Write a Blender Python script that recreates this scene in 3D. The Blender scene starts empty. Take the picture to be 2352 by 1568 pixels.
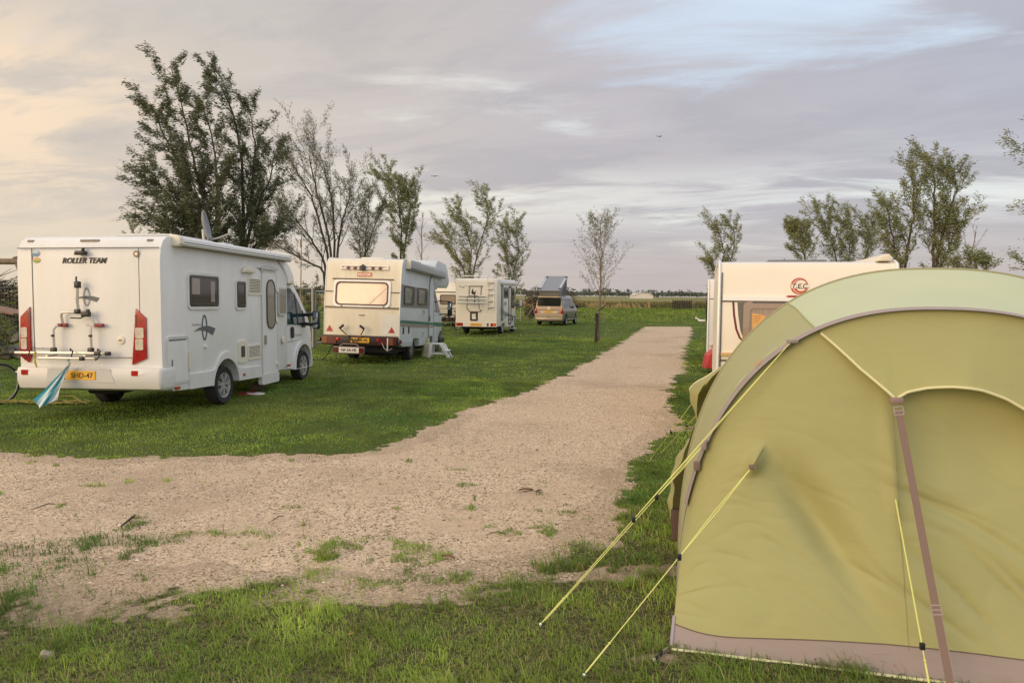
import bpy, bmesh, math, random
import numpy as np
from mathutils import Vector, Matrix
R = math.radians
sc = bpy.context.scene
col = sc.collection

# ------------------------------------------------------------------ camera
F, CX, CY, EYE = 1700., 1176., 784., 1.95          # focal length and centre in a 2352-wide picture
PITCH, ROLL = math.atan(106 / 1700.), R(.55)
fw = Vector((0, math.cos(PITCH), -math.sin(PITCH)))
u0 = Vector((0, math.sin(PITCH), math.cos(PITCH)))
r0 = Vector((1, 0, 0))
rt = math.cos(ROLL) * r0 + math.sin(ROLL) * u0
up = math.cos(ROLL) * u0 - math.sin(ROLL) * r0
cam = bpy.data.cameras.new('camera'); camo = bpy.data.objects.new('camera', cam); col.objects.link(camo)
cam.lens = 26.02; cam.sensor_width = 36; cam.clip_end = 8000; cam.clip_start = .05
m = Matrix((rt, up, -fw)).transposed().to_4x4(); m.translation = (0, 0, EYE)
camo.matrix_world = m
sc.camera = camo

def ray(px, py): return fw + (px - CX) / F * rt - (py - CY) / F * up
def gnd(px, py, z=0.):
    d = ray(px, py); return Vector((0, 0, EYE)) + d * ((z - EYE) / d.z)
def at(px, py, Y):
    d = ray(px, py); return Vector((0, 0, EYE)) + d * (Y / d.y)

# ------------------------------------------------------------------ world, sun, exposure
SUN_EL, SUN_AZ = R(11), R(228)                      # azimuth clockwise from +Y: behind the camera, to its left
w = bpy.data.worlds.new('World'); sc.world = w; w.use_nodes = True
nt = w.node_tree; N = nt.nodes; L = nt.links; N.clear()
def nd(t, **k):
    n = N.new(t)
    for a, b in k.items(): setattr(n, a, b)
    return n
def mth(op, a, b=None, c=None, clamp=False):
    n = nd('ShaderNodeMath', operation=op, use_clamp=clamp)
    for i, q in enumerate((a, b, c)):
        if q is None: continue
        if isinstance(q, (int, float)): n.inputs[i].default_value = q
        else: L.new(q, n.inputs[i])
    return n.outputs[0]
def mix(f, a, b):
    n = nd('ShaderNodeMix', data_type='RGBA')
    if isinstance(f, (int, float)): n.inputs[0].default_value = f
    else: L.new(f, n.inputs[0])
    for i, q in ((6, a), (7, b)):
        if isinstance(q, tuple): n.inputs[i].default_value = (*q, 1)
        else: L.new(q, n.inputs[i])
    return n.outputs[2]
def ramp(x, a, b):
    n = nd('ShaderNodeMapRange', interpolation_type='SMOOTHSTEP')
    L.new(x, n.inputs[0]); n.inputs[1].default_value = a; n.inputs[2].default_value = b
    return n.outputs[0]
def noise3(vec, scale, detail, rough, dist=0.):
    n = nd('ShaderNodeTexNoise'); L.new(vec, n.inputs['Vector'])
    n.inputs['Scale'].default_value = scale; n.inputs['Detail'].default_value = detail
    n.inputs['Roughness'].default_value = rough; n.inputs['Distortion'].default_value = dist
    return n.outputs[0]
tc = nd('ShaderNodeTexCoord'); sp = nd('ShaderNodeSeparateXYZ'); L.new(tc.outputs['Generated'], sp.inputs[0])
X, Y, Z = sp.outputs
zc = mth('ADD', mth('MAXIMUM', Z, 0.), .10)
cu = mth('DIVIDE', X, zc); cv = mth('DIVIDE', Y, zc)
cb = nd('ShaderNodeCombineXYZ'); L.new(mth('MULTIPLY', cu, .55), cb.inputs[0]); L.new(mth('ADD', cv, mth('MULTIPLY', cu, .30)), cb.inputs[1])
n1 = noise3(cb.outputs[0], .55, 8, .55, .25)
n2 = noise3(cb.outputs[0], 1.5, 8, .62, .6)
cb2 = nd('ShaderNodeCombineXYZ'); L.new(mth('MULTIPLY', cu, .35), cb2.inputs[0]); L.new(mth('ADD', cv, 7.3), cb2.inputs[1])
n3 = noise3(cb2.outputs[0], 1.05, 9, .62, .35)
side = ramp(X, -.68, .18)                            # peach in the west (left), mauve-blue to the right
base = mix(side, (.80, .67, .53), (.545, .50, .52))
base = mix(mth('MULTIPLY', ramp(X, .1, .6), ramp(Z, .0, .3)), base, (.475, .485, .56))
base = mix(mth('MULTIPLY', ramp(Z, .16, .40), ramp(X, .25, -.7)), base, (.56, .55, .535))
base = mix(mth('MULTIPLY', ramp(n1, .42, .66), .55), base, mix(side, (.86, .74, .58), (.58, .55, .585)))
base = mix(mth('MULTIPLY', ramp(n2, .56, .36), .42), base, mix(side, (.52, .49, .46), (.40, .385, .43)))
# warm breaks low in the west
glow = mth('MULTIPLY', ramp(X, -.34, -.56), mth('MULTIPLY', ramp(Z, .04, .2), ramp(Z, .36, .22)))
base = mix(mth('MULTIPLY', glow, mth('MULTIPLY', ramp(n2, .46, .58), .95)), base, (1.0, .78, .56))
# streaks of clear pale sky
n4 = noise3(cb.outputs[0], 3.6, 9, .68, .3)
base = mix(mth('MULTIPLY', ramp(n4, .54, .70), .22), base, (.74, .70, .70)); base = mix(mth('MULTIPLY', ramp(n4, .46, .32), .20), base, (.40, .385, .42))
gap = mth('MULTIPLY', ramp(n3, .545, .66), ramp(Z, .03, .09))
gap = mth('MULTIPLY', gap, ramp(X, -.52, -.1))
gapc = mix(ramp(X, -.2, .35), (.92, .90, .80), (.80, .92, 1.02))
gapc = mix(ramp(Z, .22, .10), gapc, (.88, .90, .82))
base = mix(mth('MULTIPLY', gap, .68), base, gapc)
# one broad pale-blue opening up to the right
dx = mth('MULTIPLY', mth('SUBTRACT', X, .27), 3.2); dz = mth('MULTIPLY', mth('SUBTRACT', Z, .345), 11.)
blob = ramp(mth('ADD', mth('ADD', mth('MULTIPLY', dx, dx), mth('MULTIPLY', dz, dz)), mth('MULTIPLY', mth('SUBTRACT', n2, .5), 6.)), .9, -.5)
base = mix(mth('MULTIPLY', blob, .70), base, (.72, .88, 1.06))
band = mth('MULTIPLY', mth('MULTIPLY', ramp(Z, .075, .115), ramp(Z, .185, .135)), mth('MULTIPLY', ramp(n2, .40, .58), ramp(X, -.45, -.1)))
base = mix(mth('MULTIPLY', band, .58), base, mix(ramp(X, -.2, .5), (.95, .91, .80), (.82, .84, .84)))
# horizon band
hz = ramp(Z, .105, .0)
base = mix(mth('MULTIPLY', hz, .75), base, mix(ramp(X, -.5, .25), (.78, .66, .50), (.53, .465, .465)))
base = mix(.235, base, (0, 0, 0))
# the deck overhead and behind is brighter than the part the photograph frames
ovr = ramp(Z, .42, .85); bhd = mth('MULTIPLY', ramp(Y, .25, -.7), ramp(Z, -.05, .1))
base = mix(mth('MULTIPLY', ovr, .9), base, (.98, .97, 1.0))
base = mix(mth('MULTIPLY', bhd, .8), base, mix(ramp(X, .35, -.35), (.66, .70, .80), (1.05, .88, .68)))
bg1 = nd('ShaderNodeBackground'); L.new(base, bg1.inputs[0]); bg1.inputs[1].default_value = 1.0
sky = nd('ShaderNodeTexSky', sky_type='NISHITA'); sky.sun_disc = False
sky.sun_elevation = SUN_EL; sky.sun_rotation = SUN_AZ
bg2 = nd('ShaderNodeBackground'); L.new(sky.outputs[0], bg2.inputs[0]); bg2.inputs[1].default_value = .12
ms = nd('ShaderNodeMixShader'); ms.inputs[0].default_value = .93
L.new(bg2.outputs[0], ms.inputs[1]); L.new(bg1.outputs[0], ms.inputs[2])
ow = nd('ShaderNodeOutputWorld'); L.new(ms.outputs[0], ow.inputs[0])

sun = bpy.data.lights.new('sun', 'SUN'); suno = bpy.data.objects.new('sun', sun); col.objects.link(suno)
sun.energy = 1.5; sun.angle = R(40); sun.color = (1, .70, .42)
sd = Vector((math.sin(SUN_AZ) * math.cos(SUN_EL), math.cos(SUN_AZ) * math.cos(SUN_EL), math.sin(SUN_EL)))
suno.rotation_euler = sd.to_track_quat('Z', 'Y').to_euler()
vs = sc.view_settings; vs.view_transform = 'Standard'; vs.look = 'None'; vs.exposure = .42; vs.gamma = 1
sc.cycles.max_bounces = 6; sc.cycles.transparent_max_bounces = 8

# ------------------------------------------------------------------ materials
MATS = {}
def mat(name, c, rough=.6, metal=0., var=0., vscale=3., stretch=(1, 1, 1), bump=0., bscale=40., coat=0., spec=.5, c2=None, sub=0.):
    if name in MATS: return MATS[name]
    M = bpy.data.materials.new(name); M.use_nodes = True; t = M.node_tree; b = t.nodes['Principled BSDF']
    b.inputs['Base Color'].default_value = (*c, 1); b.inputs['Roughness'].default_value = rough
    b.inputs['Metallic'].default_value = metal; b.inputs['Coat Weight'].default_value = coat
    b.inputs['Specular IOR Level'].default_value = spec
    tcn = t.nodes.new('ShaderNodeTexCoord')
    if var or c2:
        mp = t.nodes.new('ShaderNodeMapping'); mp.inputs['Scale'].default_value = stretch
        t.links.new(tcn.outputs['Object'], mp.inputs[0])
        n = t.nodes.new('ShaderNodeTexNoise'); n.inputs['Scale'].default_value = vscale; n.inputs['Detail'].default_value = 6; n.inputs['Roughness'].default_value = .65
        t.links.new(mp.outputs[0], n.inputs['Vector'])
        mr = t.nodes.new('ShaderNodeMapRange'); mr.inputs[1].default_value = .3; mr.inputs[2].default_value = .7
        t.links.new(n.outputs[0], mr.inputs[0])
        mx = t.nodes.new('ShaderNodeMix'); mx.data_type = 'RGBA'; t.links.new(mr.outputs[0], mx.inputs[0])
        d = c2 if c2 else tuple(q * (1 - var) for q in c); e = c if c2 else tuple(min(1, q * (1 + var * .6)) for q in c)
        mx.inputs[6].default_value = (*d, 1); mx.inputs[7].default_value = (*e, 1)
        t.links.new(mx.outputs[2], b.inputs['Base Color'])
    if bump:
        n = t.nodes.new('ShaderNodeTexNoise'); n.inputs['Scale'].default_value = bscale; n.inputs['Detail'].default_value = 4
        t.links.new(tcn.outputs['Object'], n.inputs['Vector'])
        bp = t.nodes.new('ShaderNodeBump'); bp.inputs['Strength'].default_value = bump; bp.inputs['Distance'].default_value = .02
        t.links.new(n.outputs[0], bp.inputs['Height']); t.links.new(bp.outputs[0], b.inputs['Normal'])
    MATS[name] = M
    return M
WHITE = mat('white gelcoat', (.76, .765, .745), .42, var=.07, vscale=3.0, stretch=(1, 1, .2), coat=.0, spec=.35)
WHITE2 = mat('white skirt plastic', (.70, .70, .68), .4, var=.08, vscale=3)
CREAM = mat('cream caravan shell', (.80, .75, .64), .35, var=.06, vscale=1.5, stretch=(1, 1, .4), coat=.15)
YELLOWED_LIT = mat('yellowed warm-lit panel', (.76, .70, .56), .45, var=.12, vscale=1.8, stretch=(1.6, 1, .35))  # yellowed with age, plus the warm low light tinted in
COOL_SHADED = mat('shade-tinted hammered panel', (.56, .60, .605), .42, var=.12, vscale=2.2, stretch=(1, .5, 2.), bump=.06, bscale=60)  # bluer and darker than the rear: side shade put into the colour
OFFW = mat('off-white plastic', (.74, .70, .58), .45)
GREYW = mat('pale grey plastic', (.55, .56, .55), .45)
SEAM = mat('dark seam', (.10, .095, .09), .7)
BLACK = mat('black plastic', (.018, .018, .02), .42)
RUBBER = mat('tyre rubber', (.022, .022, .022), .8, bump=.2, bscale=60)
UNDER = mat('dark underbody', (.012, .012, .012), .9)
GLASS = mat('dark window glass', (.020, .024, .022), .05, spec=.35)
GLASS2 = mat('teal tinted glass', (.012, .04, .04), .04, spec=.9)
CURT = mat('drawn curtain behind glass', (.30, .26, .22), .35, var=.35, vscale=6, stretch=(1, 8, .6), coat=.8)
CURTR = mat('drawn curtain at the back', (.33, .25, .19), .35, var=.30, vscale=5, stretch=(7, 1, .5), coat=.7)
BLIND = mat('pale peach blind behind glass', (.86, .68, .52), .3, var=.10, vscale=2.5, coat=.8)
ALU = mat('brushed aluminium', (.62, .60, .56), .35, metal=.7)
ALUW = mat('white painted aluminium', (.80, .80, .78), .3, coat=.2)
SILVER = mat('silver wheel paint', (.50, .50, .50), .35, metal=.5)
RED = mat('red lamp lens', (.38, .010, .008), .12, coat=.6, var=.45, vscale=7)
DRED = mat('dark red lamp lens', (.10, .008, .008), .25, coat=.2)
ORANGE = mat('orange lamp lens', (.62, .16, .03), .15, coat=.5)
LENS = mat('clear lamp lens', (.62, .56, .46), .12, coat=.6, var=.25, vscale=14)
PLATE = mat('yellow number plate', (.82, .44, .03), .4)
PLATEW = mat('white number plate', (.80, .76, .70), .4)
BLUE = mat('blue plate strip', (.02, .06, .30), .5)
INK = mat('black lettering', (.02, .018, .016), .5)
INKG = mat('dark grey decal', (.10, .12, .13), .45)
INKL = mat('grey decal', (.30, .31, .31), .45)
DARKG = mat('anthracite trim', (.055, .058, .06), .5)
REDP = mat('red paint', (.45, .05, .035), .4)
BROWN = mat('brown stripe', (.30, .20, .14), .5)
GREEN = mat('green stripe', (.03, .15, .09), .45)
STEEL = mat('galvanised steel', (.32, .32, .31), .5, metal=.3)
WOOD = mat('weathered wood', (.22, .17, .12), .8, var=.35, vscale=6, stretch=(1, 1, .3))
DWOOD = mat('dark wet stake', (.045, .035, .028), .85, var=.3, vscale=8)
BARK = mat('willow bark', (.085, .070, .045), .85, var=.45, vscale=7, bump=.4, bscale=30)
TWIG = mat('bare twig bark', (.20, .15, .12), .85, var=.3, vscale=5)

def leafmat(name, a, b):
    M = mat(name, a, .5, c2=b, vscale=1.3)
    t = M.node_tree; p = t.nodes['Principled BSDF']
    tr = t.nodes.new('ShaderNodeBsdfTranslucent'); mx = t.nodes.new('ShaderNodeMixShader'); mx.inputs[0].default_value = .28
    t.links.new(p.inputs['Base Color'].links[0].from_socket, tr.inputs[0])
    t.links.new(p.outputs[0], mx.inputs[1]); t.links.new(tr.outputs[0], mx.inputs[2])
    t.links.new(mx.outputs[0], t.nodes['Material Output'].inputs[0])
    return M
LEAF_D = leafmat('dark willow leaf', (.155, .172, .080), (.075, .098, .050))
LEAF_M = leafmat('mid willow leaf', (.340, .345, .155), (.200, .225, .100))
LEAF_S = leafmat('sparse grey-green leaf', (.260, .255, .150), (.170, .175, .100))

# ------------------------------------------------------------------ mesh helpers
IDN = lambda p: p
class MB:
    def __init__(s, fn=IDN): s.v = []; s.f = []; s.s = []; s.fn = fn
    def add(s, vs, fs, smooth=False, fn=None):
        fn = fn or s.fn; o = len(s.v)
        s.v += [tuple(fn(tuple(q))) for q in vs]
        s.f += [tuple(i + o for i in f) for f in fs]; s.s += [smooth] * len(fs)
        return s
    def bm(s, b, fn=None, smooth=False):
        b.verts.index_update()
        s.add([tuple(v.co) for v in b.verts], [[v.index for v in f.verts] for f in b.faces], smooth, fn); b.free(); return s
    def box(s, c, d, bev=0., seg=2, M=None, fn=None):
        b = bmesh.new(); bmesh.ops.create_cube(b, size=1)
        for v in b.verts: v.co = Vector((v.co.x * d[0], v.co.y * d[1], v.co.z * d[2]))
        if bev: bmesh.ops.bevel(b, geom=b.edges[:], offset=bev, segments=seg, affect='EDGES', profile=.5)
        for v in b.verts: v.co = (M @ v.co if M else v.co) + Vector(c)
        return s.bm(b, fn, bool(bev))
    def prism(s, poly, a0, a1, axis='x', bev=0., seg=3, fn=None, warp=None):
        """poly: 2-D outline in the plane across `axis`, run from a0 to a1"""
        f3 = {'x': lambda a, p: (a, p[0], p[1]), 'y': lambda a, p: (p[0], a, p[1]), 'z': lambda a, p: (p[0], p[1], a)}[axis]
        b = bmesh.new()
        A = [b.verts.new(f3(a0, p)) for p in poly]; B = [b.verts.new(f3(a1, p)) for p in poly]
        n = len(poly); caps = [b.faces.new(A), b.faces.new(B[::-1])]
        for i in range(n): b.faces.new((A[i], B[i], B[(i + 1) % n], A[(i + 1) % n]))
        bmesh.ops.recalc_face_normals(b, faces=b.faces[:])
        if bev:
            bmesh.ops.bevel(b, geom=[e for f in caps for e in f.edges], offset=bev, segments=seg, affect='EDGES', profile=.5, clamp_overlap=True)
        b.normal_update()
        bmesh.ops.triangulate(b, faces=[f for f in b.faces if len(f.verts) > 4])
        if warp:
            for v in b.verts: v.co = warp(v.co)
        return s.bm(b, fn, bool(bev))
    def plate(s, poly, c0, c1, fn=None):
        """flat piece in (a, b), thickness c0..c1, put in place by fn"""
        n = len(poly)
        b = bmesh.new()
        A = [b.verts.new((p[0], p[1], c0)) for p in poly]; B = [b.verts.new((p[0], p[1], c1)) for p in poly]
        b.faces.new(A); b.faces.new(B[::-1])
        for i in range(n): b.faces.new((A[i], B[i], B[(i + 1) % n], A[(i + 1) % n]))
        b.normal_update()
        bmesh.ops.triangulate(b, faces=[f for f in b.faces if len(f.verts) > 4])
        return s.bm(b, fn)
    def ring(s, po, pi, c0, c1, fn=None):
        n = len(po); vs = [(*p, c) for q in (po, pi) for c in (c0, c1) for p in q]
        fs = []
        for i in range(n):
            j = (i + 1) % n
            fs += [(n + i, n + j, 3 * n + j, 3 * n + i), (i, j, n + j, n + i), (2 * n + i, 2 * n + j, 3 * n + j, 3 * n + i)]
        return s.add(vs, fs, False, fn)
    def tube(s, pts, r, n=8, fn=None, cap=True):
        P = [Vector(p) for p in pts]; k = len(P)
        rs = r if isinstance(r, (list, tuple)) else [r] * k
        vs = []; t0 = None; N_ = None
        for i, p in enumerate(P):
            t = (P[min(i + 1, k - 1)] - P[max(i - 1, 0)])
            t = t.normalized() if t.length > 1e-9 else Vector((0, 0, 1))
            if N_ is None:
                N_ = t.orthogonal().normalized()
            else:
                N_ = (N_ - t * N_.dot(t)); N_ = N_.normalized() if N_.length > 1e-6 else t.orthogonal().normalized()
            Bn = t.cross(N_)
            for j in range(n):
                a = 2 * math.pi * j / n
                vs.append(p + (N_ * math.cos(a) + Bn * math.sin(a)) * rs[i])
        fs = [(i * n + j, i * n + (j + 1) % n, (i + 1) * n + (j + 1) % n, (i + 1) * n + j) for i in range(k - 1) for j in range(n)]
        if cap: fs += [tuple(range(n))[::-1], tuple(range((k - 1) * n, k * n))]
        return s.add(vs, fs, n > 4, fn)
    def cyl(s, p0, p1, r, n=16, fn=None): return s.tube([p0, p1], r, n, fn)
    def lathe(s, prof, c, axis, n=24, fn=None):
        """prof: (radius, height along axis)"""
        ax = Vector(axis).normalized(); a = ax.orthogonal().normalized(); b = ax.cross(a); c = Vector(c)
        vs = []; k = len(prof)
        for (r, h) in prof:
            for j in range(n):
                t = 2 * math.pi * j / n; vs.append(c + ax * h + (a * math.cos(t) + b * math.sin(t)) * r)
        fs = [(i * n + j, i * n + (j + 1) % n, (i + 1) * n + (j + 1) % n, (i + 1) * n + j) for i in range(k - 1) for j in range(n)]
        return s.add(vs, fs, True, fn)
    def text(s, txt, a, b, h, fn=None, c=.004, shear=0., bold=0., width=None, align='CENTER', rot=0.):
        """lettering of cap height h centred on (a, b); width squeezes it to a given length"""
        if bold > .025:
            e = bold * h * .75
            for k_, dx_ in enumerate((-1, -.33, .33, 1)): s.text(txt, a + dx_ * e * math.cos(rot), b + dx_ * e * math.sin(rot), h, fn, c + .0004 * k_, shear, .02, (width - 2 * e) if width else None, align, rot)
            return s
        cu_ = bpy.data.curves.new('t', 'FONT'); cu_.body = txt; cu_.size = 1.; cu_.shear = shear; cu_.offset = bold; cu_.resolution_u = 3
        ob = bpy.data.objects.new('t', cu_); me = ob.to_mesh()
        P = np.array([v.co[:] for v in me.vertices]); fs = [tuple(p.vertices) for p in me.polygons]
        ob.to_mesh_clear(); bpy.data.objects.remove(ob); bpy.data.curves.remove(cu_)
        lo, hi = P.min(0), P.max(0); sy = h / (hi[1] - lo[1]); sx = (width / (hi[0] - lo[0])) if width else sy
        cr, sr = math.cos(rot), math.sin(rot)
        vs = []
        for x, y, _ in P:
            x = (x - (lo[0] + hi[0]) / 2) * sx; y = (y - (lo[1] + hi[1]) / 2) * sy
            vs.append((a + x * cr - y * sr, b + x * sr + y * cr, c))
        return s.add(vs, fs, False, fn)
    def build(s, name, m_, parent=None):
        me = bpy.data.meshes.new(name); me.from_pydata(s.v, [], s.f); me.update()
        me.polygons.foreach_set('use_smooth', s.s)
        if any(s.s):
            try: me.set_sharp_from_angle(angle=R(38))
            except Exception: pass
        me.materials.append(m_)
        o = bpy.data.objects.new(name, me); col.objects.link(o)
        if parent: o.parent = parent
        return o
def rr(x0, y0, x1, y1, r=0., n=4):
    if r <= 0: return [(x0, y0), (x1, y0), (x1, y1), (x0, y1)]
    o = []
    for cx, cy, a0 in ((x1 - r, y0 + r, -90), (x1 - r, y1 - r, 0), (x0 + r, y1 - r, 90), (x0 + r, y0 + r, 180)):
        for i in range(n + 1):
            a = R(a0 + 90 * i / n); o.append((cx + r * math.cos(a), cy + r * math.sin(a)))
    return o
def arc(cx, cy, r, a0, a1, n=10, ry=None):
    return [(cx + r * math.cos(R(a0 + (a1 - a0) * i / n)), cy + (ry or r) * math.sin(R(a0 + (a1 - a0) * i / n))) for i in range(n + 1)]
def FR(W): return lambda p: (W + p[2], p[0], p[1])
def FL(W): return lambda p: (-W - p[2], p[0], p[1])
def FB(y=0.): return lambda p: (p[0], y - p[2], p[1])
def tag(o, label=None, cat=None, group=None, kind=None):
    for k_, v_ in (('label', label), ('category', cat), ('group', group), ('kind', kind)):
        if v_: o[k_] = v_
    return o
def empty(name, loc=(0, 0, 0), label=None, cat=None, group=None, parent=None):
    o = bpy.data.objects.new(name, None); col.objects.link(o); o.location = loc; o.empty_display_size = .2
    if parent: o.parent = parent
    return tag(o, label, cat, group)
def vroot(name, x, y, h, pi_, ro, label, cat, group=None):
    """vehicle frame: x right, y forward, z up, origin on the ground under the middle of its rear"""
    o = empty(name, (0, 0, 0), label, cat, group)
    Mz = Matrix.Rotation(-h, 4, 'Z') @ Matrix.Rotation(pi_, 4, 'X') @ Matrix.Rotation(ro, 4, 'Y')
    o.matrix_world = Matrix.Translation((x, y, 0)) @ Mz
    return o
def quick_mesh(name, V_, F4, m_, tint=None, smooth=False, parent=None):
    """numpy arrays to a mesh object; F4: (n, k) index array"""
    me = bpy.data.meshes.new(name); n, k = F4.shape
    me.vertices.add(len(V_)); me.vertices.foreach_set('co', np.ascontiguousarray(V_, np.float32).ravel())
    me.loops.add(n * k); me.loops.foreach_set('vertex_index', np.ascontiguousarray(F4, np.int32).ravel())
    me.polygons.add(n); me.polygons.foreach_set('loop_start', np.arange(0, n * k, k, dtype=np.int32))
    if smooth: me.polygons.foreach_set('use_smooth', np.ones(n, bool))
    me.update(calc_edges=True)
    if tint is not None:
        a = me.attributes.new('tint', 'FLOAT_COLOR', 'POINT')
        a.data.foreach_set('color', np.ascontiguousarray(np.c_[tint, np.ones(len(tint))], np.float32).ravel())
    me.materials.append(m_)
    o = bpy.data.objects.new(name, me); col.objects.link(o)
    if parent: o.parent = parent
    return o

# ------------------------------------------------------------------ ground, gravel path, meadow
rng = np.random.default_rng(7)
def vnoise(x, y, s, seed):
    """cheap smooth value noise in 0..1"""
    x = np.asarray(x) / s; y = np.asarray(y) / s
    xi = np.floor(x).astype(np.int64); yi = np.floor(y).astype(np.int64); fx = x - xi; fy = y - yi
    fx = fx * fx * (3 - 2 * fx); fy = fy * fy * (3 - 2 * fy)
    def h(a, b):
        q = (a * 374761393 + b * 668265263 + seed * 974711) & 0x7fffffff
        q = ((q ^ (q >> 13)) * 1274126177) & 0x7fffffff
        return ((q ^ (q >> 16)) & 0xffff) / 65535.
    return (h(xi, yi) * (1 - fx) + h(xi + 1, yi) * fx) * (1 - fy) + (h(xi, yi + 1) * (1 - fx) + h(xi + 1, yi + 1) * fx) * fy
def fbm(x, y, s, seed): return .5 * vnoise(x, y, s, seed) + .3 * vnoise(x, y, s / 2.1, seed + 1) + .2 * vnoise(x, y, s / 4.3, seed + 2)

PATH = [(-12, 9.7), (-6.5, 8.85), (-6.14, 8.79), (-5.21, 8.55), (-4.45, 8.56), (-3.88, 8.65), (-3.19, 8.73), (-2.59, 8.81), (-2.18, 8.85), (-1.89, 8.99), (-1.63, 9.34), (-1.39, 9.99), (-1.12, 10.84), (-0.93, 11.63), (-0.78, 12.53), (-0.43, 13.32), (0.04, 14.23), (0.5, 15.39), (1.35, 18.28), (2.67, 23.29), (4.35, 30.23), (6.58, 39.37), (8.59, 48.05), (11.82, 48.78), (9.19, 37.68), (6.6, 28.04), (4.87, 20.91), (3.94, 17.55), (3.26, 15.11), (2.87, 13.54), (2.68, 12.05), (2.66, 11.63), (2.32, 10.67), (2.0, 10.0), (1.67, 9.15), (1.32, 8.01), (1.19, 7.45), (1.01, 6.82), (0.88, 6.28), (0.73, 5.87), (0.47, 5.61), (0.25, 5.24), (-0.06, 5.06), (-0.36, 4.97), (-0.62, 4.89), (-0.96, 4.86), (-1.41, 4.82), (-1.76, 4.86), (-2.12, 4.9), (-2.45, 4.95), (-2.92, 5.1), (-3.3, 5.2), (-3.89, 5.25), (-4.5, 5.3), (-12, 5.9)]
def sdist(px, py, poly):
    """signed distance to a polygon, negative inside"""
    px = np.asarray(px, float); py = np.asarray(py, float)
    d = np.full(px.shape, 1e9); ins = np.zeros(px.shape, bool); n = len(poly)
    for i in range(n):
        ax_, ay = poly[i]; bx, by = poly[(i + 1) % n]
        ex, ey = bx - ax_, by - ay
        t = np.clip(((px - ax_) * ex + (py - ay) * ey) / (ex * ex + ey * ey + 1e-12), 0, 1)
        d = np.minimum(d, (px - ax_ - t * ex) ** 2 + (py - ay - t * ey) ** 2)
        if ay != by:
            ins ^= ((ay > py) != (by > py)) & (px < ex * (py - ay) / ey + ax_)
    d = np.sqrt(d)
    return np.where(ins, -d, d)

def gravel_nodes(t):
    """shell-gravel colour and normal in node tree t"""
    n_ = t.nodes.new; l = t.links.new
    tcn = n_('ShaderNodeTexCoord')
    def vor(scale):
        q = n_('ShaderNodeTexVoronoi'); q.inputs['Scale'].default_value = scale; l(tcn.outputs['Object'], q.inputs['Vector']); return q
    def nz(scale, det, rough=.6):
        q = n_('ShaderNodeTexNoise'); q.inputs['Scale'].default_value = scale; q.inputs['Detail'].default_value = det; q.inputs['Roughness'].default_value = rough
        l(tcn.outputs['Object'], q.inputs['Vector']); return q.outputs[0]
    def mr(x, a, c):
        q = n_('ShaderNodeMapRange'); l(x, q.inputs[0]); q.inputs[1].default_value = a; q.inputs[2].default_value = c; return q.outputs[0]
    def mx(f, a, c):
        q = n_('ShaderNodeMix'); q.data_type = 'RGBA'
        if isinstance(f, float): q.inputs[0].default_value = f
        else: l(f, q.inputs[0])
        for i, e in ((6, a), (7, c)):
            if isinstance(e, tuple): q.inputs[i].default_value = (*e, 1)
            else: l(e, q.inputs[i])
        return q.outputs[2]
    v1 = vor(60); v2 = vor(150)
    sx = n_('ShaderNodeSeparateColor'); l(v1.outputs['Color'], sx.inputs[0])
    sx2 = n_('ShaderNodeSeparateColor'); l(v2.outputs['Color'], sx2.inputs[0])
    c = mx(sx.outputs[0], (.40, .295, .195), (.80, .62, .435))
    c = mx(mr(sx2.outputs[1], .78, .90), c, (.86, .70, .50))
    c = mx(mr(sx.outputs[2], .84, .92), c, (.17, .12, .075))
    sandy = mx(nz(9, 8, .75), (.45, .325, .215), (.72, .55, .385))
    c = mx(mr(nz(1.1, 7, .65), .46, .70), c, sandy)
    vs_ = vor(7); sv = n_('ShaderNodeSeparateColor'); l(vs_.outputs['Color'], sv.inputs[0])
    m1 = n_('ShaderNodeMath'); m1.operation = 'MULTIPLY'; l(mr(sv.outputs[0], .62, .66), m1.inputs[0]); l(mr(vs_.outputs['Distance'], .20, .10), m1.inputs[1])
    m2 = n_('ShaderNodeMath'); m2.operation = 'MULTIPLY'; l(m1.outputs[0], m2.inputs[0]); l(mr(nz(30, 4), .40, .55), m2.inputs[1])
    c = mx(m2.outputs[0], c, (.085, .07, .04))
    c = mx(mr(nz(.35, 6, .65), .50, .66), c, mx(.55, c, (.33, .245, .165)))
    c = mx(mr(nz(4.5, 7, .7), .60, .70), c, mx(.5, c, (.22, .165, .105)))
    bp = n_('ShaderNodeBump'); bp.inputs['Strength'].default_value = .9; bp.inputs['Distance'].default_value = .014
    l(v1.outputs['Distance'], bp.inputs['Height'])
    bp2 = n_('ShaderNodeBump'); bp2.inputs['Strength'].default_value = .7; bp2.inputs['Distance'].default_value = .06
    l(nz(6, 7), bp2.inputs['Height']); l(bp.outputs[0], bp2.inputs['Normal'])
    return c, bp2.outputs[0]
BARE = [(-3.0, 4.72, .85, .30), (-2.5, 4.38, .55, .22), (-.62, 4.70, .50, .20), (.95, 5.15, .32, .12), (.62, 5.02, .35, .10), (-3.3, 4.15, .4, .14), (.78, 3.86, .12, .06), (2.35, 10.8, .5, .3), (-3.55, 4.55, .5, .25)]
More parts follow.
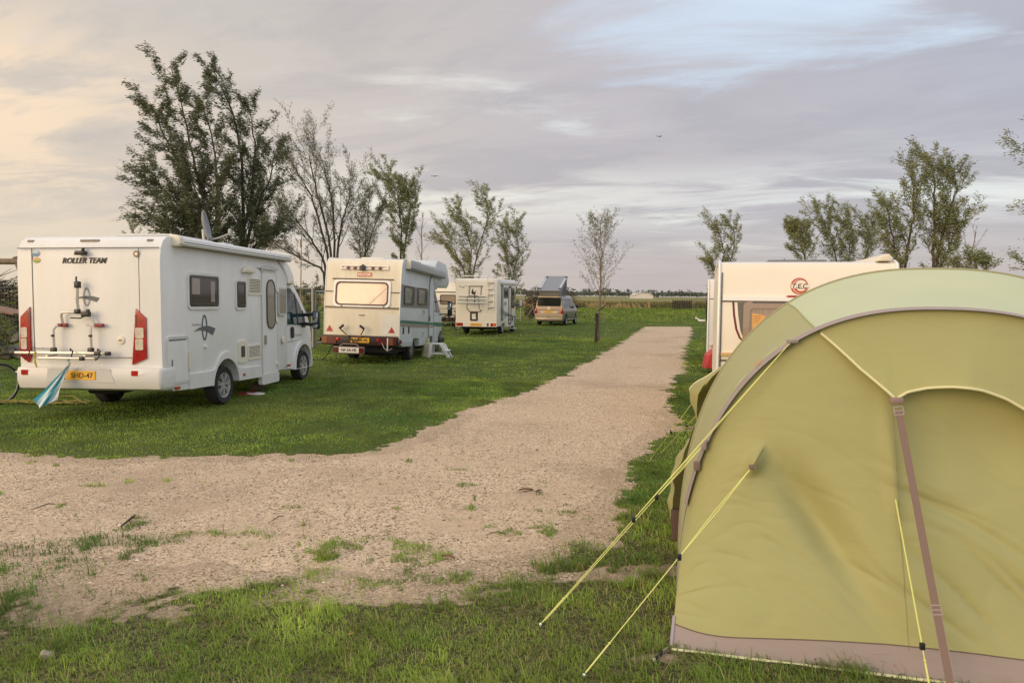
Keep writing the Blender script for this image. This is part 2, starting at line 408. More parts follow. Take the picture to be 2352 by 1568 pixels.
def cover(x, y):
    """how much turf grows at a point, 0..1"""
    sd_ = sdist(x, y, PATH) + (fbm(x, y, .5, 11) - .5) * np.where(y < 6.3, .85, .30) + (vnoise(x, y, .11, 12) - .5) * .22
    wdt = np.where((y < 6.3) & (x < .9), .46, .12)
    d = np.clip((sd_ + .04) / wdt, 0, 1); d = d * d * (3 - 2 * d)
    for bx, by, rx, ry in BARE:
        q = ((x - bx) / rx) ** 2 + ((y - by) / ry) ** 2 + (fbm(x, y, .20, 21) - .5) * 2.6 + (vnoise(x, y, .06, 22) - .5) * 1.3
        d = d * np.clip((q - .35) / 1.1, .12, 1)
    return d
def ground_mat():
    M = bpy.data.materials.new('turf and soil'); M.use_nodes = True; t = M.node_tree; b = t.nodes['Principled BSDF']
    b.inputs['Roughness'].default_value = .95; b.inputs['Specular IOR Level'].default_value = .15
    n_ = t.nodes.new; l = t.links.new
    tcn = n_('ShaderNodeTexCoord'); s = n_('ShaderNodeSeparateXYZ'); l(tcn.outputs['Object'], s.inputs[0])
    at_ = n_('ShaderNodeAttribute'); at_.attribute_name = 'tint'; sa = n_('ShaderNodeSeparateColor'); l(at_.outputs['Color'], sa.inputs[0])
    def nz(scale, det=5, st=(1, 1, 1)):
        mp = n_('ShaderNodeMapping'); mp.inputs['Scale'].default_value = st; l(tcn.outputs['Object'], mp.inputs[0])
        q = n_('ShaderNodeTexNoise'); q.inputs['Scale'].default_value = scale; q.inputs['Detail'].default_value = det; q.inputs['Roughness'].default_value = .65
        l(mp.outputs[0], q.inputs['Vector']); return q.outputs[0]
    def rm(x, a, c):
        q = n_('ShaderNodeMapRange'); q.interpolation_type = 'SMOOTHSTEP'; l(x, q.inputs[0]); q.inputs[1].default_value = a; q.inputs[2].default_value = c; return q.outputs[0]
    def ma(op, a, c):
        q = n_('ShaderNodeMath'); q.operation = op
        for i, e in enumerate((a, c)):
            if isinstance(e, float): q.inputs[i].default_value = e
            else: l(e, q.inputs[i])
        return q.outputs[0]
    def mx(f, a, c):
        q = n_('ShaderNodeMix'); q.data_type = 'RGBA'
        if isinstance(f, float): q.inputs[0].default_value = f
        else: l(f, q.inputs[0])
        for i, e in ((6, a), (7, c)):
            if isinstance(e, tuple): q.inputs[i].default_value = (*e, 1)
            else: l(e, q.inputs[i])
        return q.outputs[2]
    gc, gn = gravel_nodes(t)
    soil = mx(rm(nz(11, 9), .35, .68), (.20, .15, .10), (.43, .33, .235))
    soil = mx(rm(nz(60, 3), .55, .68), soil, (.13, .10, .065))
    soil = mx(ma('MULTIPLY', sa.outputs[1], .85), soil, gc)
    lawn = mx(rm(nz(.55, 6), .35, .65), (.060, .100, .021), (.120, .145, .034))
    lawn = mx(rm(nz(14, 6), .55, .78), lawn, (.16, .15, .06))
    nearl = mx(rm(nz(34, 6), .36, .64), (.045, .052, .018), (.175, .160, .068))
    nearl = mx(rm(nz(95, 3), .56, .68), nearl, (.28, .22, .12))
    lawn = mx(rm(s.outputs[1], 7.5, 9.5), nearl, lawn)
    cv = rm(ma('ADD', sa.outputs[0], ma('MULTIPLY', ma('SUBTRACT', nz(24, 5), .5), .9)), .28, .72)
    c = mx(cv, soil, lawn)
    mead = mx(rm(nz(.10, 7, (1, 2.5, 1)), .38, .62), (.115, .165, .038), (.22, .225, .060))
    mead = mx(rm(nz(.5, 7, (.5, 1.3, 1)), .45, .70), mead, (.075, .095, .030))
    mead = mx(rm(nz(.045, 5, (.6, 2.2, 1)), .48, .62), mead, (.19, .175, .065))
    c = mx(rm(s.outputs[1], 55., 62.), c, mead)
    far = mx(rm(nz(.012, 4, (.25, 2.2, 1)), .42, .58), (.30, .24, .11), (.15, .18, .06))
    c = mx(rm(s.outputs[1], 150., 175.), c, far)
    l(c, b.inputs['Base Color'])
    bp = n_('ShaderNodeBump'); bp.inputs['Strength'].default_value = .8; bp.inputs['Distance'].default_value = .035
    l(nz(22, 7), bp.inputs['Height']); l(gn, bp.inputs['Normal']); l(bp.outputs[0], b.inputs['Normal'])
    return M
def gz(x, y):
    """height of the turf near the camera"""
    z = (fbm(x, y, .9, 81) - .5) * .030 * np.clip((y - 3.0) / .3, 0, 1) * np.clip((13 - y) / .5, 0, 1) * np.clip((x + 7) / .4, 0, 1) * np.clip((4.5 - x) / .4, 0, 1) * np.clip(sdist(x, y, PATH) / .35, 0, 1) - .002
    edge = np.clip((y - 3.0) / .3, 0, 1) * np.clip((12.4 - y) / .6, 0, 1) * np.clip((x + 7) / .6, 0, 1) * np.clip((4.5 - x) / .4, 0, 1)
    z = z + edge * (.012 * np.clip((sdist(x, y, PATH) + .40 + (fbm(x, y, .35, 87) - .5) * .5) / .30, 0, 1) + .004 * (vnoise(x, y, .07, 88) - .5))
    return z
def ground():
    gx = np.arange(-7.0, 4.501, .035); gy = np.concatenate([np.arange(3.0, 7.0, .028), np.arange(7.0, 13.01, .06)]); nx, ny = len(gx), len(gy)
    XX, YY = np.meshgrid(gx, gy); x, y = XX.ravel(), YY.ravel()
    z = gz(x, y)
    cv = cover(x, y); gr = np.clip(1 - sdist(x, y, PATH) / np.where(y < 6.5, .75, .25), 0, 1) + .15
    V_ = np.c_[x, y, z]; i = (np.arange(ny - 1)[:, None] * nx + np.arange(nx - 1)[None]).ravel()
    F_ = np.c_[i, i + 1, i + 1 + nx, i + nx]
    B0 = len(V_); x0, x1, y0, y1 = gx[0], gx[-1], gy[0], gy[-1]
    xs_ = [-5000, x0, x1, 5000]; ys_ = [-300, y0, y1, 6500]
    V2 = np.array([(a_, b_, -.002) for b_ in ys_ for a_ in xs_]); F2 = np.array([(B0 + r_ * 4 + c_, B0 + r_ * 4 + c_ + 1, B0 + r_ * 4 + c_ + 5, B0 + r_ * 4 + c_ + 4) for r_ in range(3) for c_ in range(3) if not (r_ == 1 and c_ == 1)])
    ti = np.concatenate([np.c_[cv, np.clip(gr, 0, 1), 0 * cv], np.tile([[1., .1, 0]], (16, 1))])
    o = quick_mesh('ground', np.concatenate([V_, V2]), np.concatenate([F_, F2]), ground_mat(), ti); tag(o, kind='structure')
ground()

def gravel_mat():
    M = bpy.data.materials.new('pinkish shell gravel'); M.use_nodes = True; t = M.node_tree; b = t.nodes['Principled BSDF']
    b.inputs['Roughness'].default_value = .9; b.inputs['Specular IOR Level'].default_value = .25
    c, n = gravel_nodes(t); t.links.new(c, b.inputs['Base Color']); t.links.new(n, b.inputs['Normal'])
    return M
GRAVEL = gravel_mat()
def ragged(poly, step, amp, seed):
    o = []
    n = len(poly)
    for i in range(n):
        a, b = poly[i], poly[(i + 1) % n]; k = max(1, int(math.hypot(b[0] - a[0], b[1] - a[1]) / step))
        for j in range(k):
            t = j / k; o.append((a[0] + (b[0] - a[0]) * t, a[1] + (b[1] - a[1]) * t))
    P = np.array(o); T = np.roll(P, -1, 0) - np.roll(P, 1, 0); T /= np.linalg.norm(T, axis=1)[:, None] + 1e-9
    nn = np.c_[T[:, 1], -T[:, 0]]
    d = (fbm(P[:, 0], P[:, 1], .55, seed) - .5) * 2 * amp + (vnoise(P[:, 0], P[:, 1], .13, seed + 5) - .5) * amp * .9
    return [tuple(q) for q in P + nn * d[:, None]]
from mathutils.geometry import delaunay_2d_cdt
def sheet(poly, z):
    n = len(poly); r_ = delaunay_2d_cdt([Vector(p) for p in poly], [(i, (i + 1) % n) for i in range(n)], [list(range(n))], 1, 1e-5)
    q = MB(); q.add([(v.x, v.y, z) for v in r_[0]], [tuple(f) for f in r_[2]]); return q
pm = sheet(ragged(PATH, .05, .30, 3), .002)
tag(pm.build('gravel_path', GRAVEL), kind='structure')

# loose pebbles, as one mass
def pebbles():
    n = 52000
    r_ = np.sqrt(rng.uniform(4.3 ** 2, 15 ** 2, n)) if False else rng.uniform(4.2, 16, n) ** 1.0
    y = r_; x = rng.uniform(-.72, .72, n) * y
    sd_ = sdist(x, y, PATH)
    p = np.where(y < 6.2, np.clip(1 - sd_ / .40, 0, 1), (sd_ < .05)) * (.25 + .75 * (fbm(x, y, .7, 83) > .5))
    k = rng.random(n) < p
    x, y = x[k], y[k]; n = len(x)
    s = rng.lognormal(-5.15, .33, n) * (1 + .03 * y)
    base = np.array([(1, 0, 0), (.31, .95, 0), (-.81, .59, 0), (-.81, -.59, 0), (.31, -.95, 0), (.1, .1, .75)])
    ang = rng.uniform(0, 6.28, n); ca, sa = np.cos(ang), np.sin(ang); el = rng.uniform(.6, 1.3, n)
    jit = rng.uniform(.75, 1.25, (n, 6, 1))
    B = base[None] * jit * s[:, None, None]; B[:, :, 1] *= el[:, None]; B[:, :, 2] *= rng.uniform(.5, 1.0, (n, 1))
    V_ = np.empty_like(B); V_[:, :, 0] = B[:, :, 0] * ca[:, None] - B[:, :, 1] * sa[:, None] + x[:, None]
    V_[:, :, 1] = B[:, :, 0] * sa[:, None] + B[:, :, 1] * ca[:, None] + y[:, None]; V_[:, :, 2] = B[:, :, 2] + .003 + np.maximum(gz(x, y), .002)[:, None]
    F_ = (np.array([(0, 1, 5), (1, 2, 5), (2, 3, 5), (3, 4, 5), (4, 0, 5)])[None] + (np.arange(n) * 6)[:, None, None]).reshape(-1, 3)
    pal = np.array([(.58, .44, .30), (.68, .54, .38), (.47, .34, .23), (.36, .25, .17), (.74, .64, .50), (.16, .12, .08)])
    ti = pal[rng.choice(6, n, p=[.30, .2, .22, .14, .07, .07])] * rng.uniform(.85, 1.15, (n, 1))
    o = quick_mesh('gravel', V_.reshape(-1, 3), F_, TINT('pebble tint', .85), np.repeat(ti, 6, 0))
    tag(o, 'loose pinkish pebbles and shell grit strewn over the gravel track', 'gravel', kind='stuff')
def TINT(name, rough=.6, trans=0.):
    if name in MATS: return MATS[name]
    M = bpy.data.materials.new(name); M.use_nodes = True; t = M.node_tree; b = t.nodes['Principled BSDF']
    a = t.nodes.new('ShaderNodeAttribute'); a.attribute_name = 'tint'; t.links.new(a.outputs['Color'], b.inputs['Base Color'])
    b.inputs['Roughness'].default_value = rough; b.inputs['Specular IOR Level'].default_value = .3
    if trans:
        tr = t.nodes.new('ShaderNodeBsdfTranslucent'); mx = t.nodes.new('ShaderNodeMixShader'); mx.inputs[0].default_value = trans
        t.links.new(a.outputs['Color'], tr.inputs[0]); t.links.new(b.outputs[0], mx.inputs[1]); t.links.new(tr.outputs[0], mx.inputs[2])
        t.links.new(mx.outputs[0], t.nodes['Material Output'].inputs[0])
    MATS[name] = M; return M
pebbles()

def grass_density(x, y):
    d = cover(x, y)
    clump = np.clip((fbm(x, y, .20, 31) - .30) / .24, .20, 1) * np.clip((vnoise(x, y, .07, 33) + .25), .3, 1)
    sd_ = sdist(x, y, PATH)
    weeds = (vnoise(x, y, .17, 77) > .885) & (vnoise(x, y, .9, 78) > .35) & (sd_ < .1) & (sd_ > -1.9) & (y < 9)
    weeds3 = (fbm(x, y, .30, 84) > .50) & (np.abs(y - 5.62 - .12 * np.sin(x * 2.1)) < .20) & (x < -1.9)
    weeds2 = (fbm(x, y, .35, 79) > .66) & (sd_ < .1) & (y < 6.6) & (sd_ > -1.0)
    d = np.maximum(d, np.maximum(weeds * .55 + weeds2 * .7, weeds3 * .6))
    return np.minimum(1, d) * np.where(y < 8, clump, .35 + .65 * clump)
def grass():
    Vs, Fs, Ts = [], [], []; off = 0
    def batch(y0, y1, n, hmin, hmax, wk, half, seed, lean=.5):
        nonlocal off
        r2 = np.random.default_rng(seed)
        y = np.sqrt(r2.uniform(y0 * y0, y1 * y1, n)); x = r2.uniform(-half, half, n) * y
        k = r2.random(n) < grass_density(x, y)
        x, y = x[k], y[k]; n = len(x)
        lush = fbm(x, y, .8, 41); tuft = np.clip((fbm(x, y, .35, 51) - .52) * 5, 0, 1)
        h = r2.uniform(hmin, hmax, n) * (.50 + .9 * lush) * (1 + 1.3 * tuft * (y < 7.5))
        wd = wk * (y0 * .3 + y * .7) * r2.uniform(.7, 1.3, n)
        a = r2.uniform(0, 6.28, n); ln = r2.uniform(.1, 1, n) * lean * 1.5 * h
        dx, dy = np.cos(a) * ln - .25 * h, np.sin(a) * ln
        b = a + 1.57 + r2.uniform(-.6, .6, n); sx, sy = np.cos(b) * wd / 2, np.sin(b) * wd / 2
        V_ = np.zeros((n, 5, 3)); z0 = -.004
        V_[:, 0] = np.c_[x - sx, y - sy, np.full(n, z0)]; V_[:, 1] = np.c_[x + sx, y + sy, np.full(n, z0)]
        V_[:, 2] = np.c_[x + sx * .8 + dx * .35, y + sy * .8 + dy * .35, h * .6]; V_[:, 3] = np.c_[x - sx * .8 + dx * .35, y - sy * .8 + dy * .35, h * .6]
        V_[:, 4] = np.c_[x + dx, y + dy, h * np.clip(1.05 - .35 * ln / h, .5, 1)]
        if y0 < 13: V_[:, :, 2] += gz(x, y)[:, None]
        i = np.arange(n)[:, None] * 5 + off
        F_ = np.concatenate([i + np.array([0, 1, 2]), i + np.array([0, 2, 3]), i + np.array([3, 2, 4])])
        big = fbm(x, y, 1.9, 61)[:, None]
        dark, lite, dry = np.array((.095, .190, .030)), np.array((.300, .400, .066)), np.array((.48, .40, .18))
        c = dark + (lite - dark) * np.clip((big - .3) / .4 * .75 + r2.uniform(-.2, .45, (n, 1)), 0, 1)
        far_ = np.clip((y - 8) / 4, 0, 1)[:, None]
        md = ((fbm(x, y, .42, 69) - .5) * 1.5)[:, None]; c = c * (1 + md) * (1.22 - .10 * far_) * np.where(y > 58, .80, 1.)[:, None]
        yel = (np.clip((fbm(x, y, 3.1, 65) - .50) * 5, 0, 1) * np.clip((y - 7) / 3, .25, 1))[:, None]; c = c * (1 - .30 * yel) + np.array((.22, .20, .06)) * .30 * yel
        tk = np.clip((vnoise(x, y, .5, 67) - .6) * 4, 0, 1)[:, None]; c = c * (1 - .35 * tk) + np.array((.07, .15, .045)) * .35 * tk
        isdry = (r2.random(n) < np.where(y < 8, .06 + .14 * (fbm(x, y, .9, 71) > .55), .02))[:, None]
        c = np.where(isdry, dry * r2.uniform(.6, 1.1, (n, 1)), c)
        Vs.append(V_.reshape(-1, 3)); Fs.append(F_); Ts.append(np.repeat(c, 5, 0)); off += n * 5
    batch(3.3, 8.6, 640000, .011, .040, .00100, .76, 1, .9)
    batch(3.3, 6.4, 16000, .04, .10, .0011, .76, 2, 1.0)
    batch(8.0, 17, 230000, .014, .040, .00105, .74, 3)
    batch(16, 34, 170000, .014, .042, .0012, .74, 4)
    batch(32, 62, 70000, .018, .05, .0015, .74, 5)
    batch(58, 122, 90000, .06, .26, .0016, .74, 8)
    o = quick_mesh('grass', np.concatenate(Vs), np.concatenate(Fs), TINT('grass tint', .6, .38), np.concatenate(Ts))
    tag(o, 'short green camp-site turf with worn and yellowed patches', 'grass', kind='stuff')
grass()

# ------------------------------------------------------------------ vehicles
def wheel(root, x, y, z, r, wd, spokes=6, rimr=.64, steel=False):
    """one wheel; x sign says which side it faces"""
    o = empty('wheel', (0, 0, 0), parent=root)
    sg = 1 if x > 0 else -1; c = (x, y, z)
    t = MB(); rw = r * rimr
    t.lathe([(rw, -wd / 2 + .02), (r * .92, -wd / 2), (r * .985, -wd / 2 + .025), (r, -wd * .25), (r, wd * .25), (r * .985, wd / 2 - .025), (r * .92, wd / 2), (rw, wd / 2 - .02), (rw * .95, 0), (rw, -wd / 2 + .02)], c, (sg, 0, 0), 32)
    t.build('tyre', RUBBER, o)
    q = MB(); ro = rw * 1.0
    q.lathe([(ro, -.02), (ro * 1.02, wd / 2 - .012), (ro * .93, wd / 2 - .018), (ro * .88, wd / 2 - .06)], c, (sg, 0, 0), 28)
    q.lathe([(0, wd / 2 - .025), (rw * .30, wd / 2 - .028), (rw * .34, wd / 2 - .06)], c, (sg, 0, 0), 18)
    for i in range(spokes):
        a = 2 * math.pi * i / spokes + .2
        for da in ((-.13, .13) if not steel else (0,)):
            ca, sa = math.cos(a + da * .4), math.sin(a + da * .4); cb_, sb = math.cos(a + da), math.sin(a + da)
            w_ = rw * (.065 if not steel else .2)
            p0 = Vector((x + sg * (wd / 2 - .035), y + ca * rw * .28, z + sa * rw * .28)); p1 = Vector((x + sg * (wd / 2 - .03), y + cb_ * rw * .95, z + sb * rw * .95))
            d = (p1 - p0).normalized(); n_ = Vector((sg, 0, 0)).cross(d) * w_; th = Vector((sg * .018, 0, 0))
            q.add([p0 - n_ - th, p0 + n_ - th, p1 + n_ - th, p1 - n_ - th, p0 - n_ + th, p0 + n_ + th, p1 + n_ + th, p1 - n_ + th], [(0, 1, 5, 4), (1, 2, 6, 5), (2, 3, 7, 6), (3, 0, 4, 7), (4, 5, 6, 7), (0, 3, 2, 1)])
    q.build('rim', SILVER if not steel else mat('dull grey steel rim', (.16, .16, .155), .5), o)
    d = MB(); d.lathe([(0, wd / 2 - .075), (rw * .96, wd / 2 - .075)], c, (sg, 0, 0), 20); d.build('dark_backing', UNDER, o)  # dark backing set behind the spokes so the slots read dark
    return o
def window(root, x0, z0, x1, z1, fn, fr=.035, r=.04, frame=None, pane=GLASS, name='window', c=.0):
    f = MB(fn); f.ring(rr(x0 - fr, z0 - fr, x1 + fr, z1 + fr, r + fr), rr(x0, z0, x1, z1, r), c, c + .022)
    o = f.build(name, frame or GREYW, root)
    p = MB(fn); p.plate(rr(x0 - .003, z0 - .003, x1 + .003, z1 + .003, r), c - .0, c + .014); p.build('pane', pane, o)
    return o
def louvre(root, y0, z0, y1, z1, fn, m_=OFFW, name='vent', n=9):
    f = MB(fn); f.ring(rr(y0, z0, y1, z1, .015), rr(y0 + .03, z0 + .03, y1 - .03, z1 - .03, .005), 0, .018); o = f.build(name, m_, root)
    b = MB(fn); b.plate(rr(y0 + .028, z0 + .028, y1 - .028, z1 - .028), .0, .004); b.build('backing', SEAM, o)
    s_ = MB(fn); k = (z1 - z0 - .06) / n
    for i in range(n): s_.plate(rr(y0 + .03, z0 + .03 + i * k, y1 - .03, z0 + .03 + i * k + k * .55), .004, .012)
    s_.build('slats', m_, o)
    return o
def emblem(root, a, b, h, fn, m1, m2, txt=True):
    """an upright ring crossed by a curved wing"""
    q = MB(fn); w_ = h * .22; k0 = .042 if h > .35 else .028
    o = arc(a, b, w_, 0, 360, 28, h / 2)[:-1]; i = arc(a, b, w_ - k0, 0, 360, 28, h / 2 - k0)[:-1]
    q.ring(o, i, 0, .004); e = q.build('emblem', m1, root)
    s_ = MB(fn); k = h / (.38 if h > .35 else .43)
    top = [(a - .30 * k, b - .045 * k), (a - .16 * k, b + .005 * k), (a - .02 * k, b + .025 * k), (a + .14 * k, b + .02 * k), (a + .31 * k, b - .02 * k), (a + .23 * k, b - .115 * k), (a + .12 * k, b - .075 * k), (a, b - .045 * k), (a - .15 * k, b - .03 * k)]
    s_.plate(top, .005, .009); s_.build('wing', m2, e)
    return e

# ---- white motorhome, nearest on the grass
MH = vroot('motorhome', -6.30, 11.023, .0985, -.012, -.009, 'white motorhome with an empty bike rack, ROLLER TEAM lettering and tall red tail lamps', 'motorhome', 'motorhomes parked on the grass')
W = 1.13
prof = [(.02, .60), (.0, 1.2), (.0, 2.40), (.03, 2.585), (.09, 2.70), (.19, 2.765), (.36, 2.79), (2.0, 2.79), (3.5, 2.785), (4.20, 2.745), (4.62, 2.68), (4.98, 2.56), (5.24, 2.41), (5.36, 2.30), (5.30, 2.22), (4.71, 2.20), (4.70, .42), (3.36, .385), (2.40, .385)] + arc(1.93, .36, .47, 3, 177, 12) + [(1.45, .40), (.9, .41), (.3, .44)]
b = MB(); b.prism(prof, -W, W, 'x', .055, 3, warp=lambda v: Vector((v.x * (1 - .13 * max(0, v.y - 4.45) ** 1.2), v.y, v.z))); b.build('body', WHITE, MH)
b = MB(FR(W)); b.plate([(4.05, 2.70), (4.30, 2.60), (4.52, 2.48), (4.66, 2.34), (4.70, 2.18), (4.685, 2.18), (4.645, 2.33), (4.51, 2.465), (4.295, 2.585), (4.045, 2.685)], 0, .003); b.build('cap_joint', SEAM, MH)
u = MB(); u.box((0, 3.3, .56), (1.5, 5.4, .26)); u.box((0, .5, .54), (1.0, .8, .12)); u.box((-.3, 1.0, .40), (.55, .6, .16), .05); u.box((0, 5.9, .55), (1.3, 1.2, .4)); u.box((0, 1.95, .68), (1.4, 1.2, .5)); u.tube([(-.9, 1.93, .36), (.9, 1.93, .36)], .06, 8); u.build('chassis', UNDER, MH)
for fn in (FR(W), FL(W)):
    s_ = MB(fn)
    s_.plate([(.72, .42), (.72, .655), (1.35, .645), (1.52, .66), (1.60, .76), (1.72, .88), (1.86, .935), (2.02, .935), (2.18, .87), (2.30, .74), (2.38, .62), (2.5, .60), (3.33, .575), (3.33, .365), (2.42, .385)] + arc(1.93, .36, .46, 3, 177, 12) + [(1.46, .40)], -.02, .035)
    s_.build('skirt', WHITE2, MH)
fnR = FR(W)
sm_ = MB(FB(0)); sm_.box((0, 2.592, .0), (2.24, .012, .012)); sm_.box((-.89, 1.78, .0), (.012, 1.62, .008)); sm_.box((.80, 1.95, 0), (.008, 1.28, .006)); sm_.box((0, .965, .002), (1.72, .008, .008)); sm_.build('panel_seam', SEAM, MH)
# rear bumper
bp = MB(); bp.prism([(.34, .47), (.34, .825), (.10, .825), (-.05, .815), (-.075, .74), (-.07, .60), (-.03, .50), (.05, .465)], -1.16, 1.16, 'x', .06, 3); bmp = bp.build('rear_bumper', WHITE2, MH)
q = MB(FB(-.073)); q.plate([(-.66, .60), (.42, .60), (.36, .79), (.31, .805), (-.58, .805), (-.63, .79)], -.01, .006); q.build('plate_recess', GREYW, bmp)
for x in (-1.005, .745):
    q = MB(FB(-.072)); q.plate(rr(x - .05, .70, x + .05, .775, .008), -.01, .012); q.build('reflector', RED, bmp)
    q = MB(FB(-.072)); q.plate([(x - .16 if x < 0 else x + .17, .745), (x - .052 if x < 0 else x + .052, .70), (x - .052 if x < 0 else x + .052, .77)], -.01, .006); q.build('reflector_surround', ALUW, bmp)
pl = MB(FB(-.080)); pl.plate(rr(-.405, .635, .13, .765, .012), 0, .010); pl = pl.build('number_plate', PLATE, MH)
q = MB(FB(-.080)); q.plate(rr(-.40, .64, -.345, .76, .004), .010, .013); q.build('country_strip', BLUE, pl)
q = MB(FB(-.080)); q.text('SHD-47', -.075, .70, .078, c=.014, bold=.012, width=.345); q.build('plate_letters', INK, pl)
# tail lamps
LL = [(-.938, 1.715), (-1.09, 1.565), (-1.112, .98), (-.976, .879), (-.93, .99)]
LR = [(.749, 1.69), (.904, 1.553), (.90, .958), (.674, .86)]
for P_ in (LL, LR):
    q = MB(FB(0)); q.plate(P_, -.05, .022); lamp = q.build('tail_lamp', RED, MH)
    cx_ = sum(p[0] for p in P_) / len(P_); lf = cx_ < 0
    q = MB(FB(0)); X0 = -1.085 if lf else .735; X1 = -.985 if lf else .868
    q.plate(rr(X0, 1.255, X1, 1.41, .02), .022, .030); q.plate(rr(X0, 1.08, X1 - .01, 1.245, .02), .022, .030); q.build('clear_lens', LENS, lamp)
    q = MB(FB(0)); e = (-.966, -.943) if lf else (.753, .728)
    q.plate([(e[0], 1.06), (e[1], 1.06), (e[1] + .01, 1.60), (e[0] + .01, 1.60)], .022, .026); q.build('dark_lens', DRED, lamp)
# high lamps, camera, lettering, stickers, lock
for x, w_ in ((-.975, .045), (-.02, .15), (.93, .045)):
    q = MB(lambda p: (p[0], .105 - p[2], p[1])); q.plate(rr(x - w_, 2.69, x + w_, 2.722, .012), -.05, .028); q.build('marker_lamp', mat('dark smoked lens', (.13, .10, .08), .3), MH)
q = MB(); q.box((-.07, -.05, 2.515), (.15, .09, .06), .012); q.box((-.05, -.03, 2.565), (.03, .05, .06), .008); q.box((-.12, -.09, 2.50), (.05, .03, .04), .01); q.build('reversing_camera', BLACK, MH)
q = MB(FB(0)); q.text('ROLLER TEAM', -.048, 2.405, .086, shear=.28, bold=.075, width=.715); q.build('lettering', INK, MH)
q = MB(FB(0)); q.text('Granduca', -.79, 1.095, .045, width=.27, bold=.01); q.build('lettering', INKL, MH)
for x, z, a_, b_, m1, m2 in ((-.832, 2.515, .05, .048, mat('pale blue sticker', (.45, .58, .66), .4), mat('blue sticker half', (.08, .22, .42), .4)), (-.812, 2.41, .062, .042, mat('ochre sticker half', (.62, .38, .12), .4), mat('green sticker half', (.18, .36, .06), .4)), (.765, 2.50, .046, .048, mat('bronze sticker', (.16, .10, .05), .4), mat('pale sticker middle', (.78, .72, .55), .4))):
    q = MB(FB(0)); q.plate(arc(x, z, a_, 0, 360, 20, b_)[:-1], 0, .003); st = q.build('sticker', m1, MH)
    q = MB(FB(0)); q.plate(arc(x, z, a_ * .9, 180, 360, 12, b_ * .9) if x < 0 else arc(x, z, a_ * .55, 0, 360, 14)[:-1], .003, .005); q.build('sticker_print', m2, st)
q = MB(); q.lathe([(.062, 0), (.06, .018), (.045, .022), (0, .02)], (.495, 0, 1.224), (0, -1, 0), 20); lk = q.build('filler_cap', OFFW, MH)
q = MB(FB(-.023)); q.plate(rr(.47, 1.214, .52, 1.232, .005), 0, .003); q.build('keyhole', SEAM, lk)
emblem(MH, -.03, 1.865, .28, FB(0), INKL, INKG)
# bike rack
rk = empty('bike_rack', (0, 0, 0), parent=MH)
q = MB()
for s_ in (-1, 1):
    cx_ = -.20; x0 = cx_ + s_ * .295
    q.tube([(x0, -.10, 1.04), (x0, -.11, 1.30), (x0 + s_ * .0, -.11, 1.38), (x0 - s_ * .03, -.09, 1.43), (x0 - s_ * .09, -.055, 1.445)], .018, 8)
q.tube([(-.385, -.05, 1.45), (-.40, -.06, 1.58), (-.385, -.07, 1.625), (-.35, -.07, 1.64), (-.15, -.07, 1.642), (.0, -.07, 1.632), (.06, -.07, 1.60), (.10, -.06, 1.52), (.125, -.05, 1.445)], .018, 8)
q.tube([(-.115, -.07, 1.645), (-.118, -.09, 1.80), (-.10, -.10, 2.03)], .021, 8)
q.build('rack_frame', ALU, rk)
q = MB(); q.box((-.39, -.13, 1.035), (1.50, .055, .04), .008); q.box((-.20, -.24, .965), (.90, .05, .035), .008); q.box((-.50, -.15, 1.0), (.03, .22, .03)); q.box((.09, -.15, 1.0), (.03, .22, .03)); q.build('rails', ALU, rk)
q = MB()
for p, d in (((-1.14, -.13, 1.035), (.09, .07, .055)), ((.37, -.13, 1.03), (.07, .07, .06)), ((.22, -.14, 1.03), (.10, .06, .06)), ((-.50, -.11, 1.075), (.08, .06, .08)), ((.09, -.11, 1.075), (.08, .06, .08)), ((-.10, -.10, 2.045), (.075, .07, .10)), ((-.12, -.09, 1.65), (.08, .06, .07)), ((.02, -.10, 1.61), (.13, .06, .08)), ((.06, -.11, 1.66), (.05, .04, .05)), ((.06, -.26, .965), (.07, .07, .06)), ((-.50, -.12, 1.29), (.045, .045, .035)), ((.095, -.12, 1.29), (.045, .045, .035))):
    q = MB(); q.box(p, d, .012); q.build('clamp', BLACK, rk)
q = MB(); q.tube([(-.11, -.10, 2.07), (-.115, -.11, 2.13), (-.105, -.11, 2.165)], .012, 6); q.build('rod', BLACK, rk)
q = MB(); q.tube([(-.21, -.12, 1.555), (-.05, -.13, 1.55), (.0, -.12, 1.575), (.02, -.11, 1.61)], .010, 6); q.build('lever', BLACK, rk)
for x in (-.86, -.18, .25):
    q = MB(); q.tube([(x - .04, -.13, 1.07), (x - .01, -.17, 1.10), (x + .05, -.20, 1.07), (x + .05, -.24, .98), (x + .0, -.24, .94)], .010, 6); q.build('wheel_strap', BLACK, rk)
for x in (-.36, .17):
    q = MB(); q.box((x, -.05, 1.445), (.10, .05, .055), .012); q.box((x + (.06 if x > 0 else -.06), -.06, 1.445), (.07, .06, .05), .01); q.build('red_knob', mat('dark red rubber', (.22, .035, .03), .5), rk)
q = MB(); q.tube([(-.755, -.165, 1.05), (-.75, -.17, .98), (-.745, -.19, .90), (-.72, -.18, .82), (-.735, -.20, .95), (-.765, -.17, 1.02)], .010, 5); q.build('strap', mat('yellow strap', (.55, .36, .05), .7), rk)
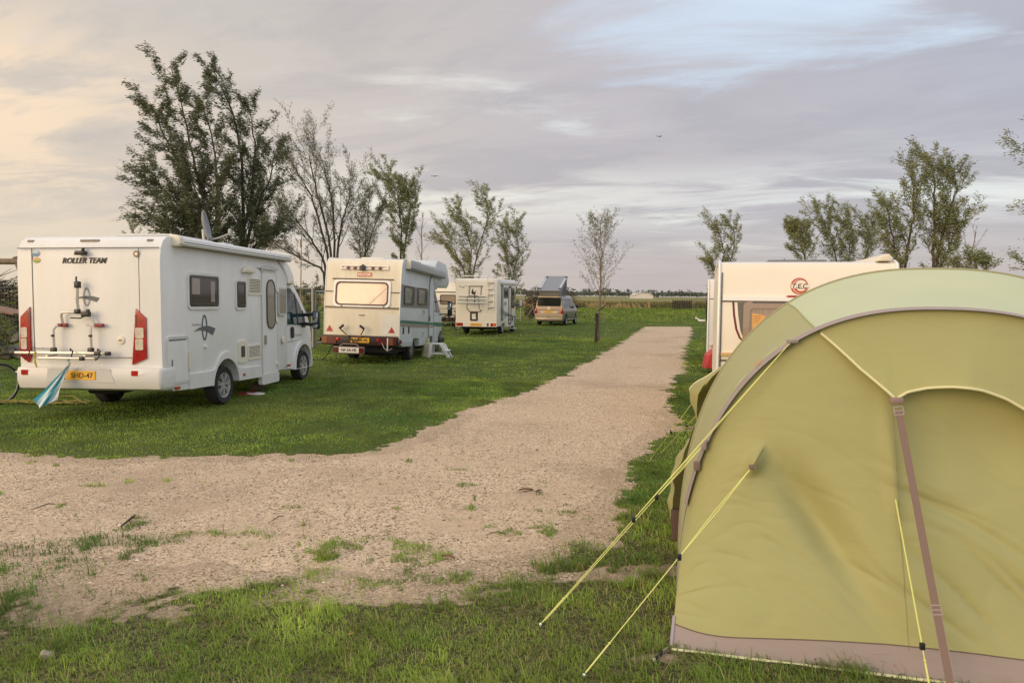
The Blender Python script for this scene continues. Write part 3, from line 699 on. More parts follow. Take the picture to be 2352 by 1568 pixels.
# right-hand side
ACR = mat('smoked acrylic pane', (.060, .057, .052), .06, spec=.6, var=.5, vscale=2.2)
window(MH, .765, 1.72, 1.715, 2.225, fnR, .045, .05, frame=WHITE2, pane=ACR)
window(MH, 2.365, 1.70, 2.73, 2.17, fnR, .04, .04, frame=WHITE2, pane=ACR)
window(MH, 4.205, 1.57, 4.555, 2.065, fnR, .035, .03, frame=GREYW, pane=CURT)
for q_ in ((.80, 1.755, 1.68, 2.20, 1), (2.40, 1.735, 2.695, 2.145, 1)):
    q = MB(fnR); q.ring(rr(*q_[:4], .04), rr(q_[0] + .02, q_[1] + .02, q_[2] - .02, q_[3] - .02, .03), .014, .018); q.build('window_rim', DARKG, MH)
for c_ in ((1.45, 1.80, 1.58, 2.14), (.86, 1.92, 1.10, 2.18)):
    q = MB(fnR); q.plate(rr(*c_), .0142, .0150); q.build('curtain', CURT, MH)
louvre(MH, 2.84, 1.935, 3.385, 2.255, fnR); louvre(MH, 2.79, .725, 3.325, 1.00, fnR)
q = MB(); q.prism(arc(0, 0, .12, 0, 180, 10, .09) + [(-.12, -.03), (.12, -.03)], 0, .03, 'z', .01, fn=lambda p: (W + p[2] * 2.2, 2.80 + p[0] * 1.9, 2.37 + p[1])); q.build('awning_lamp', OFFW, MH)
# body door
d = MB(fnR); d.plate(rr(3.40, .235, 4.08, 2.39, .12, 6), -.01, .020); door = d.build('door', WHITE, MH)
d = MB(fnR); d.ring(rr(3.385, .22, 4.095, 2.405, .13, 6), rr(3.405, .24, 4.075, 2.385, .115, 6), .0, .026); d.build('door_seal', GREYW, door)
window(door, 3.61, 1.30, 3.955, 2.225, fnR, .025, .16, frame=DARKG, pane=CURT, c=.02)
for z in (2.05, 1.43, .56):
    d = MB(fnR); d.plate(rr(4.02, z - .04, 4.13, z + .04, .02), .02, .045); d.build('hinge', OFFW, door)
d = MB(fnR); d.plate(rr(3.475, .98, 3.53, 1.16, .02), .02, .05); d.build('handle', mat('tan handle', (.34, .28, .2), .5), door)
d = MB(fnR); d.plate(rr(3.34, .20, 4.14, .40, .05), -.05, .03); d.build('door_sill', WHITE2, MH)
d = MB(fnR); d.prism(arc(3.74, 2.43, .42, 20, 160, 8, .09) + [(3.36, 2.44), (4.12, 2.44)], 0, .04, 'z', 0, fn=fnR); d.build('rain_guard', GREYW, MH)
# locker hatch, flaps
d = MB(fnR); d.plate(rr(.135, .575, .70, 1.245, .05), .0, .014); hatch = d.build('locker_door', WHITE, MH)
d = MB(fnR); d.ring(rr(.105, .545, .73, 1.275, .07), rr(.13, .57, .705, 1.25, .055), 0, .02); d.build('locker_frame', WHITE2, hatch)
d = MB(fnR); d.plate(rr(.17, 1.205, .66, 1.225, .005), .014, .018); d.build('locker_handle', SEAM, hatch)
d = MB(fnR); d.plate(rr(.235, .82, .25, .92, .005), .014, .024); d.build('locker_lock', SEAM, hatch)
d = MB(fnR); d.plate(rr(.70, .72, .755, 1.03, .015), .02, .045); d.build('hinge', OFFW, hatch)
d = MB(fnR); d.plate(rr(2.395, .70, 2.72, 1.10, .04), 0, .025); fl = d.build('service_flap', OFFW, MH)
d = MB(fnR); d.plate(rr(2.485, .80, 2.63, 1.00, .02), .025, .030); d.build('flap_panel', DARKG, fl)
d = MB(fnR); d.plate(rr(1.22, 1.05, 1.30, 1.085, .01), 0, .035); d.build('tap_cover', ALUW, MH)
d = MB(); d.lathe([(.075, 0), (.07, .025), (.03, .03), (0, .028)], (W, 4.42, 1.02), (1, 0, 0), 18); d.build('filler_cap', OFFW, MH)
for y, z in ((.32, .455), (2.52, .455), (4.62, .455)):
    d = MB(fnR); d.plate(rr(y, z, y + .09, z + .045, .008), .0, .045); d.build('side_marker', mat('amber red marker', (.40, .09, .03), .3), MH)
emblem(MH, 1.245, 1.375, .43, fnR, INKG, INKG)
d = MB(fnR); d.text('Granduca', .99, 1.435, .045, width=.28, bold=.01); d.build('lettering', INKL, MH)
d = MB(fnR); d.plate([(3.22, 2.47), (3.36, 2.44), (3.47, 2.36), (3.46, 2.345), (3.35, 2.42), (3.22, 2.455)], 0, .003); d.build('decal', INKG, MH)
# awning and roof
aw = MB(); z0 = 2.66
aw.prism([(0, 0), (.11, 0), (.135, .03), (.13, .11), (.09, .135), (0, .14)], .42, 4.55, 'x', .008, fn=lambda p: (W - .005 + p[1], p[0], z0 + p[2]))
awn = aw.build('awning_case', ALUW, MH) if False else None
aw = MB(); aw.prism([(W - .01, z0), (W + .10, z0 - .01), (W + .13, z0 + .02), (W + .125, z0 + .10), (W + .09, z0 + .13), (W - .02, z0 + .145)], .40, 4.52, 'y'); awn = aw.build('awning_case', ALUW, MH)
q = MB(); q.box((W + .128, 2.46, z0 + .045), (.008, 4.05, .012)); q.box((W + .05, 2.46, z0 - .012), (.10, 4.05, .010)); q.build('awning_groove', SEAM, awn)
for y in (.36, 4.55):
    q = MB(); q.prism([(W - .02, z0 - .02), (W + .11, z0 - .025), (W + .145, z0 + .02), (W + .14, z0 + .11), (W + .09, z0 + .145), (W - .03, z0 + .16)], y - .05, y + .05, 'y', .015); q.build('awning_end', OFFW, awn)
q = MB(); q.prism([(-.12, 2.78), (.92, 2.78), (.86, 2.835), (-.06, 2.835)], .9, 1.9, 'y', .02); q.prism([(-.14, 2.84), (.94, 2.84), (.80, 2.875), (.0, 2.885)], .85, 1.95, 'y', .015); q.build('roof_hatch', GREYW, MH)
ds = empty('satellite_dish', (0, 0, 0), parent=MH)
cD = Vector((.30, 2.85, 3.20)); aD = Vector((.91, .31, .18)).normalized()
q = MB(); q.lathe([(.305, .06), (.27, .035), (.2, .012), (.1, .002), (0, 0), (0, -.012), (.1, -.010), (.2, 0), (.27, .022), (.305, .05), (.305, .06)], cD, aD, 28); q.build('dish', mat('grey dish', (.20, .21, .22), .45), ds)
q = MB(); q.tube([cD - Vector((0, 0, .26)), cD + Vector((.32, -.1, -.22)), cD + Vector((.60, -.2, -.15))], .016, 6); q.box(cD + Vector((.60, -.2, -.12)), (.06, .06, .10), .015); q.build('feed_arm', STEEL, ds)
q = MB(); q.box(cD + Vector((.22, 0, -.36)), (.55, .35, .10), .03); q.tube([cD + Vector((0, 0, -.40)), cD + Vector((-.02, 0, -.05))], .03, 8); q.build('dish_base', GREYW, ds)
# cab
def cabx(p):
    x, y, z = p; k = 1 - .06 * max(0, z - 1.2)
    if y > 6.05: k *= 1 - .16 * ((y - 6.05) / .7) ** 2
    return Vector((x * k, y, z))
cp = [(4.66, .44), (4.66, 2.26), (5.22, 2.30), (5.50, 2.19), (5.80, 1.93), (6.10, 1.61), (6.24, 1.45), (6.42, 1.26), (6.57, 1.06), (6.68, .82), (6.72, .58), (6.66, .38), (6.45, .33), (6.26, .33)] + arc(5.80, .40, .46, 0, 180, 12) + [(5.34, .33), (4.66, .36)]
q = MB(); q.prism(cp, -1.0, 1.0, 'x', .05, 3, warp=cabx); cab = q.build('cab', WHITE, MH)
def FC(side): return lambda p: (lambda v: (side * (v.x + p[2]), v.y, v.z))(cabx((1.0, p[0], p[1])))
for sd_ in (1, -1):
    q = MB(FC(sd_)); q.plate([(4.78, 1.34), (4.74, 2.04), (4.85, 2.12), (5.25, 2.11), (5.45, 2.0), (5.68, 1.80), (5.88, 1.57), (5.97, 1.38), (5.94, 1.27), (5.5, 1.32)], -.005, .010); sw = q.build('side_window', GLASS2, cab)
    q = MB(FC(sd_)); q.plate([(5.52, 1.32), (5.58, 1.32), (5.50, 1.96), (5.44, 2.0)], .010, .016); q.build('window_bar', BLACK, sw)
    q = MB(FC(sd_)); q.plate([(4.66, .95), (5.9, .97), (5.9, .99), (4.66, .975)], -.01, .004); q.build('door_crease', GREYW, cab)
    q = MB(FC(sd_)); q.plate(rr(5.16, 1.03, 5.27, 1.27, .04), 0, .03); q.build('handle', BLACK, cab)
    q = MB(FC(sd_)); q.ring([(5.80 + math.cos(t) * .60, .36 + math.sin(t) * .60) for t in np.linspace(0, math.pi, 14)] + [(5.20, .34), (6.40, .34)][::1], [(5.80 + math.cos(t) * .47, .40 + math.sin(t) * .47) for t in np.linspace(0, math.pi, 14)] + [(5.33, .335), (6.27, .335)], -.06, .045); q.build('wheel_flare', WHITE, cab)
q = MB(FC(1)); q.text('Granduca', 5.56, 1.09, .05, width=.36, bold=.01); q.build('lettering', INKL, MH)
q = MB(lambda p: cabx(p)); q.add([(-.88, 6.10, 1.63), (.88, 6.10, 1.63), (.86, 5.52, 2.20), (-.86, 5.52, 2.20)], [(0, 1, 2, 3)]); q.build('windscreen', GLASS, cab)
q = MB(); q.box((.93, 5.18, 2.26), (.22, .24, .15), .05); q.build('corner_lamp', OFFW, MH)
for sd_ in (1, -1):
    mr_ = empty('wing_mirror', (0, 0, 0), parent=MH)
    q = MB(); q.box((sd_ * 1.31, 5.85, 1.41), (.17, .13, .42), .04); q.build('mirror_housing', BLACK, mr_)
    q = MB(); q.box((sd_ * 1.31, 5.785, 1.47), (.11, .012, .24), .004); q.box((sd_ * 1.31, 5.785, 1.27), (.10, .012, .08), .004); q.build('mirror_glass', mat('mirror glass', (.55, .62, .66), .06, metal=1.), mr_)
    q = MB(); q.tube([(sd_ * .92, 5.88, 1.52), (sd_ * 1.28, 5.86, 1.54)], .04, 8); q.tube([(sd_ * .92, 5.90, 1.33), (sd_ * 1.28, 5.86, 1.30)], .04, 8); q.prism([(5.78, 1.24), (6.02, 1.24), (5.98, 1.42), (5.86, 1.62)], .93, 1.0, 'x', .01, fn=lambda p: (sd_ * p[0], p[1], p[2])); q.build('mirror_arm', BLACK, mr_)
for sd_ in (1, -1):
    wheel(MH, sd_ * 1.01, 1.93, .355, .335, .22, 7); wheel(MH, sd_ * .93, 5.80, .385, .335, .21, 7)

# ---- old overcab camper with the MOTOR sign
OC = vroot('camper', -4.195, 20.523, .15, -.022, .016, 'old beige overcab camper with a MOTOR sign and a peach blind in its rear window', 'camper', 'motorhomes parked on the grass')
W = 1.09
prof = [(.0, .62), (-.01, 1.58), (.05, 2.28), (.10, 2.70), (.16, 2.86), (.28, 2.945), (.5, 2.96), (3.75, 2.95), (3.98, 3.14), (4.15, 3.18), (5.15, 3.12), (5.32, 3.02), (5.68, 2.56), (5.62, 2.42), (5.40, 2.31), (4.25, 2.31), (3.60, 2.25), (3.58, .46), (2.06, .45), (1.97, .68), (1.38, .69), (1.28, .47), (.3, .50)]
q = MB(); q.prism(prof, -W, W, 'x', .035, 2); q.build('body', COOL_SHADED, OC)
# the rear panel in yellowed sheet, warm light tinted into its colour
rp = [(-.01, .795), (-.02, 1.58), (.04, 2.28), (.09, 2.70), (.15, 2.865), (.22, 2.915)]
def rearx(z):
    for (y0, z0), (y1, z1) in zip(rp, rp[1:]):
        if z <= z1: return y0 + (y1 - y0) * (z - z0) / (z1 - z0)
    return rp[-1][0]
q = MB(); zs = list(np.linspace(.795, 2.915, 24)); xs = np.linspace(-1.075, 1.075, 8)
q.add([(x, rearx(z) - .012, z) for z in zs for x in xs], [(i * 8 + j, i * 8 + j + 1, (i + 1) * 8 + j + 1, (i + 1) * 8 + j) for i in range(23) for j in range(7)], True)
q.build('rear_panel', YELLOWED_LIT, OC)
for x in (-1.085, 1.085):
    q = MB(); q.tube([(x, rearx(z) - .012, z) for z in np.linspace(.75, 2.90, 14)] + [(x, .35, 2.955), (x, 2., 2.965)], .016, 6); q.build('edge_trim', ALUW, OC)
def OB(p): return (p[0], rearx(p[1]) - .013 - p[2], p[1])
q = MB(OB); q.box((0, 1.578, .004), (2.15, .026, .022)); q.build('moulding', SEAM, OC)
for x in (-.96, .955):
    q = MB(OB); q.box((x, 2.005, .004), (.26, .026, .02)); q.build('moulding', SEAM, OC)
q = MB(OB); q.box((0, 1.548, .002), (2.15, .016, .014)); q.build('moulding', BROWN, OC)
f = MB(OB); f.ring(rr(-.83, 1.585, .815, 2.335, .10), rr(-.765, 1.64, .745, 2.275, .13), 0, .035); rw_ = f.build('rear_window', ALUW, OC)
f = MB(OB); f.ring(rr(-.775, 1.63, .755, 2.285, .13), rr(-.735, 1.67, .715, 2.245, .11), .034, .040); f.build('rubber_seal', mat('brown rubber seal', (.10, .06, .05), .6), rw_)
f = MB(OB); f.plate(rr(-.775, 1.63, .755, 2.285, .13), .0, .022); f.build('pane', BLIND, rw_)
f = MB(OB); f.plate([(.20, 1.68), (.26, 1.68), (.715, 2.12), (.715, 2.16)], .0222, .024); f.build('blind_fold_shade', mat('painted blind fold shade', (.62, .47, .38), .4), rw_)  # flat darker strip, a fold's shade painted over the blind
f = MB(OB); f.tube([(-.88, 2.36, .02), (.88, 2.36, .02)], .018, 6); f.build('awning_rail', mat('brown rail', (.16, .12, .09), .5), OC)
for x in (-.58, .64):
    f = MB(OB); f.box((x, 1.60, .03), (.05, .05, .03), .005); f.build('catch', BROWN, rw_)
f = MB(OB); f.tube([(-.075, 1.37, 0), (-.075, 1.365, .03), (.075, 1.365, .03), (.075, 1.37, 0)], .011, 6); f.build('handle', BROWN, OC)
f = MB(OB); f.plate(rr(.58, .82, 1.07, 1.40), 0, .006); f.build('repair_patch', mat('whiter patch panel', (.76, .74, .68), .5, var=.1), OC)
for x in (-.93, .87):
    f = MB(OB); f.plate([(x - .095, .895), (x + .095, .895), (x, 1.06)], .004, .018); f.build('triangle_reflector', REDP, OC)
f = MB(OB); f.plate(rr(-.18, 2.43, .245, 2.545, .01), 0, .012); sg_ = f.build('sign', mat('orange red sign', (.62, .16, .07), .5), OC)
f = MB(OB); f.text('MOTOR', .032, 2.487, .072, c=.014, bold=.05, width=.37); f.build('sign_letters', PLATEW, sg_)
f = MB(OB); f.tube([(-.65, 2.64, .03), (.72, 2.64, .03)], .022, 6); f.tube([(-.65, 2.72, .03), (.72, 2.72, .03)], .012, 6)
for x in (-.64, .71): f.box((x, 2.68, .02), (.025, .12, .05))
lb = f.build('lamp_rail', PLATEW, OC)
for x in (-.44, -.245, .27, .48):
    f = MB(OB); f.lathe([(.0, .05), (.045, .045), (.05, .0)], (x, 2.66, .03), (0, 0, 1), 12); f.build('marker_lamp', DRED, lb)
f = MB(OB); f.box((-.02, 2.665, .06), (.16, .13, .10), .02); f.box((-.02, 2.735, .05), (.06, .06, .05), .01); f.build('reversing_camera', BLACK, OC)
# lamp bar, plates, folded carrier, tow board
f = MB(); f.box((-.04, -.01, .655), (2.20, .16, .27), .02); bar = f.build('lamp_bar', mat('dark red brown bumper', (.022, .010, .009), .5), OC)
for x0, x1, m1 in ((-1.12, -.97, mat('faded orange lens', (.20, .065, .02), .35)), (-.96, -.70, DRED), (.52, .74, DRED), (.78, .94, mat('faded orange lens', (.20, .065, .02), .35)), (.95, 1.03, DRED)):
    f = MB(FB(-.09)); f.plate(rr(x0, .56, x1, .75, .015), 0, .02); f.build('tail_lamp', m1, bar)
for x in (-.66, .50):
    f = MB(); f.lathe([(0, .02), (.05, .018), (.055, 0)], (x, -.09, .685), (0, -1, 0), 14); f.build('round_reflector', RED, bar)
for x in (-1.19, 1.10):
    f = MB(); f.lathe([(0, .06), (.05, .05), (.06, 0)], (x, .0, .66), (1 if x > 0 else -1, 0, 0), 12); f.build('side_lamp', DRED, bar)
f = MB(FB(-.095)); f.plate(rr(-.28, .60, .255, .735, .01), 0, .01); p_ = f.build('number_plate', PLATE, OC)
f = MB(FB(-.095)); f.text('NF-54-VR', -.01, .668, .085, c=.012, bold=.03, width=.46); f.build('plate_letters', INK, p_)
for pts in ([(-.17, -.14, .60), (-.36, -.15, .80), (-.585, -.16, .985)], [(-.12, -.14, .62), (.02, -.15, .80), (.125, -.16, .985)]):
    sgn = -1 if pts[-1][0] < 0 else 1
    f = MB(); f.tube(pts, .016, 6); arm = f.build('carrier_arm', BLACK, OC)
    e = Vector(pts[-1]); f = MB(); f.tube([e, e + Vector((-sgn * .12, -.02, .09))], .035, 8); f.build('rubber_grip', BLACK, arm)
    mid_ = Vector(pts[1]); f = MB(); f.box(mid_, (.05, .05, .04), .01); f.build('collar', mat('ochre collar', (.55, .33, .05), .6), arm)
tb = empty('tow_board', (0, 0, 0), parent=OC)
f = MB(); f.box((-.25, -.30, .395), (.90, .04, .20), .02); f.tube([(-.52, -.28, .50), (-.44, -.26, .56), (-.06, -.26, .56), (.02, -.28, .50)], .02, 6); f.build('board', mat('brown grey board', (.20, .16, .14), .6), tb)
f = MB(FB(-.322)); f.plate(rr(-.52, .325, .045, .47, .01), 0, .012); p_ = f.build('number_plate', PLATEW, tb)
f = MB(FB(-.322)); f.text('NF-54-VR', -.238, .397, .085, c=.014, bold=.03, width=.46); f.build('plate_letters', INK, p_)
for x0 in (-.685, .06):
    f = MB(FB(-.322)); f.plate(rr(x0, .33, x0 + .125, .465, .01), 0, .02); f.build('board_lamp', DRED, tb)
f = MB(); f.tube([(-.25, -.28, .40), (-.25, .0, .45)], .03, 6); f.build('tow_bar', UNDER, OC)
f = MB(); f.box((0, 2.4, .50), (1.75, 4.6, .34)); f.box((0, 1.66, .45), (1.3, .9, .5)); f.box((.35, .55, .36), (.9, .6, .26), .06); f.tube([(-.8, 1.66, .36), (.8, 1.66, .36)], .09, 8); f.build('chassis', UNDER, OC)
f = MB(); f.tube([(.62, -.10, .62), (.70, -.14, .48), (.80, -.16, .40), (.92, -.12, .47)], .012, 5); f.build('cable', STEEL, OC)
f = MB(); f.box((.79, -.12, .58), (.03, .04, .34), .008); f.build('corner_steady', ALUW, OC)
# right side
fnO = FR(W)
f = MB(fnO); f.plate(rr(.03, .62, 1.22, 1.10), 0, .003); f.build('locker_door', COOL_SHADED, OC)
f = MB(fnO); f.plate([(.08, 1.61), (2.94, 1.585), (2.94, 2.17), (.08, 2.245)], 0, .006); f.build('window_band', mat('grey window band', (.21, .195, .18), .45), OC)
for y0, y1 in ((.32, 1.27), (1.70, 2.68)):
    o = window(OC, y0, 1.70, y1, 2.19, fnO, .014, .06, frame=DARKG, pane=mat('greyish acrylic pane', (.10, .095, .09), .08, spec=.5), c=.006)
    f = MB(fnO); f.plate([(y0 + .06, 1.74), (y1 - .34, 1.74), (y1 - .22, 1.95), (y1 - .30, 2.14), (y0 + .06, 2.16)], .0205, .022); f.build('curtain', mat('pale net curtain', (.25, .24, .23), .5, var=.5, vscale=7, coat=.6), o)
f = MB(fnO); f.plate([(3.01, .46)] + [(3.55, .46), (3.55, 2.25)] + arc(3.28, 2.25, .27, 0, 180, 10, .37)[1:-1] + [(3.01, 2.25)], .004, .022); dr = f.build('door', COOL_SHADED, OC)
f = MB(fnO); o_ = [(2.99, .44), (3.57, .44), (3.57, 2.25)] + arc(3.28, 2.25, .29, 0, 180, 10, .39)[1:-1] + [(2.99, 2.25)]
i_ = [(3.03, .48), (3.53, .48), (3.53, 2.25)] + arc(3.28, 2.25, .25, 0, 180, 10, .35)[1:-1] + [(3.03, 2.25)]
f.ring(o_, i_, .0, .030); f.build('door_seal', mat('grey door seal', (.26, .27, .27), .6), dr)
f = MB(fnO); f.plate(rr(3.01, 1.20, 3.05, 1.36), .02, .05); f.build('handle', DARKG, dr)
f = MB(fnO); f.plate([(.01, 1.175), (3.57, 1.055), (3.57, 1.14), (.01, 1.26)], .0225, .0255) ; f.build('green_stripe', GREEN, OC)
f = MB(fnO); f.plate([(.01, 1.10), (3.57, .985), (3.57, 1.025), (.01, 1.145)], .0225, .0255); f.build('brown_stripe', BROWN, OC)
for y, z, w_, h_ in ((2.25, 1.38, .30, .18), (2.25, .72, .26, .18), (3.72, 2.20, .22, .26)):
    louvre(OC, y, z, y + w_, z + h_, fnO, GREYW, n=5)
for y in (.27, .80):
    f = MB(fnO); f.plate(rr(y, .86, y + .10, 1.06, .04), .003, .018); f.build('grip', BLACK, OC)
f = MB(fnO); f.plate(rr(3.02, .52, 3.42, .72, .01), .022, .03); f.build('step_opening', DARKG, OC)
f = MB(); f.prism([(W, 2.70), (W + .13, 2.69), (W + .15, 2.78), (W + .13, 2.92), (W - .02, 2.95)], .44, 4.58, 'y', .008, fn=lambda p: (p[0], p[1], p[2] - .022 * p[1])); aw2 = f.build('awning_case', mat('grey awning case', (.36, .37, .38), .4), OC)
f = MB(); f.box((W + .07, .42, 2.81), (.17, .03, .25), .01); f.build('awning_end', OFFW, aw2)
f = MB(); f.box((W + .145, 2.5, 2.72), (.01, 4.0, .02), fn=lambda p: (p[0], p[1], p[2] - .022 * p[1])); f.build('awning_groove', SEAM, aw2)
f = MB(); f.box((-.2, 1.6, 3.0), (.7, .6, .10), .03); f.build('roof_hatch', OFFW, OC)
f = MB(); f.box((.45, 3.4, 3.02), (.10, .10, .16), .02); f.build('roof_vent', DARKG, OC)
f = MB(fnO); f.plate(rr(4.35, 2.72, 4.45, 2.95, .02), 0, .004); f.build('cab_bed_seal', GREYW, OC)
# cab
def ocx(p):
    k = 1 - .13 * max(0, p[2] - 1.25); k *= 1 - (.30 * ((p[1] - 4.9) / .8) ** 2 if p[1] > 4.9 else 0)
    return Vector((p[0] * k, p[1], p[2]))
f = MB(); f.prism([(3.56, .46), (3.56, 2.30), (4.42, 2.30), (4.86, 1.50), (5.0, 1.36), (5.50, 1.18), (5.62, 1.02), (5.64, .55), (5.35, .50)] + arc(4.92, .42, .43, 10, 170, 10) + [(4.45, .48)], -1.03, 1.03, 'x', .04, 2, warp=ocx); cb_ = f.build('cab', COOL_SHADED, OC)
def OCF(p): v = ocx((1.03, p[0], p[1])); return (v.x + p[2], v.y, v.z)
f = MB(OCF); f.plate([(3.62, 1.54), (4.25, 1.54), (4.25, 2.10), (3.62, 2.16)], 0, .01); f.build('side_window', CURT, cb_)
f = MB(OCF); f.plate([(4.30, 1.50), (4.78, 1.48), (4.42, 2.16), (4.30, 2.16)], 0, .012); f.build('side_window', GLASS, cb_)
f = MB(OCF); f.plate([(3.60, 1.045)] + [(y, 1.045 - (y - 3.6) * .036) for y in np.linspace(3.8, 5.35, 8)] + [(y, 1.165 - (y - 3.6) * .036) for y in np.linspace(5.35, 3.6, 9)], .0, .006); f.build('green_stripe', GREEN, cb_)
f = MB(OCF); f.plate([(4.95, 1.10), (4.95, 1.12), (3.6, 1.20), (3.6, 1.18)], 0, .005); f.build('door_crease', GREYW, cb_)
f = MB(lambda p: tuple(ocx(p))); f.add([(-.9, 4.86, 1.54), (.9, 4.86, 1.54), (.9, 4.46, 2.27), (-.9, 4.46, 2.27)], [(0, 1, 2, 3)]); f.build('windscreen', GLASS, cb_)
f = MB(); f.box((0, 5.66, .52), (1.9, .14, .20), .03); f.box((.88, 5.35, .52), (.12, .55, .18), .03); f.build('front_bumper', BLACK, cb_)
mr_ = empty('wing_mirror', (0, 0, 0), parent=OC)
f = MB(); f.box((1.36, 4.75, 1.60), (.16, .10, .50), .04); f.build('mirror_housing', BLACK, mr_)
f = MB(); f.tube([(.95, 4.75, 1.85), (1.36, 4.75, 1.84)], .02, 6); f.tube([(.98, 4.75, 1.40), (1.36, 4.75, 1.42)], .02, 6); f.build('mirror_arm', BLACK, mr_)
f = MB(); f.box((1.36, 4.695, 1.68), (.10, .01, .22), .004); f.build('mirror_glass', MATS['mirror glass'], mr_)
for sd_ in (1, -1):
    wheel(OC, sd_ * .84, 1.66, .37, .33, .24, 6, .52, True); wheel(OC, sd_ * .80, 4.92, .43, .33, .20, 6, .52, True)

# ---- cream camper with ladder
LC = vroot('camper', -1.77, 36.21, .215, 0, 0, 'cream camper with a roof ladder and bicycle carrier on its flat back', 'camper', 'motorhomes parked on the grass')
W = 1.06
f = MB(); f.prism([(0, .40), (0, 2.60), (.06, 2.71), (.18, 2.76), (3.9, 2.76), (4.25, 2.66), (4.45, 2.40), (4.35, 2.15), (4.05, 2.05), (4.05, .30), (1.92, .30), (1.85, .52), (1.10, .52), (1.03, .38)], -W, W, 'x', .07, 3)
f.build('body', CREAM, LC)
f = MB(FB()); f.plate(rr(-1.04, .40, 1.04, .61), 0, .02); st = f.build('lamp_strip', PLATEW, LC)
for x0, x1, m1 in ((-1.03, -.96, ORANGE), (-.95, -.66, RED), (.56, .64, DRED), (.74, .88, RED), (.90, 1.02, ORANGE)):
    f = MB(FB(-.02)); f.plate(rr(x0, .43, x1, .58, .01), 0, .015); f.build('tail_lamp', m1, st)
f = MB(FB(-.02)); f.plate(rr(-.29, .435, .30, .575, .01), 0, .012); p_ = f.build('number_plate', PLATE, st)
f = MB(FB(-.034)); f.text('91-BJ-LX', .02, .505, .085, c=.001, bold=.03, width=.44) if False else f.plate(rr(-.20, .48, -.14, .53), 0, .002)
for x in (-.08, -.02, .07, .13, .22): f.plate(rr(x - .018, .475, x + .012, .535), 0, .002)
f.build('plate_marks', mat('blurred brown marks', (.45, .24, .05), .5), p_)
f = MB(FB()); f.ring(rr(-.30, .68, .09, 1.125, .04), rr(-.215, .765, .0, 1.04, .02), 0, .015); f.plate(rr(-.02, .87, .09, .97), .0, .0155); f.build('hatch_frame', BLACK, LC)
f = MB(FB()); f.plate(rr(-.62, 2.36, -.35, 2.375), 0, .003); f.plate([(-.86, 2.33), (-.60, 2.34), (-.60, 2.29), (-.70, 2.31)], 0, .003); f.plate(arc(-.82, 2.37, .03, 0, 360, 8)[:-1], 0, .003); f.build('decal', INKG, LC)
f = MB(FB()); f.plate([(-.25, 2.06), (-.20, 2.24), (-.16, 2.24), (-.13, 2.10), (-.05, 2.10), (-.04, 2.20), (-.01, 2.05), (-.06, 2.00), (-.04, 1.94), (-.22, 1.99)], 0, .004); f.build('decal', INK, LC)
ld = empty('ladder', (0, 0, 0), parent=LC)
for x in (.60, .90):
    f = MB(); f.tube([(x, -.10, 1.22), (x, -.10, 2.80), (x, -.02, 2.90), (x, .20, 2.88)], .018, 6); f.build('rail', ALU, ld)
for z in (1.35, 1.66, 1.98, 2.24, 2.55):
    f = MB(); f.box((.75, -.10, z), (.32, .05, .03), .005); ru_ = f.build('rung', ALU, ld); f = MB(); f.box((.75, -.095, z - .025), (.28, .045, .02)); f.build('rung_shade', SEAM, ru_)  # dark bar below each rung stands in for its shade
bk = empty('bike_rack', (0, 0, 0), parent=LC)
for z, y in ((1.90, -.22), (1.74, -.32), (1.57, -.42)):
    f = MB(); f.box((-.16, y, z), (1.36, .05, .045), .01); rl_ = f.build('rail', ALUW, bk); f = MB(); f.box((-.16, y + .01, z - .038), (1.36, .05, .03)); f.build('rail_shade', SEAM, rl_)  # dark bar under the rail, put in as its shadow
for pts in ([(-.38, -.04, 1.20), (-.38, -.30, 1.30), (-.35, -.34, 1.86), (-.30, -.30, 1.90), (.15, -.30, 1.90), (.20, -.34, 1.86), (.24, -.30, 1.30), (.24, -.04, 1.20)], [(-.40, -.03, 1.22), (-.34, -.05, 1.14), (.22, -.05, 1.14), (.28, -.03, 1.22)], [(-.36, -.02, 2.38), (.36, -.02, 2.38)], [(-.33, -.02, 2.36), (-.36, -.03, 1.95)], [(.26, -.02, 2.36), (.24, -.03, 1.95)]):
    f = MB(); f.tube(pts, .022, 6); f.build('rack_tube', mat('dull rack tube', (.24, .22, .19), .5), bk)
f = MB(); f.tube([(-.02, -.2, 2.06), (.0, -.25, 1.80), (-.01, -.30, 1.50)], .03, 6); f.build('holder', BLACK, bk)
rl = MB(); rl.tube([(-.82, .25, 2.80), (-.82, .25, 2.88), (.85, .25, 2.88), (.85, .25, 2.80)], .025, 6); rl.tube([(.95, .3, 2.86), (.95, 3.4, 2.86), (.95, 3.4, 2.78)], .02, 6); rl.build('roof_rail', ALUW, LC)
f = MB(); f.lathe([(.36, .07), (.25, .03), (0, 0), (.25, .05), (.36, .09), (.36, .07)], (.80, 2.0, 3.20), Vector((.97, .1, .2)), 20); f.tube([(.80, 2.0, 2.86), (.85, 2.0, 3.0), (1.15, 1.95, 3.08)], .02, 6); f.box((.85, 2.0, 2.82), (.5, .3, .1), .03); f.build('satellite_dish', OFFW, LC)
fnL = FR(W)
f = MB(); f.prism([(W - .01, 2.52), (W + .08, 2.51), (W + .10, 2.60), (W + .06, 2.69), (W - .03, 2.70)], .5, 4.4, 'y', .01); f.build('awning_case', ALUW, LC)
for y0, z0, y1, z1 in ((.82, .68, 1.22, 2.46),):
    f = MB(fnL); f.ring(rr(y0, z0, y1, z1, .03), rr(y0 + .09, z0 + .06, y1 - .09, z1 - .06, .02), 0, .02); f.build('locker_door', BLACK, LC)
f = MB(fnL); f.ring(rr(2.50, .42, 3.15, 2.42, .16, 5), rr(2.60, .50, 3.05, 2.34, .12, 5), 0, .02); dr = f.build('door', BLACK, LC)
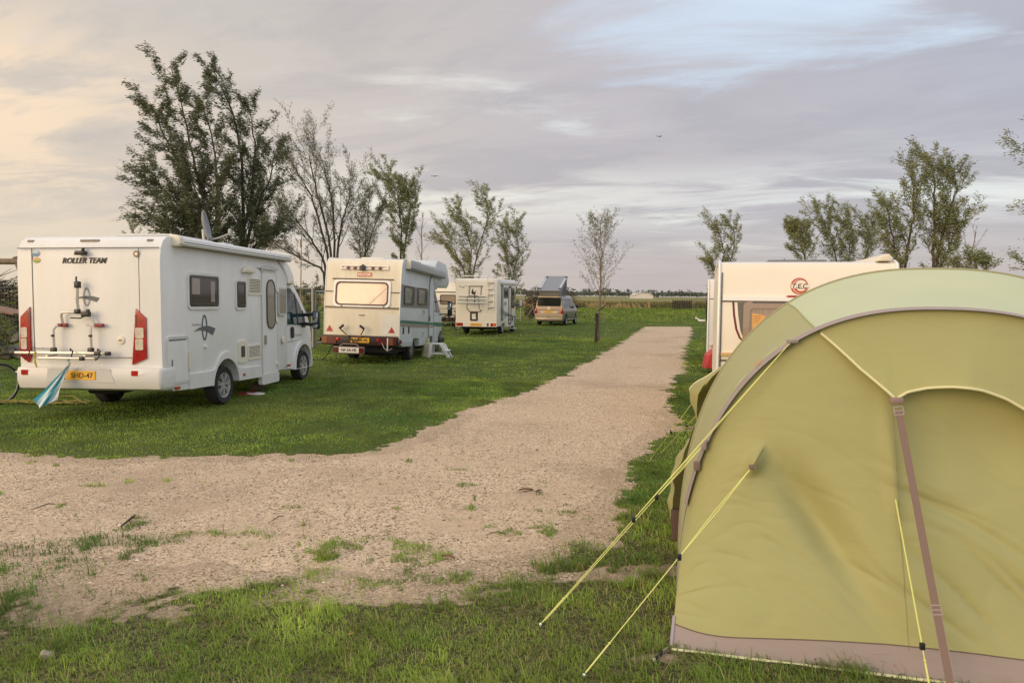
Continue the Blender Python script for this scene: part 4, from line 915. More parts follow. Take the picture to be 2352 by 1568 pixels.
f = MB(fnL); f.plate(rr(2.52, .66, 3.13, .72), .0, .021); f.build('door_bar', BLACK, dr)
window(LC, 1.45, 1.82, 2.28, 2.32, fnL, .02, .03, frame=DARKG, pane=GLASS)
window(LC, 3.30, 1.30, 3.80, 2.30, fnL, .03, .03, frame=BLACK, pane=GLASS)
louvre(LC, 1.45, 1.42, 2.0, 1.62, fnL, GREYW, n=4); louvre(LC, 1.45, .78, 2.0, 1.0, fnL, GREYW, n=4)
f = MB(fnL); f.plate(rr(3.35, .60, 3.55, .78), 0, .02); f.build('flap', BLACK, LC)
for k_ in range(4):
    f = MB(fnL); pts = [(.6 + t * 4.2, 1.35 - .09 * k_ - .55 * (1 - (1 - t) ** 1.8) * (1 - .16 * k_)) for t in np.linspace(0, .82, 12)]
    f.plate(pts + [(a, b - .022) for a, b in pts[::-1]], .0215, .0235); f.build('pinstripe', INKG, LC)
f = MB(); f.prism([(4.03, .40), (4.03, 2.08), (4.20, 2.06), (4.75, 1.35), (5.30, 1.05), (5.42, .70), (5.40, .32), (4.98, .32)] + arc(4.40, .40, .42, 5, 175, 10) + [(4.03, .35)], -.98, .98, 'x', .05, 2, warp=lambda v: Vector((v.x * (1 - .14 * max(0, v.z - 1.2)) * (1 - (.25 * ((v.y - 4.6) / .8) ** 2 if v.y > 4.6 else 0)), v.y, v.z))); cb_ = f.build('cab', mat('cool white cab paint', (.70, .72, .70), .35), LC)
f = MB(FR(.985)); f.plate([(4.12, 1.35), (4.60, 1.33), (4.25, 1.90), (4.12, 1.95)], -.06, -.02); f.build('side_window', GLASS, cb_)
f = MB(); f.box((1.30, 4.55, 1.52), (.18, .12, .42), .05); f.tube([(.95, 4.6, 1.4), (1.3, 4.55, 1.45)], .03, 6); mr_ = f.build('wing_mirror', BLACK, LC)
f = MB(); f.box((1.30, 4.48, 1.53), (.14, .03, .34), .01); f.build('mirror_glass', mat('bright mirror', (.8, .82, .82), .3), mr_)
f = MB(); f.box((0, 2.5, .42), (1.7, 4.2, .30)); f.box((0, 1.48, .5), (1.2, .9, .3)); f.build('chassis', UNDER, LC)
f = MB(); f.box((W + .16, 2.9, .22), (.34, .5, .03), .005); f.tube([(W - .05, 2.7, .42), (W + .1, 2.8, .22)], .015, 5); f.build('entry_step', ALU, LC)
for sd_ in (1, -1):
    wheel(LC, sd_ * .90, 1.48, .32, .32, .20, 6); wheel(LC, sd_ * .86, 4.40, .32, .32, .20, 6)

# ---- people carrier with lifted roof
VN = vroot('camper_van', 2.39, 48.33, .298, 0, 0, 'bronze and grey camper van with its pop-up sleeping roof raised', 'van')
VB = mat('bronze metallic paint', (.33, .265, .195), .36, metal=.4, coat=.4); VG = mat('grey metallic paint', (.13, .13, .13), .3, metal=.4, coat=.6)
def vsec(y):
    zt = np.interp(y, [0, .12, .3, 3.3, 3.7, 4.15, 4.7, 4.95], [1.78, 1.92, 1.96, 1.95, 1.66, 1.20, 1.02, .88])
    wr = np.interp(y, [0, .3, 3.3, 4.15, 4.95], [.74, .77, .75, .80, .60]); wb = np.interp(y, [0, .2, 4.3, 4.95], [.93, .95, .95, .68])
    zs_ = min(1.08, zt - .08)
    pr = [(wb * .96, .30), (wb, .45), (wb, .80), (wb * .985, zs_), (wr + (wb - wr) * .55, zs_ + (zt - zs_) * .5), (wr, zt - .07), (wr - .10, zt - .01), (0, zt + .03)]
    return pr
ys = [0, .06, .15, .3, .8, 1.5, 2.3, 3.0, 3.3, 3.5, 3.7, 3.95, 4.15, 4.4, 4.7, 4.88, 4.95]
vs_ = []; 
for y in ys:
    pr = vsec(y); full = [(-a, b) for a, b in pr[:-1]] + [pr[-1]] + [(a, b) for a, b in pr[:-1]][::-1]
    vs_ += [(a, y + (.10 * max(0, b - 1.05) if y < .2 else 0), b) for a, b in full]
n_ = 15; fs_ = [(i * n_ + j, i * n_ + j + 1, (i + 1) * n_ + j + 1, (i + 1) * n_ + j) for i in range(len(ys) - 1) for j in range(n_ - 1)]
fs_ += [tuple(range(n_))[::-1], tuple(range((len(ys) - 1) * n_, len(ys) * n_))]
f = MB(); f.add(vs_, fs_, True); f.build('body', VG, VN)
VB_ = lambda p: (p[0], .10 * max(0, p[1] - 1.05) - .004 - p[2], p[1])
f = MB(VB_); f.plate([(-.93, .46), (.93, .46), (.93, .80), (.915, 1.08), (.84, 1.5), (.755, 1.86), (.60, 1.91), (-.60, 1.91), (-.755, 1.86), (-.84, 1.5), (-.915, 1.08), (-.93, .80)], 0, .012); tg = f.build('tailgate', VB, VN)
f = MB(VB_); f.plate(rr(-.79, 1.26, .79, 1.83, .09), .012, .02); f.build('rear_window', GLASS, tg)
f = MB(VB_); f.plate([(-.55, .80), (.55, .80), (.66, .97), (-.66, .97)], .012, .018); f.plate(rr(-.92, .70, .92, .73), .012, .025); f.build('plate_recess', mat('pale bronze trim', (.62, .52, .42), .3), tg)
f = MB(VB_); f.plate(rr(-.30, .835, .26, .965, .01), .018, .028); p_ = f.build('number_plate', PLATE, tg)
f = MB(VB_)
for x in (-.2, -.12, -.03, .05, .14): f.plate(rr(x, .87, x + .05, .93), .028, .030)
f.build('plate_marks', MATS['blurred brown marks'], p_)
f = MB(VB_); f.plate(rr(-.66, .99, .66, 1.01), .012, .02); f.plate(rr(-.13, .55, .13, .585, .01), .012, .02); f.build('groove', SEAM, tg)
f = MB(VB_); f.ring(arc(-.02, 1.14, .085, 0, 360, 18)[:-1], arc(-.02, 1.14, .062, 0, 360, 18)[:-1], .012, .022); f.plate([(-.07, 1.17), (-.05, 1.17), (-.02, 1.10), (.01, 1.17), (.03, 1.17), (-.01, 1.08), (-.03, 1.08)], .012, .02); f.build('badge', ALU, tg)
for sd_ in (1, -1):
    f = MB(); f.box((sd_ * .87, .03, .94), (.18, .12, .34), .03); f.build('tail_lamp', RED, VN)
f = MB(); f.box((0, .0, .42), (1.86, .18, .20), .05); rb = f.build('rear_bumper', VB, VN)
f = MB(FB(-.09)); f.plate(rr(-.80, .455, .80, .485), -.02, .012); f.build('bumper_strip', ALU, rb)
for sd_ in (1, -1):
    fv = (lambda sd_: lambda p: (sd_ * (np.interp(p[1], [1.08, 1.5, 1.88], [.945, .865, .775]) + p[2]), p[0], p[1]))(sd_)
    f = MB(fv); f.plate([(.45, 1.16), (2.0, 1.15), (2.0, 1.76), (.55, 1.78)], 0, .012); f.build('side_window', GLASS, VN)
    f = MB(fv); f.plate([(2.08, 1.15), (3.72, 1.13), (3.25, 1.74), (2.08, 1.76)], 0, .012); f.build('side_window', GLASS, VN)
    f = MB(); f.plate(rr(1.35, .36, 3.5, .40), 0, .02, fn=(lambda sd_: lambda p: (sd_ * (.945 + p[2]), p[0], p[1]))(sd_)); f.build('sill_strip', ALU, VN)
    for y in (.95, 3.95):
        f = MB(); f.plate(arc(y, .36, .43, -10, 190, 16), 0, .012, fn=(lambda sd_: lambda p: (sd_ * (.945 + p[2] - (.06 if p[0] > 4.1 else 0)), p[0], p[1]))(sd_)); f.build('wheel_arch', UNDER, VN)
    f = MB(); f.box((sd_ * 1.12, 3.55, 1.22), (.22, .14, .18), .05); f.build('wing_mirror', BLACK, VN)
    wheel(VN, sd_ * .88, .95, .33, .33, .20, 6); wheel(VN, sd_ * .86, 3.95, .33, .33, .20, 6)
f = MB(); f.add([(-.66, 3.38, 1.93), (.66, 3.38, 1.93), (.74, 4.10, 1.25), (-.74, 4.10, 1.25)], [(0, 1, 2, 3)], fn=lambda p: (p[0], p[1] + .02, p[2] + .015)); f.build('windscreen', GLASS, VN)
pr_ = empty('raised_roof', (0, 0, 0), parent=VN)
a0, a1 = Vector((0, -.05, 2.22)), Vector((0, 2.15, 3.22))
f = MB(); nrm = Vector((0, -(a1.z - a0.z), a1.y - a0.y)).normalized()
def PR(p): return a0 + (a1 - a0) * p[1] + Vector((p[0], 0, 0)) + nrm * p[2]
f.plate(rr(-.76, 0, .76, 1, .04), 0, .06, fn=lambda p: tuple(PR(p))); f.build('roof_shell', mat('slate grey roof', (.20, .215, .24), .4), pr_)
for x in (-.66, .66):
    f = MB(); f.plate(rr(x - .07, .02, x + .07, .98, .02), .06, .085, fn=lambda p: tuple(PR(p))); f.build('roof_strip', mat('pale grey roof strip', (.42, .45, .50), .4), pr_)
    for t in (.10, .90):
        f = MB(); f.plate(rr(x - .08, t - .05, x + .08, t + .05, .02), .085, .10, fn=lambda p: tuple(PR(p))); f.build('cap', BLACK, pr_)
f = MB(); A_ = [(-.68, .12, 1.93), (.68, .12, 1.93), (.68, 2.02, 1.93), (-.68, 2.02, 1.93)]; B_ = [(-.70, .02, 2.22), (.70, .02, 2.22), (.70, 2.12, 3.15), (-.70, 2.12, 3.15)]
f.add(A_ + B_, [(0, 1, 5, 4), (1, 2, 6, 5), (2, 3, 7, 6), (3, 0, 4, 7)]); f.build('bellows', mat('grey tent fabric', (.22, .21, .20), .8), pr_)
f = MB(); f.add([(.705, .7, 2.05), (.705, 1.9, 2.05), (.715, 1.9, 2.85)], [(0, 1, 2)]); f.build('mesh_window', DARKG, pr_)
f = MB(); f.box((0, 2.4, .32), (1.5, 4.2, .20)); f.build('chassis', UNDER, VN)

# ---- caravans
def caravan(name, x, y, h, label, L_=6.0, Wd=1.13, H_=2.46, bottom=.32, cat='caravan'):
    return vroot(name, x, y, h, 0, 0, label, cat, 'touring caravans')
TC = caravan('caravan', 4.04, 10.21, .253, 'cream caravan with round red T.E.C. logo right behind the tent')
W = 1.15
tp = [(.10, .34), (.0, .95), (-.02, 1.35), (.02, 1.90), (.03, 1.94), (.05, 2.30), (.10, 2.42), (.24, 2.455), (5.6, 2.455), (5.95, 2.2), (6.05, 1.4), (5.9, .40)]
SHELL = mat('warm white caravan sheet', (.84, .78, .68), .4, var=.04, vscale=1.2)
f = MB(); f.prism(tp, -W, W, 'x', .012, 1); f.build('body', SHELL, TC)
fz = [(.10, .34), (.0, .95), (-.02, 1.35), (.02, 1.90), (.03, 1.94), (.05, 2.30), (.10, 2.42)]
def tcy(z): return np.interp(z, [p[1] for p in fz], [p[0] for p in fz])
FT = lambda p: (p[0], tcy(p[1]) - p[2], p[1])
for x in (-W, W):
    f = MB(); f.tube([(x, y - .012, z) for y, z in fz] + [(x, .24, 2.465), (x, 5.6, 2.465)], .022, 6); f.build('corner_rail', ALUW, TC)
    f = MB(); sg = 1 if x > 0 else -1; f.tube([(x - sg * .035, y - .012, z) for y, z in fz[:-1]], .008, 4); f.build('corner_seal', DARKG, TC)
f = MB(FT); f.plate(rr(-1.10, 1.905, 1.10, 1.965), 0, .03); led = f.build('ledge', ALUW, TC)
f = MB(FT); f.plate(rr(-1.12, 1.885, 1.12, 1.903), 0, .006); f.build('shadow_gap', SEAM, led)
f = MB(FT); f.ring(arc(-.085, 2.115, .115, 0, 360, 32)[:-1], arc(-.078, 2.115, .100, 0, 360, 32)[:-1], 0, .004); lg = f.build('logo_ring', mat('logo red', (.50, .07, .04), .45), TC)
f = MB(FT); f.ring(arc(-.070, 2.115, .094, 25, 160, 20) , arc(-.064, 2.115, .084, 25, 160, 20), 0, .004); f.build('logo_arc', MATS['logo red'], lg)
f = MB(FT); f.ring(arc(-.070, 2.115, .094, 200, 335, 20) , arc(-.060, 2.125, .080, 200, 335, 20), 0, .004); f.build('logo_arc', MATS['logo red'], lg)
f = MB(FT); f.plate(rr(-.19, 2.082, .05, 2.148), .0045, .005); f.build('logo_field', SHELL, lg)
f = MB(FT); f.text('T.E.C.', -.072, 2.115, .062, c=.0056, shear=.2, bold=.02, width=.215); f.build('logo_letters', INK, lg)
f = MB(FT); f.plate([(-.27, 1.972), (-.22, 1.957), (.10, 1.957), (.10, 1.985), (-.22, 1.985)], .031, .035); f.build('red_swoosh', mat('deep red decal', (.35, .03, .03), .45), TC)
f = MB(FT); L1 = [(-.97, 1.88), (-.955, 1.70), (-.92, 1.50), (-.87, 1.38), (-.80, 1.315)]
f.plate(L1 + [(a + .028, b + .006) for a, b in L1[::-1]], 0, .004); f.build('wine_line', mat('wine red line', (.13, .02, .02), .5), TC)
f = MB(FT); L2 = [(-.90, 1.88), (-.885, 1.70), (-.85, 1.48), (-.80, 1.36)]
f.plate(L2 + [(-.70, 1.36), (-.70, 1.88)], 0, .004); f.build('grey_panel', mat('grey window surround', (.13, .13, .12), .5), TC)
f = MB(FT); f.ring(rr(-.82, 1.30, .82, 1.895, .07), rr(-.73, 1.39, .73, 1.80, .05), 0, .045); fw_ = f.build('front_window', mat('smoked brown window rim', (.30, .21, .15), .12, coat=1., spec=.6), TC)
f = MB(FT); f.plate(rr(-.74, 1.38, .74, 1.81), 0, .03); f.build('pane', CURTR, fw_)
f = MB(FT); f.plate(rr(-.70, 1.875, .70, 1.892), .0, .05); f.build('window_rail', SEAM, fw_)
PAPER = mat('orange note paper', (.72, .38, .12), .6)
for pts in ([(-.70, 1.735), (-.52, 1.70), (-.56, 1.60), (-.66, 1.48), (-.69, 1.46)], [(-.47, 1.70), (-.30, 1.68), (-.32, 1.56), (-.46, 1.58)]):
    f = MB(FT); f.plate(pts, .0305, .034); pp = f.build('paper', PAPER, fw_)
    f = MB(FT)
    for k_ in range(5): f.plate(rr(pts[0][0] + .02, pts[0][1] - .045 - .022 * k_, pts[0][0] + .13 - .012 * k_, pts[0][1] - .038 - .022 * k_), .0342, .0346)
    f.build('paper_print', mat('faded print', (.35, .17, .06), .6), pp)
for x in (-.99, .99):
    f = MB(FT); f.prism([(x - .12, 1.165), (x + .10, 1.175), (x + .13, 1.20), (x + .12, 1.165), (x + .07, 1.13), (x - .12, 1.13)], 0, .05, 'z', 0, fn=FT); f.build('grab_handle', mat('amber handle', (.62, .42, .17), .4), TC)
f = MB(FT); f.plate(rr(-1.12, 1.045, 1.12, 1.07), 0, .012); f.build('trim_line', SEAM, TC)
f = MB(FT); f.plate([(-1.07, 1.03), (1.07, 1.03), (.98, .93), (.7, .90), (-.7, .90), (-.98, .93)], 0, .01); f.build('gas_locker', ALUW, TC)
f = MB(); f.prism([(-.50, 2.455), (.35, 2.455), (.31, 2.50), (-.46, 2.50)], .5, 1.2, 'y', .01); f.build('roof_hatch', mat('smoked grey dome', (.16, .17, .19), .25), TC)
f = MB(); f.prism([(W - .24, 2.46), (W - .06, 2.46), (W - .04, 2.50), (W - .10, 2.56), (W - .20, 2.54)], .12, 4.6, 'y', .02); f.build('roof_awning', OFFW, TC)
f = MB(); f.box((0, -.65, .42), (.10, 1.3, .08)); f.box((-.35, -.3, .40), (.06, .9, .06), M=Matrix.Rotation(R(-22), 3, 'Z')); f.box((.35, -.3, .40), (.06, .9, .06), M=Matrix.Rotation(R(22), 3, 'Z')); f.build('drawbar', STEEL, TC)
f = MB(); f.box((0, 3, .36), (1.9, 5.2, .16)); f.build('chassis', UNDER, TC)
for sd_ in (1, -1): wheel(TC, sd_ * 1.02, 3.3, .31, .31, .19, 6)

KC = caravan('caravan', 6.39, 19.70, .253, 'white caravan half hidden by the T.E.C. caravan, red tail lamp at its corner')
W = 1.14
kp = [(.06, .31), (.0, .45), (.02, 1.90), (.04, 2.30), (.10, 2.42), (.2, 2.445), (5.2, 2.445), (5.5, 2.2), (5.6, 1.3), (5.5, .34)]
f = MB(); f.prism(kp, -W, W, 'x', .03, 2); f.build('body', mat('bluish white caravan sheet', (.70, .71, .71), .4), KC)
for x in (-W, W):
    f = MB(); f.tube([(x, -.01, .45), (x, .01, 1.9), (x, .03, 2.3), (x, .10, 2.43)], .025, 6); f.build('corner_rail', ALUW, KC)
f = MB(FB(.02)); f.plate(rr(-1.10, 1.895, 1.10, 1.915), 0, .01); f.build('moulding', SEAM, KC)
f = MB(FB(.01)); f.ring(rr(-.96, .72, .96, 1.89, .25, 6), rr(-.92, .76, .92, 1.85, .22, 6), 0, .02); kw = f.build('front_window', DARKG, KC); f = MB(FB(.01)); f.plate(rr(-.93, .75, .93, 1.86, .22, 6), 0, .012); f.build('pane', GLASS, kw)
for sd_ in (-1, 1):
    f = MB(FB(.0)); f.plate([(sd_ * 1.10, .70), (sd_ * .80, .70), (sd_ * .78, .45), (sd_ * .85, .42)], 0, .03); lm = f.build('lamp_housing', ALUW, KC)
    f = MB(FB(-.03)); f.plate([(sd_ * 1.045, .63), (sd_ * 1.0, .70), (sd_ * .90, .70), (sd_ * .89, .46), (sd_ * .97, .55)], 0, .015); f.build('tail_lamp', RED, lm)
f = MB(FB(.045)); f.text('K', -.93, 2.10, .13, shear=.25, bold=.03); f.build('lettering', INK, KC)
f = MB(FB(.06)); f.plate(arc(-.90, 2.30, .08, 0, 360, 16)[:-1], 0, .01); f.build('emblem', INK, KC)
f = MB(FB(.03)); f.text('S', -.95, 1.985, .06, shear=.25); f.build('lettering', INKL, KC)
f = MB(FL(W)); f.plate(rr(.9, 1.27, 1.9, 1.86, .06), 0, .06); f.build('side_window', GLASS, KC)
f = MB(); f.box((-1.27, 1.4, 1.28), (.26, .5, .04), .01); f.tube([(-1.38, 1.5, 1.29), (-1.48, 1.45, 1.36)], .03, 6); f.build('fold_down_shelf', ALUW, KC)
f = MB(FB(.05)); f.plate(rr(-1.08, .31, 1.08, .46, .03), 0, .06); f.build('bumper', BLACK, KC)
f = MB(); f.box((0, 2.6, .34), (1.9, 4.8, .14)); f.build('chassis', UNDER, KC)
for sd_ in (1, -1): wheel(KC, sd_ * 1.0, 2.9, .31, .31, .19, 6)
RB = MB(); c0 = Vector((5.26, 19.25, .20))
RB.prism([(-.16, -.30), (.16, -.22), (.22, .20), (-.10, .32), (-.24, .05)], -.22, .22, 'y', .03, fn=lambda p: (c0.x + p[0] * .9 + p[2] * .35, c0.y + p[1], c0.z + .12 + p[2] * .85 - p[0] * .35))
tag(RB.build('canvas_bag', mat('red coated canvas', (.50, .045, .05), .5, var=.15, vscale=5)), 'red canvas bag slumped on the grass at the corner of the white caravan', 'bag')

BC = caravan('caravan', -4.25, 45.6, .16, 'cream caravan glimpsed between the old overcab camper and the ladder camper')
W = 1.1
f = MB(); f.prism([(.1, .55), (.0, .8), (.02, 2.0), (.25, 2.52), (.45, 2.62), (4.6, 2.62), (5.0, 2.0), (5.1, .8), (5.0, .55)], -W, W, 'x', .05, 2); f.build('body', CREAM, BC)
f = MB(FB(.0)); f.ring(rr(-.2, 1.35, .80, 1.95, .08), rr(-.14, 1.41, .74, 1.89, .06), -.01, .03); kw = f.build('front_window', DARKG, BC); f = MB(FB(.0)); f.plate(rr(-.15, 1.40, .75, 1.90), 0, .015); f.build('pane', CURTR, kw)
f = MB(FB(.0)); f.box((0, 2.12, -.02), (2.1, .04, .05)); f.box((0, 1.1, 0), (2.1, .02, .02)); f.build('moulding', SEAM, BC)
f = MB(); f.prism([(-.5, 2.62), (.6, 2.62), (.5, 2.74), (-.4, 2.74)], .8, 1.6, 'y', .02); f.build('roof_hatch', OFFW, BC)
f = MB(); f.box((0, 2.4, .42), (1.8, 4.6, .25)); f.build('chassis', UNDER, BC)
for sd_ in (1, -1): wheel(BC, sd_ * .98, 2.5, .31, .31, .19, 6)

# ------------------------------------------------------------------ tent
TH = R(14); TO = Vector((1.034, 4.479, 0)); TA = Vector((math.sin(TH), math.cos(TH), 0)); TR = Vector((math.cos(TH), -math.sin(TH), 0))
TN = empty('tent', (0, 0, 0), 'olive and pale green tunnel tent with mauve trim and yellow guy ropes', 'tent'); TN.location = TO
def tl(u, v, z): return TR * u + TA * v + Vector((0, 0, z))             # local offset from the tent's own corner
def se(a, cu, w_, h_, n=2.4):
    c, s_ = math.cos(a), math.sin(a)
    return cu - w_ * math.copysign(abs(c) ** (2 / n), c), h_ * abs(s_) ** (2 / n)
def hem(a):
    k = .25
    if a < k: return -.015 * a / k, -.53 * a / k
    if a > math.pi - k: return 2.8, -.53 * (math.pi - a) / k
    return -.015 + (a - k) / (math.pi - 2 * k) * 2.815, -.53
from mathutils.noise import noise as _nz
def mnoise(p): return _nz(Vector(p))
def wr_(a, s_, amp=1.):
    """slack and tension folds, along the surface normal"""
    x = a * 1.5; y = s_ * 1.9
    d = .010 * math.sin(7 * x + 9 * y + 2.0 * math.sin(2 * y)) * math.exp(-((a - 1.9) / .55) ** 2) * math.exp(-((s_ - .30) / .25) ** 2)
    t = (a - 1.02) * .62 + (s_ - .56) * .50                                   # across / along the long dent on the left, shaped to darken the cloth
    q = -(a - 1.02) * .62 * .8 + (s_ - .56) * .9
    al = (a - 1.0) * .75 - (s_ - .52) * .95; ac = (a - 1.0) * .95 + (s_ - .52) * .75
    d -= .12 * math.exp(-(ac / .09) ** 2) * math.exp(-((al - .16) / .32) ** 2)
    d -= .085 * math.exp(-((a - 1.70) / .26) ** 2) * math.exp(-((s_ - .66) / .17) ** 2) * (1 / (1 + math.exp(-(a - 1.46) / .025)))
    e = (a - 1.40) * .35 + (s_ - .50)                                          # the fold running right from the middle guy
    d -= .034 * math.exp(-(e / .020) ** 2) * (1 / (1 + math.exp(-(a - 1.45) / .03))) * math.exp(-((a - 1.5) / .4) ** 2)
    d += .030 * math.exp(-((a - 1.395) / .03) ** 2) * math.exp(-((s_ - .56) / .16) ** 2)  # ridge above that guy
    d += .07 * math.exp(-((a - .80) / .05) ** 2 - ((s_ - .70) / .035) ** 2)    # pulled-out tab
    for k_, (a0, s0, f_) in enumerate(((1.62, .22, 1.), (1.75, .28, .8), (1.9, .24, .9), (1.50, .18, .7), (2.05, .3, .7), (1.3, .25, .6))):
        e = (a - a0) * .55 + (s_ - s0) * (.9 + .1 * k_)
        d -= .030 * f_ * math.exp(-abs(e) / .014) * math.exp(-((a - a0) / .16) ** 2)
    for a0, s0, sl, L0, am in ((.55, .45, .55, .16, .010), (.95, .32, .70, .20, .012), (1.12, .22, .75, .18, .012), (1.60, .45, .25, .22, .014), (1.85, .52, .30, .20, .014), (1.70, .60, .35, .18, .010), (2.0, .42, .35, .2, .012), (.70, .22, .9, .12, .008), (1.25, .58, .6, .12, .008)):
        e = (a - a0) * sl + (s_ - s0); d -= am * math.exp(-abs(e) / .012) * math.exp(-((a - a0) / L0) ** 2)
    ac2 = y * .95 + x * .62; al2 = x * .8 - y * .5
    nA = mnoise((al2 * .9 + 3, ac2 * 2.6, 1.7)); nB = mnoise((al2 * 1.3 + 9, ac2 * 4.2 + 2, 5.1)); nC = mnoise((al2 * 2.0 + 5, ac2 * 7.5, 8.3)); nD = mnoise((x * 1.1 + 4, y * 1.3, 2.2))
    env = math.sin(PI * min(1, max(0, s_))) ** .5
    d += env * (.016 * nA + .018 * nD - .010 * max(0, 1 - abs(nB) * 5.5) * max(0, nD + .35) - .0045 * max(0, 1 - abs(nC) * 6) * max(0, .45 - nD))
    d -= .05 * math.sin(math.pi * min(1, max(0, s_))) * math.sin(a) ** 2 * .6
    return d * amp
def PS(a, s_, off=0., wr=True):
    au, az = se(a, 1.40, 1.40, 1.89); hu, hv = hem(a)
    P = tl(hu * (1 - s_) + au * s_, hv * (1 - s_), az * s_)
    n_ = (-TA * .965 + Vector((0, 0, .26)))
    return P + n_ * (off + (wr_(a, s_) if wr else 0))
def ssk(a): return .085 + .26 * math.exp(-(a / .27) ** 2) + .26 * math.exp(-((math.pi - a) / .27) ** 2)
def fabric(name, c, back=.25, bump=.0, warp_=0):
    M = mat(name, c, .62, var=.035, vscale=2.2, spec=.3)
    t = M.node_tree; p = t.nodes['Principled BSDF']
    n = t.nodes.new('ShaderNodeTexNoise'); n.inputs['Scale'].default_value = 2.4; n.inputs['Detail'].default_value = 4; n.inputs['Distortion'].default_value = .5
    tcn = t.nodes.new('ShaderNodeTexCoord'); mp = t.nodes.new('ShaderNodeMapping'); mp.inputs['Rotation'].default_value = (0, R(40), R(14)); mp.inputs['Scale'].default_value = (.55, 1, 1.9)
    t.links.new(tcn.outputs['Object'], mp.inputs[0]); t.links.new(mp.outputs[0], n.inputs['Vector'])
    bp = t.nodes.new('ShaderNodeBump'); bp.inputs['Strength'].default_value = .30; bp.inputs['Distance'].default_value = .04
    t.links.new(n.outputs[0], bp.inputs['Height']); t.links.new(bp.outputs[0], p.inputs['Normal'])
    p.inputs['Sheen Weight'].default_value = .15
    if back:
        tr = t.nodes.new('ShaderNodeBsdfTranslucent'); mx = t.nodes.new('ShaderNodeMixShader'); mx.inputs[0].default_value = back
        tr.inputs[0].default_value = (*c, 1)
        t.links.new(p.outputs[0], mx.inputs[1]); t.links.new(tr.outputs[0], mx.inputs[2]); t.links.new(mx.outputs[0], t.nodes['Material Output'].inputs[0])
    return M
OLIVE = fabric('olive tent cloth', (.425, .420, .185), .16)
OLIVE_D = fabric('deeper olive tent cloth', (.38, .36, .13), .16)
PALE = fabric('pale green tent cloth', (.62, .68, .43), .2)
MAUVE = fabric('mauve tent trim', (.315, .262, .245), .0)
PIPE = mat('pale yellow piping', (.70, .68, .40), .7)
ROPE = mat('yellow guy rope', (.70, .73, .24), .6)
WEB = mat('brown webbing', (.21, .145, .12), .8, bump=.2, bscale=300)
BUCK = mat('beige buckle', (.33, .275, .235), .5)
def grid(fnc, na, ns):
    q = MB(); vs = [fnc(i / (na - 1), j / (ns - 1)) for i in range(na) for j in range(ns)]
    q.add(vs, [(i * ns + j, (i + 1) * ns + j, (i + 1) * ns + j + 1, i * ns + j + 1) for i in range(na - 1) for j in range(ns - 1)], True); return q
PI = math.pi
grid(lambda p, q: PS(p * PI, ssk(p * PI) + (1 - ssk(p * PI)) * q), 330, 200).build('front_panel', OLIVE, TN)
grid(lambda p, q: PS(p * PI, ssk(p * PI) * q), 200, 14).build('skirt', MAUVE, TN)
q = MB(); q.tube([PS(.25 + (PI - .5) * i / 60, .0, .004, False) + Vector((0, 0, .012)) for i in range(61)], .011, 6); q.build('hem_piping', PIPE, TN)
q = MB(); q.tube([PS(.25, s_, .002) for s_ in np.linspace(0, .25, 12)], .010, 6); q.build('corner_piping', mat('lilac piping', (.36, .32, .36), .7), TN)
SEAMT = mat('olive seam tape', (.30, .30, .12), .7)
for a0, sa, sb, a1 in ((1.39, .075, .73, 1.42), (2.35, .09, .97, 2.2)):
    q = MB(); q.tube([PS(a0 + (a1 - a0) * t, sa + (sb - sa) * t, .001) for t in np.linspace(0, 1, 50)], .0022, 4); q.build('seam', SEAMT, TN)
q = MB(); q.tube([PS(a, ssk(a), .0015) for a in np.linspace(.05, PI - .05, 160)], .003, 4); q.build('skirt_seam', mat('brown seam', (.16, .12, .09), .7), TN)
# hood over the lower panel, with its piped edge
HE = [(1.18, .985), (1.31, .843), (1.42, .742), (1.44, .750), (1.46, .759), (1.52, .769), (1.58, .773), (1.66, .769), (1.74, .756), (1.81, .736), (1.9, .70), (2.0, .66), (2.12, .70), (2.25, .985)]
def hes(a):
    return float(np.interp(a, [p[0] for p in HE], [p[1] for p in HE]))
def hoff(a, s_):
    e = hes(a); t = (1 - s_) / max(.02, 1 - e); lift = np.interp(a, [1.18, 1.42, 1.62, 2.0, 2.25], [.0, .06, .14, .09, 0])
    return .016 + lift * t ** 1.3
grid(lambda p, q: PS(1.18 + 1.07 * p, hes(1.18 + 1.07 * p) + (1.0 - hes(1.18 + 1.07 * p)) * q, hoff(1.18 + 1.07 * p, hes(1.18 + 1.07 * p) + (1.0 - hes(1.18 + 1.07 * p)) * q)), 110, 24).build('hood', OLIVE, TN)
q = MB(); q.tube([PS(a, hes(a), hoff(a, hes(a)) + .004) for a in np.linspace(1.18, 2.25, 90)], .0080, 6); q.build('hood_piping', PIPE, TN)
# hoop sleeve
def HP(a, dv=0., dr=0.):
    u, z = se(a, 1.40, 1.40 + dr, 1.89 + dr); return tl(u, dv, z)
q = grid(lambda p, q_: HP(.30 + p * (PI - .60), -.052 + .10 * q_, .016 * math.sin(PI * q_) + .004), 120, 7); q.build('hoop_sleeve', MAUVE, TN)
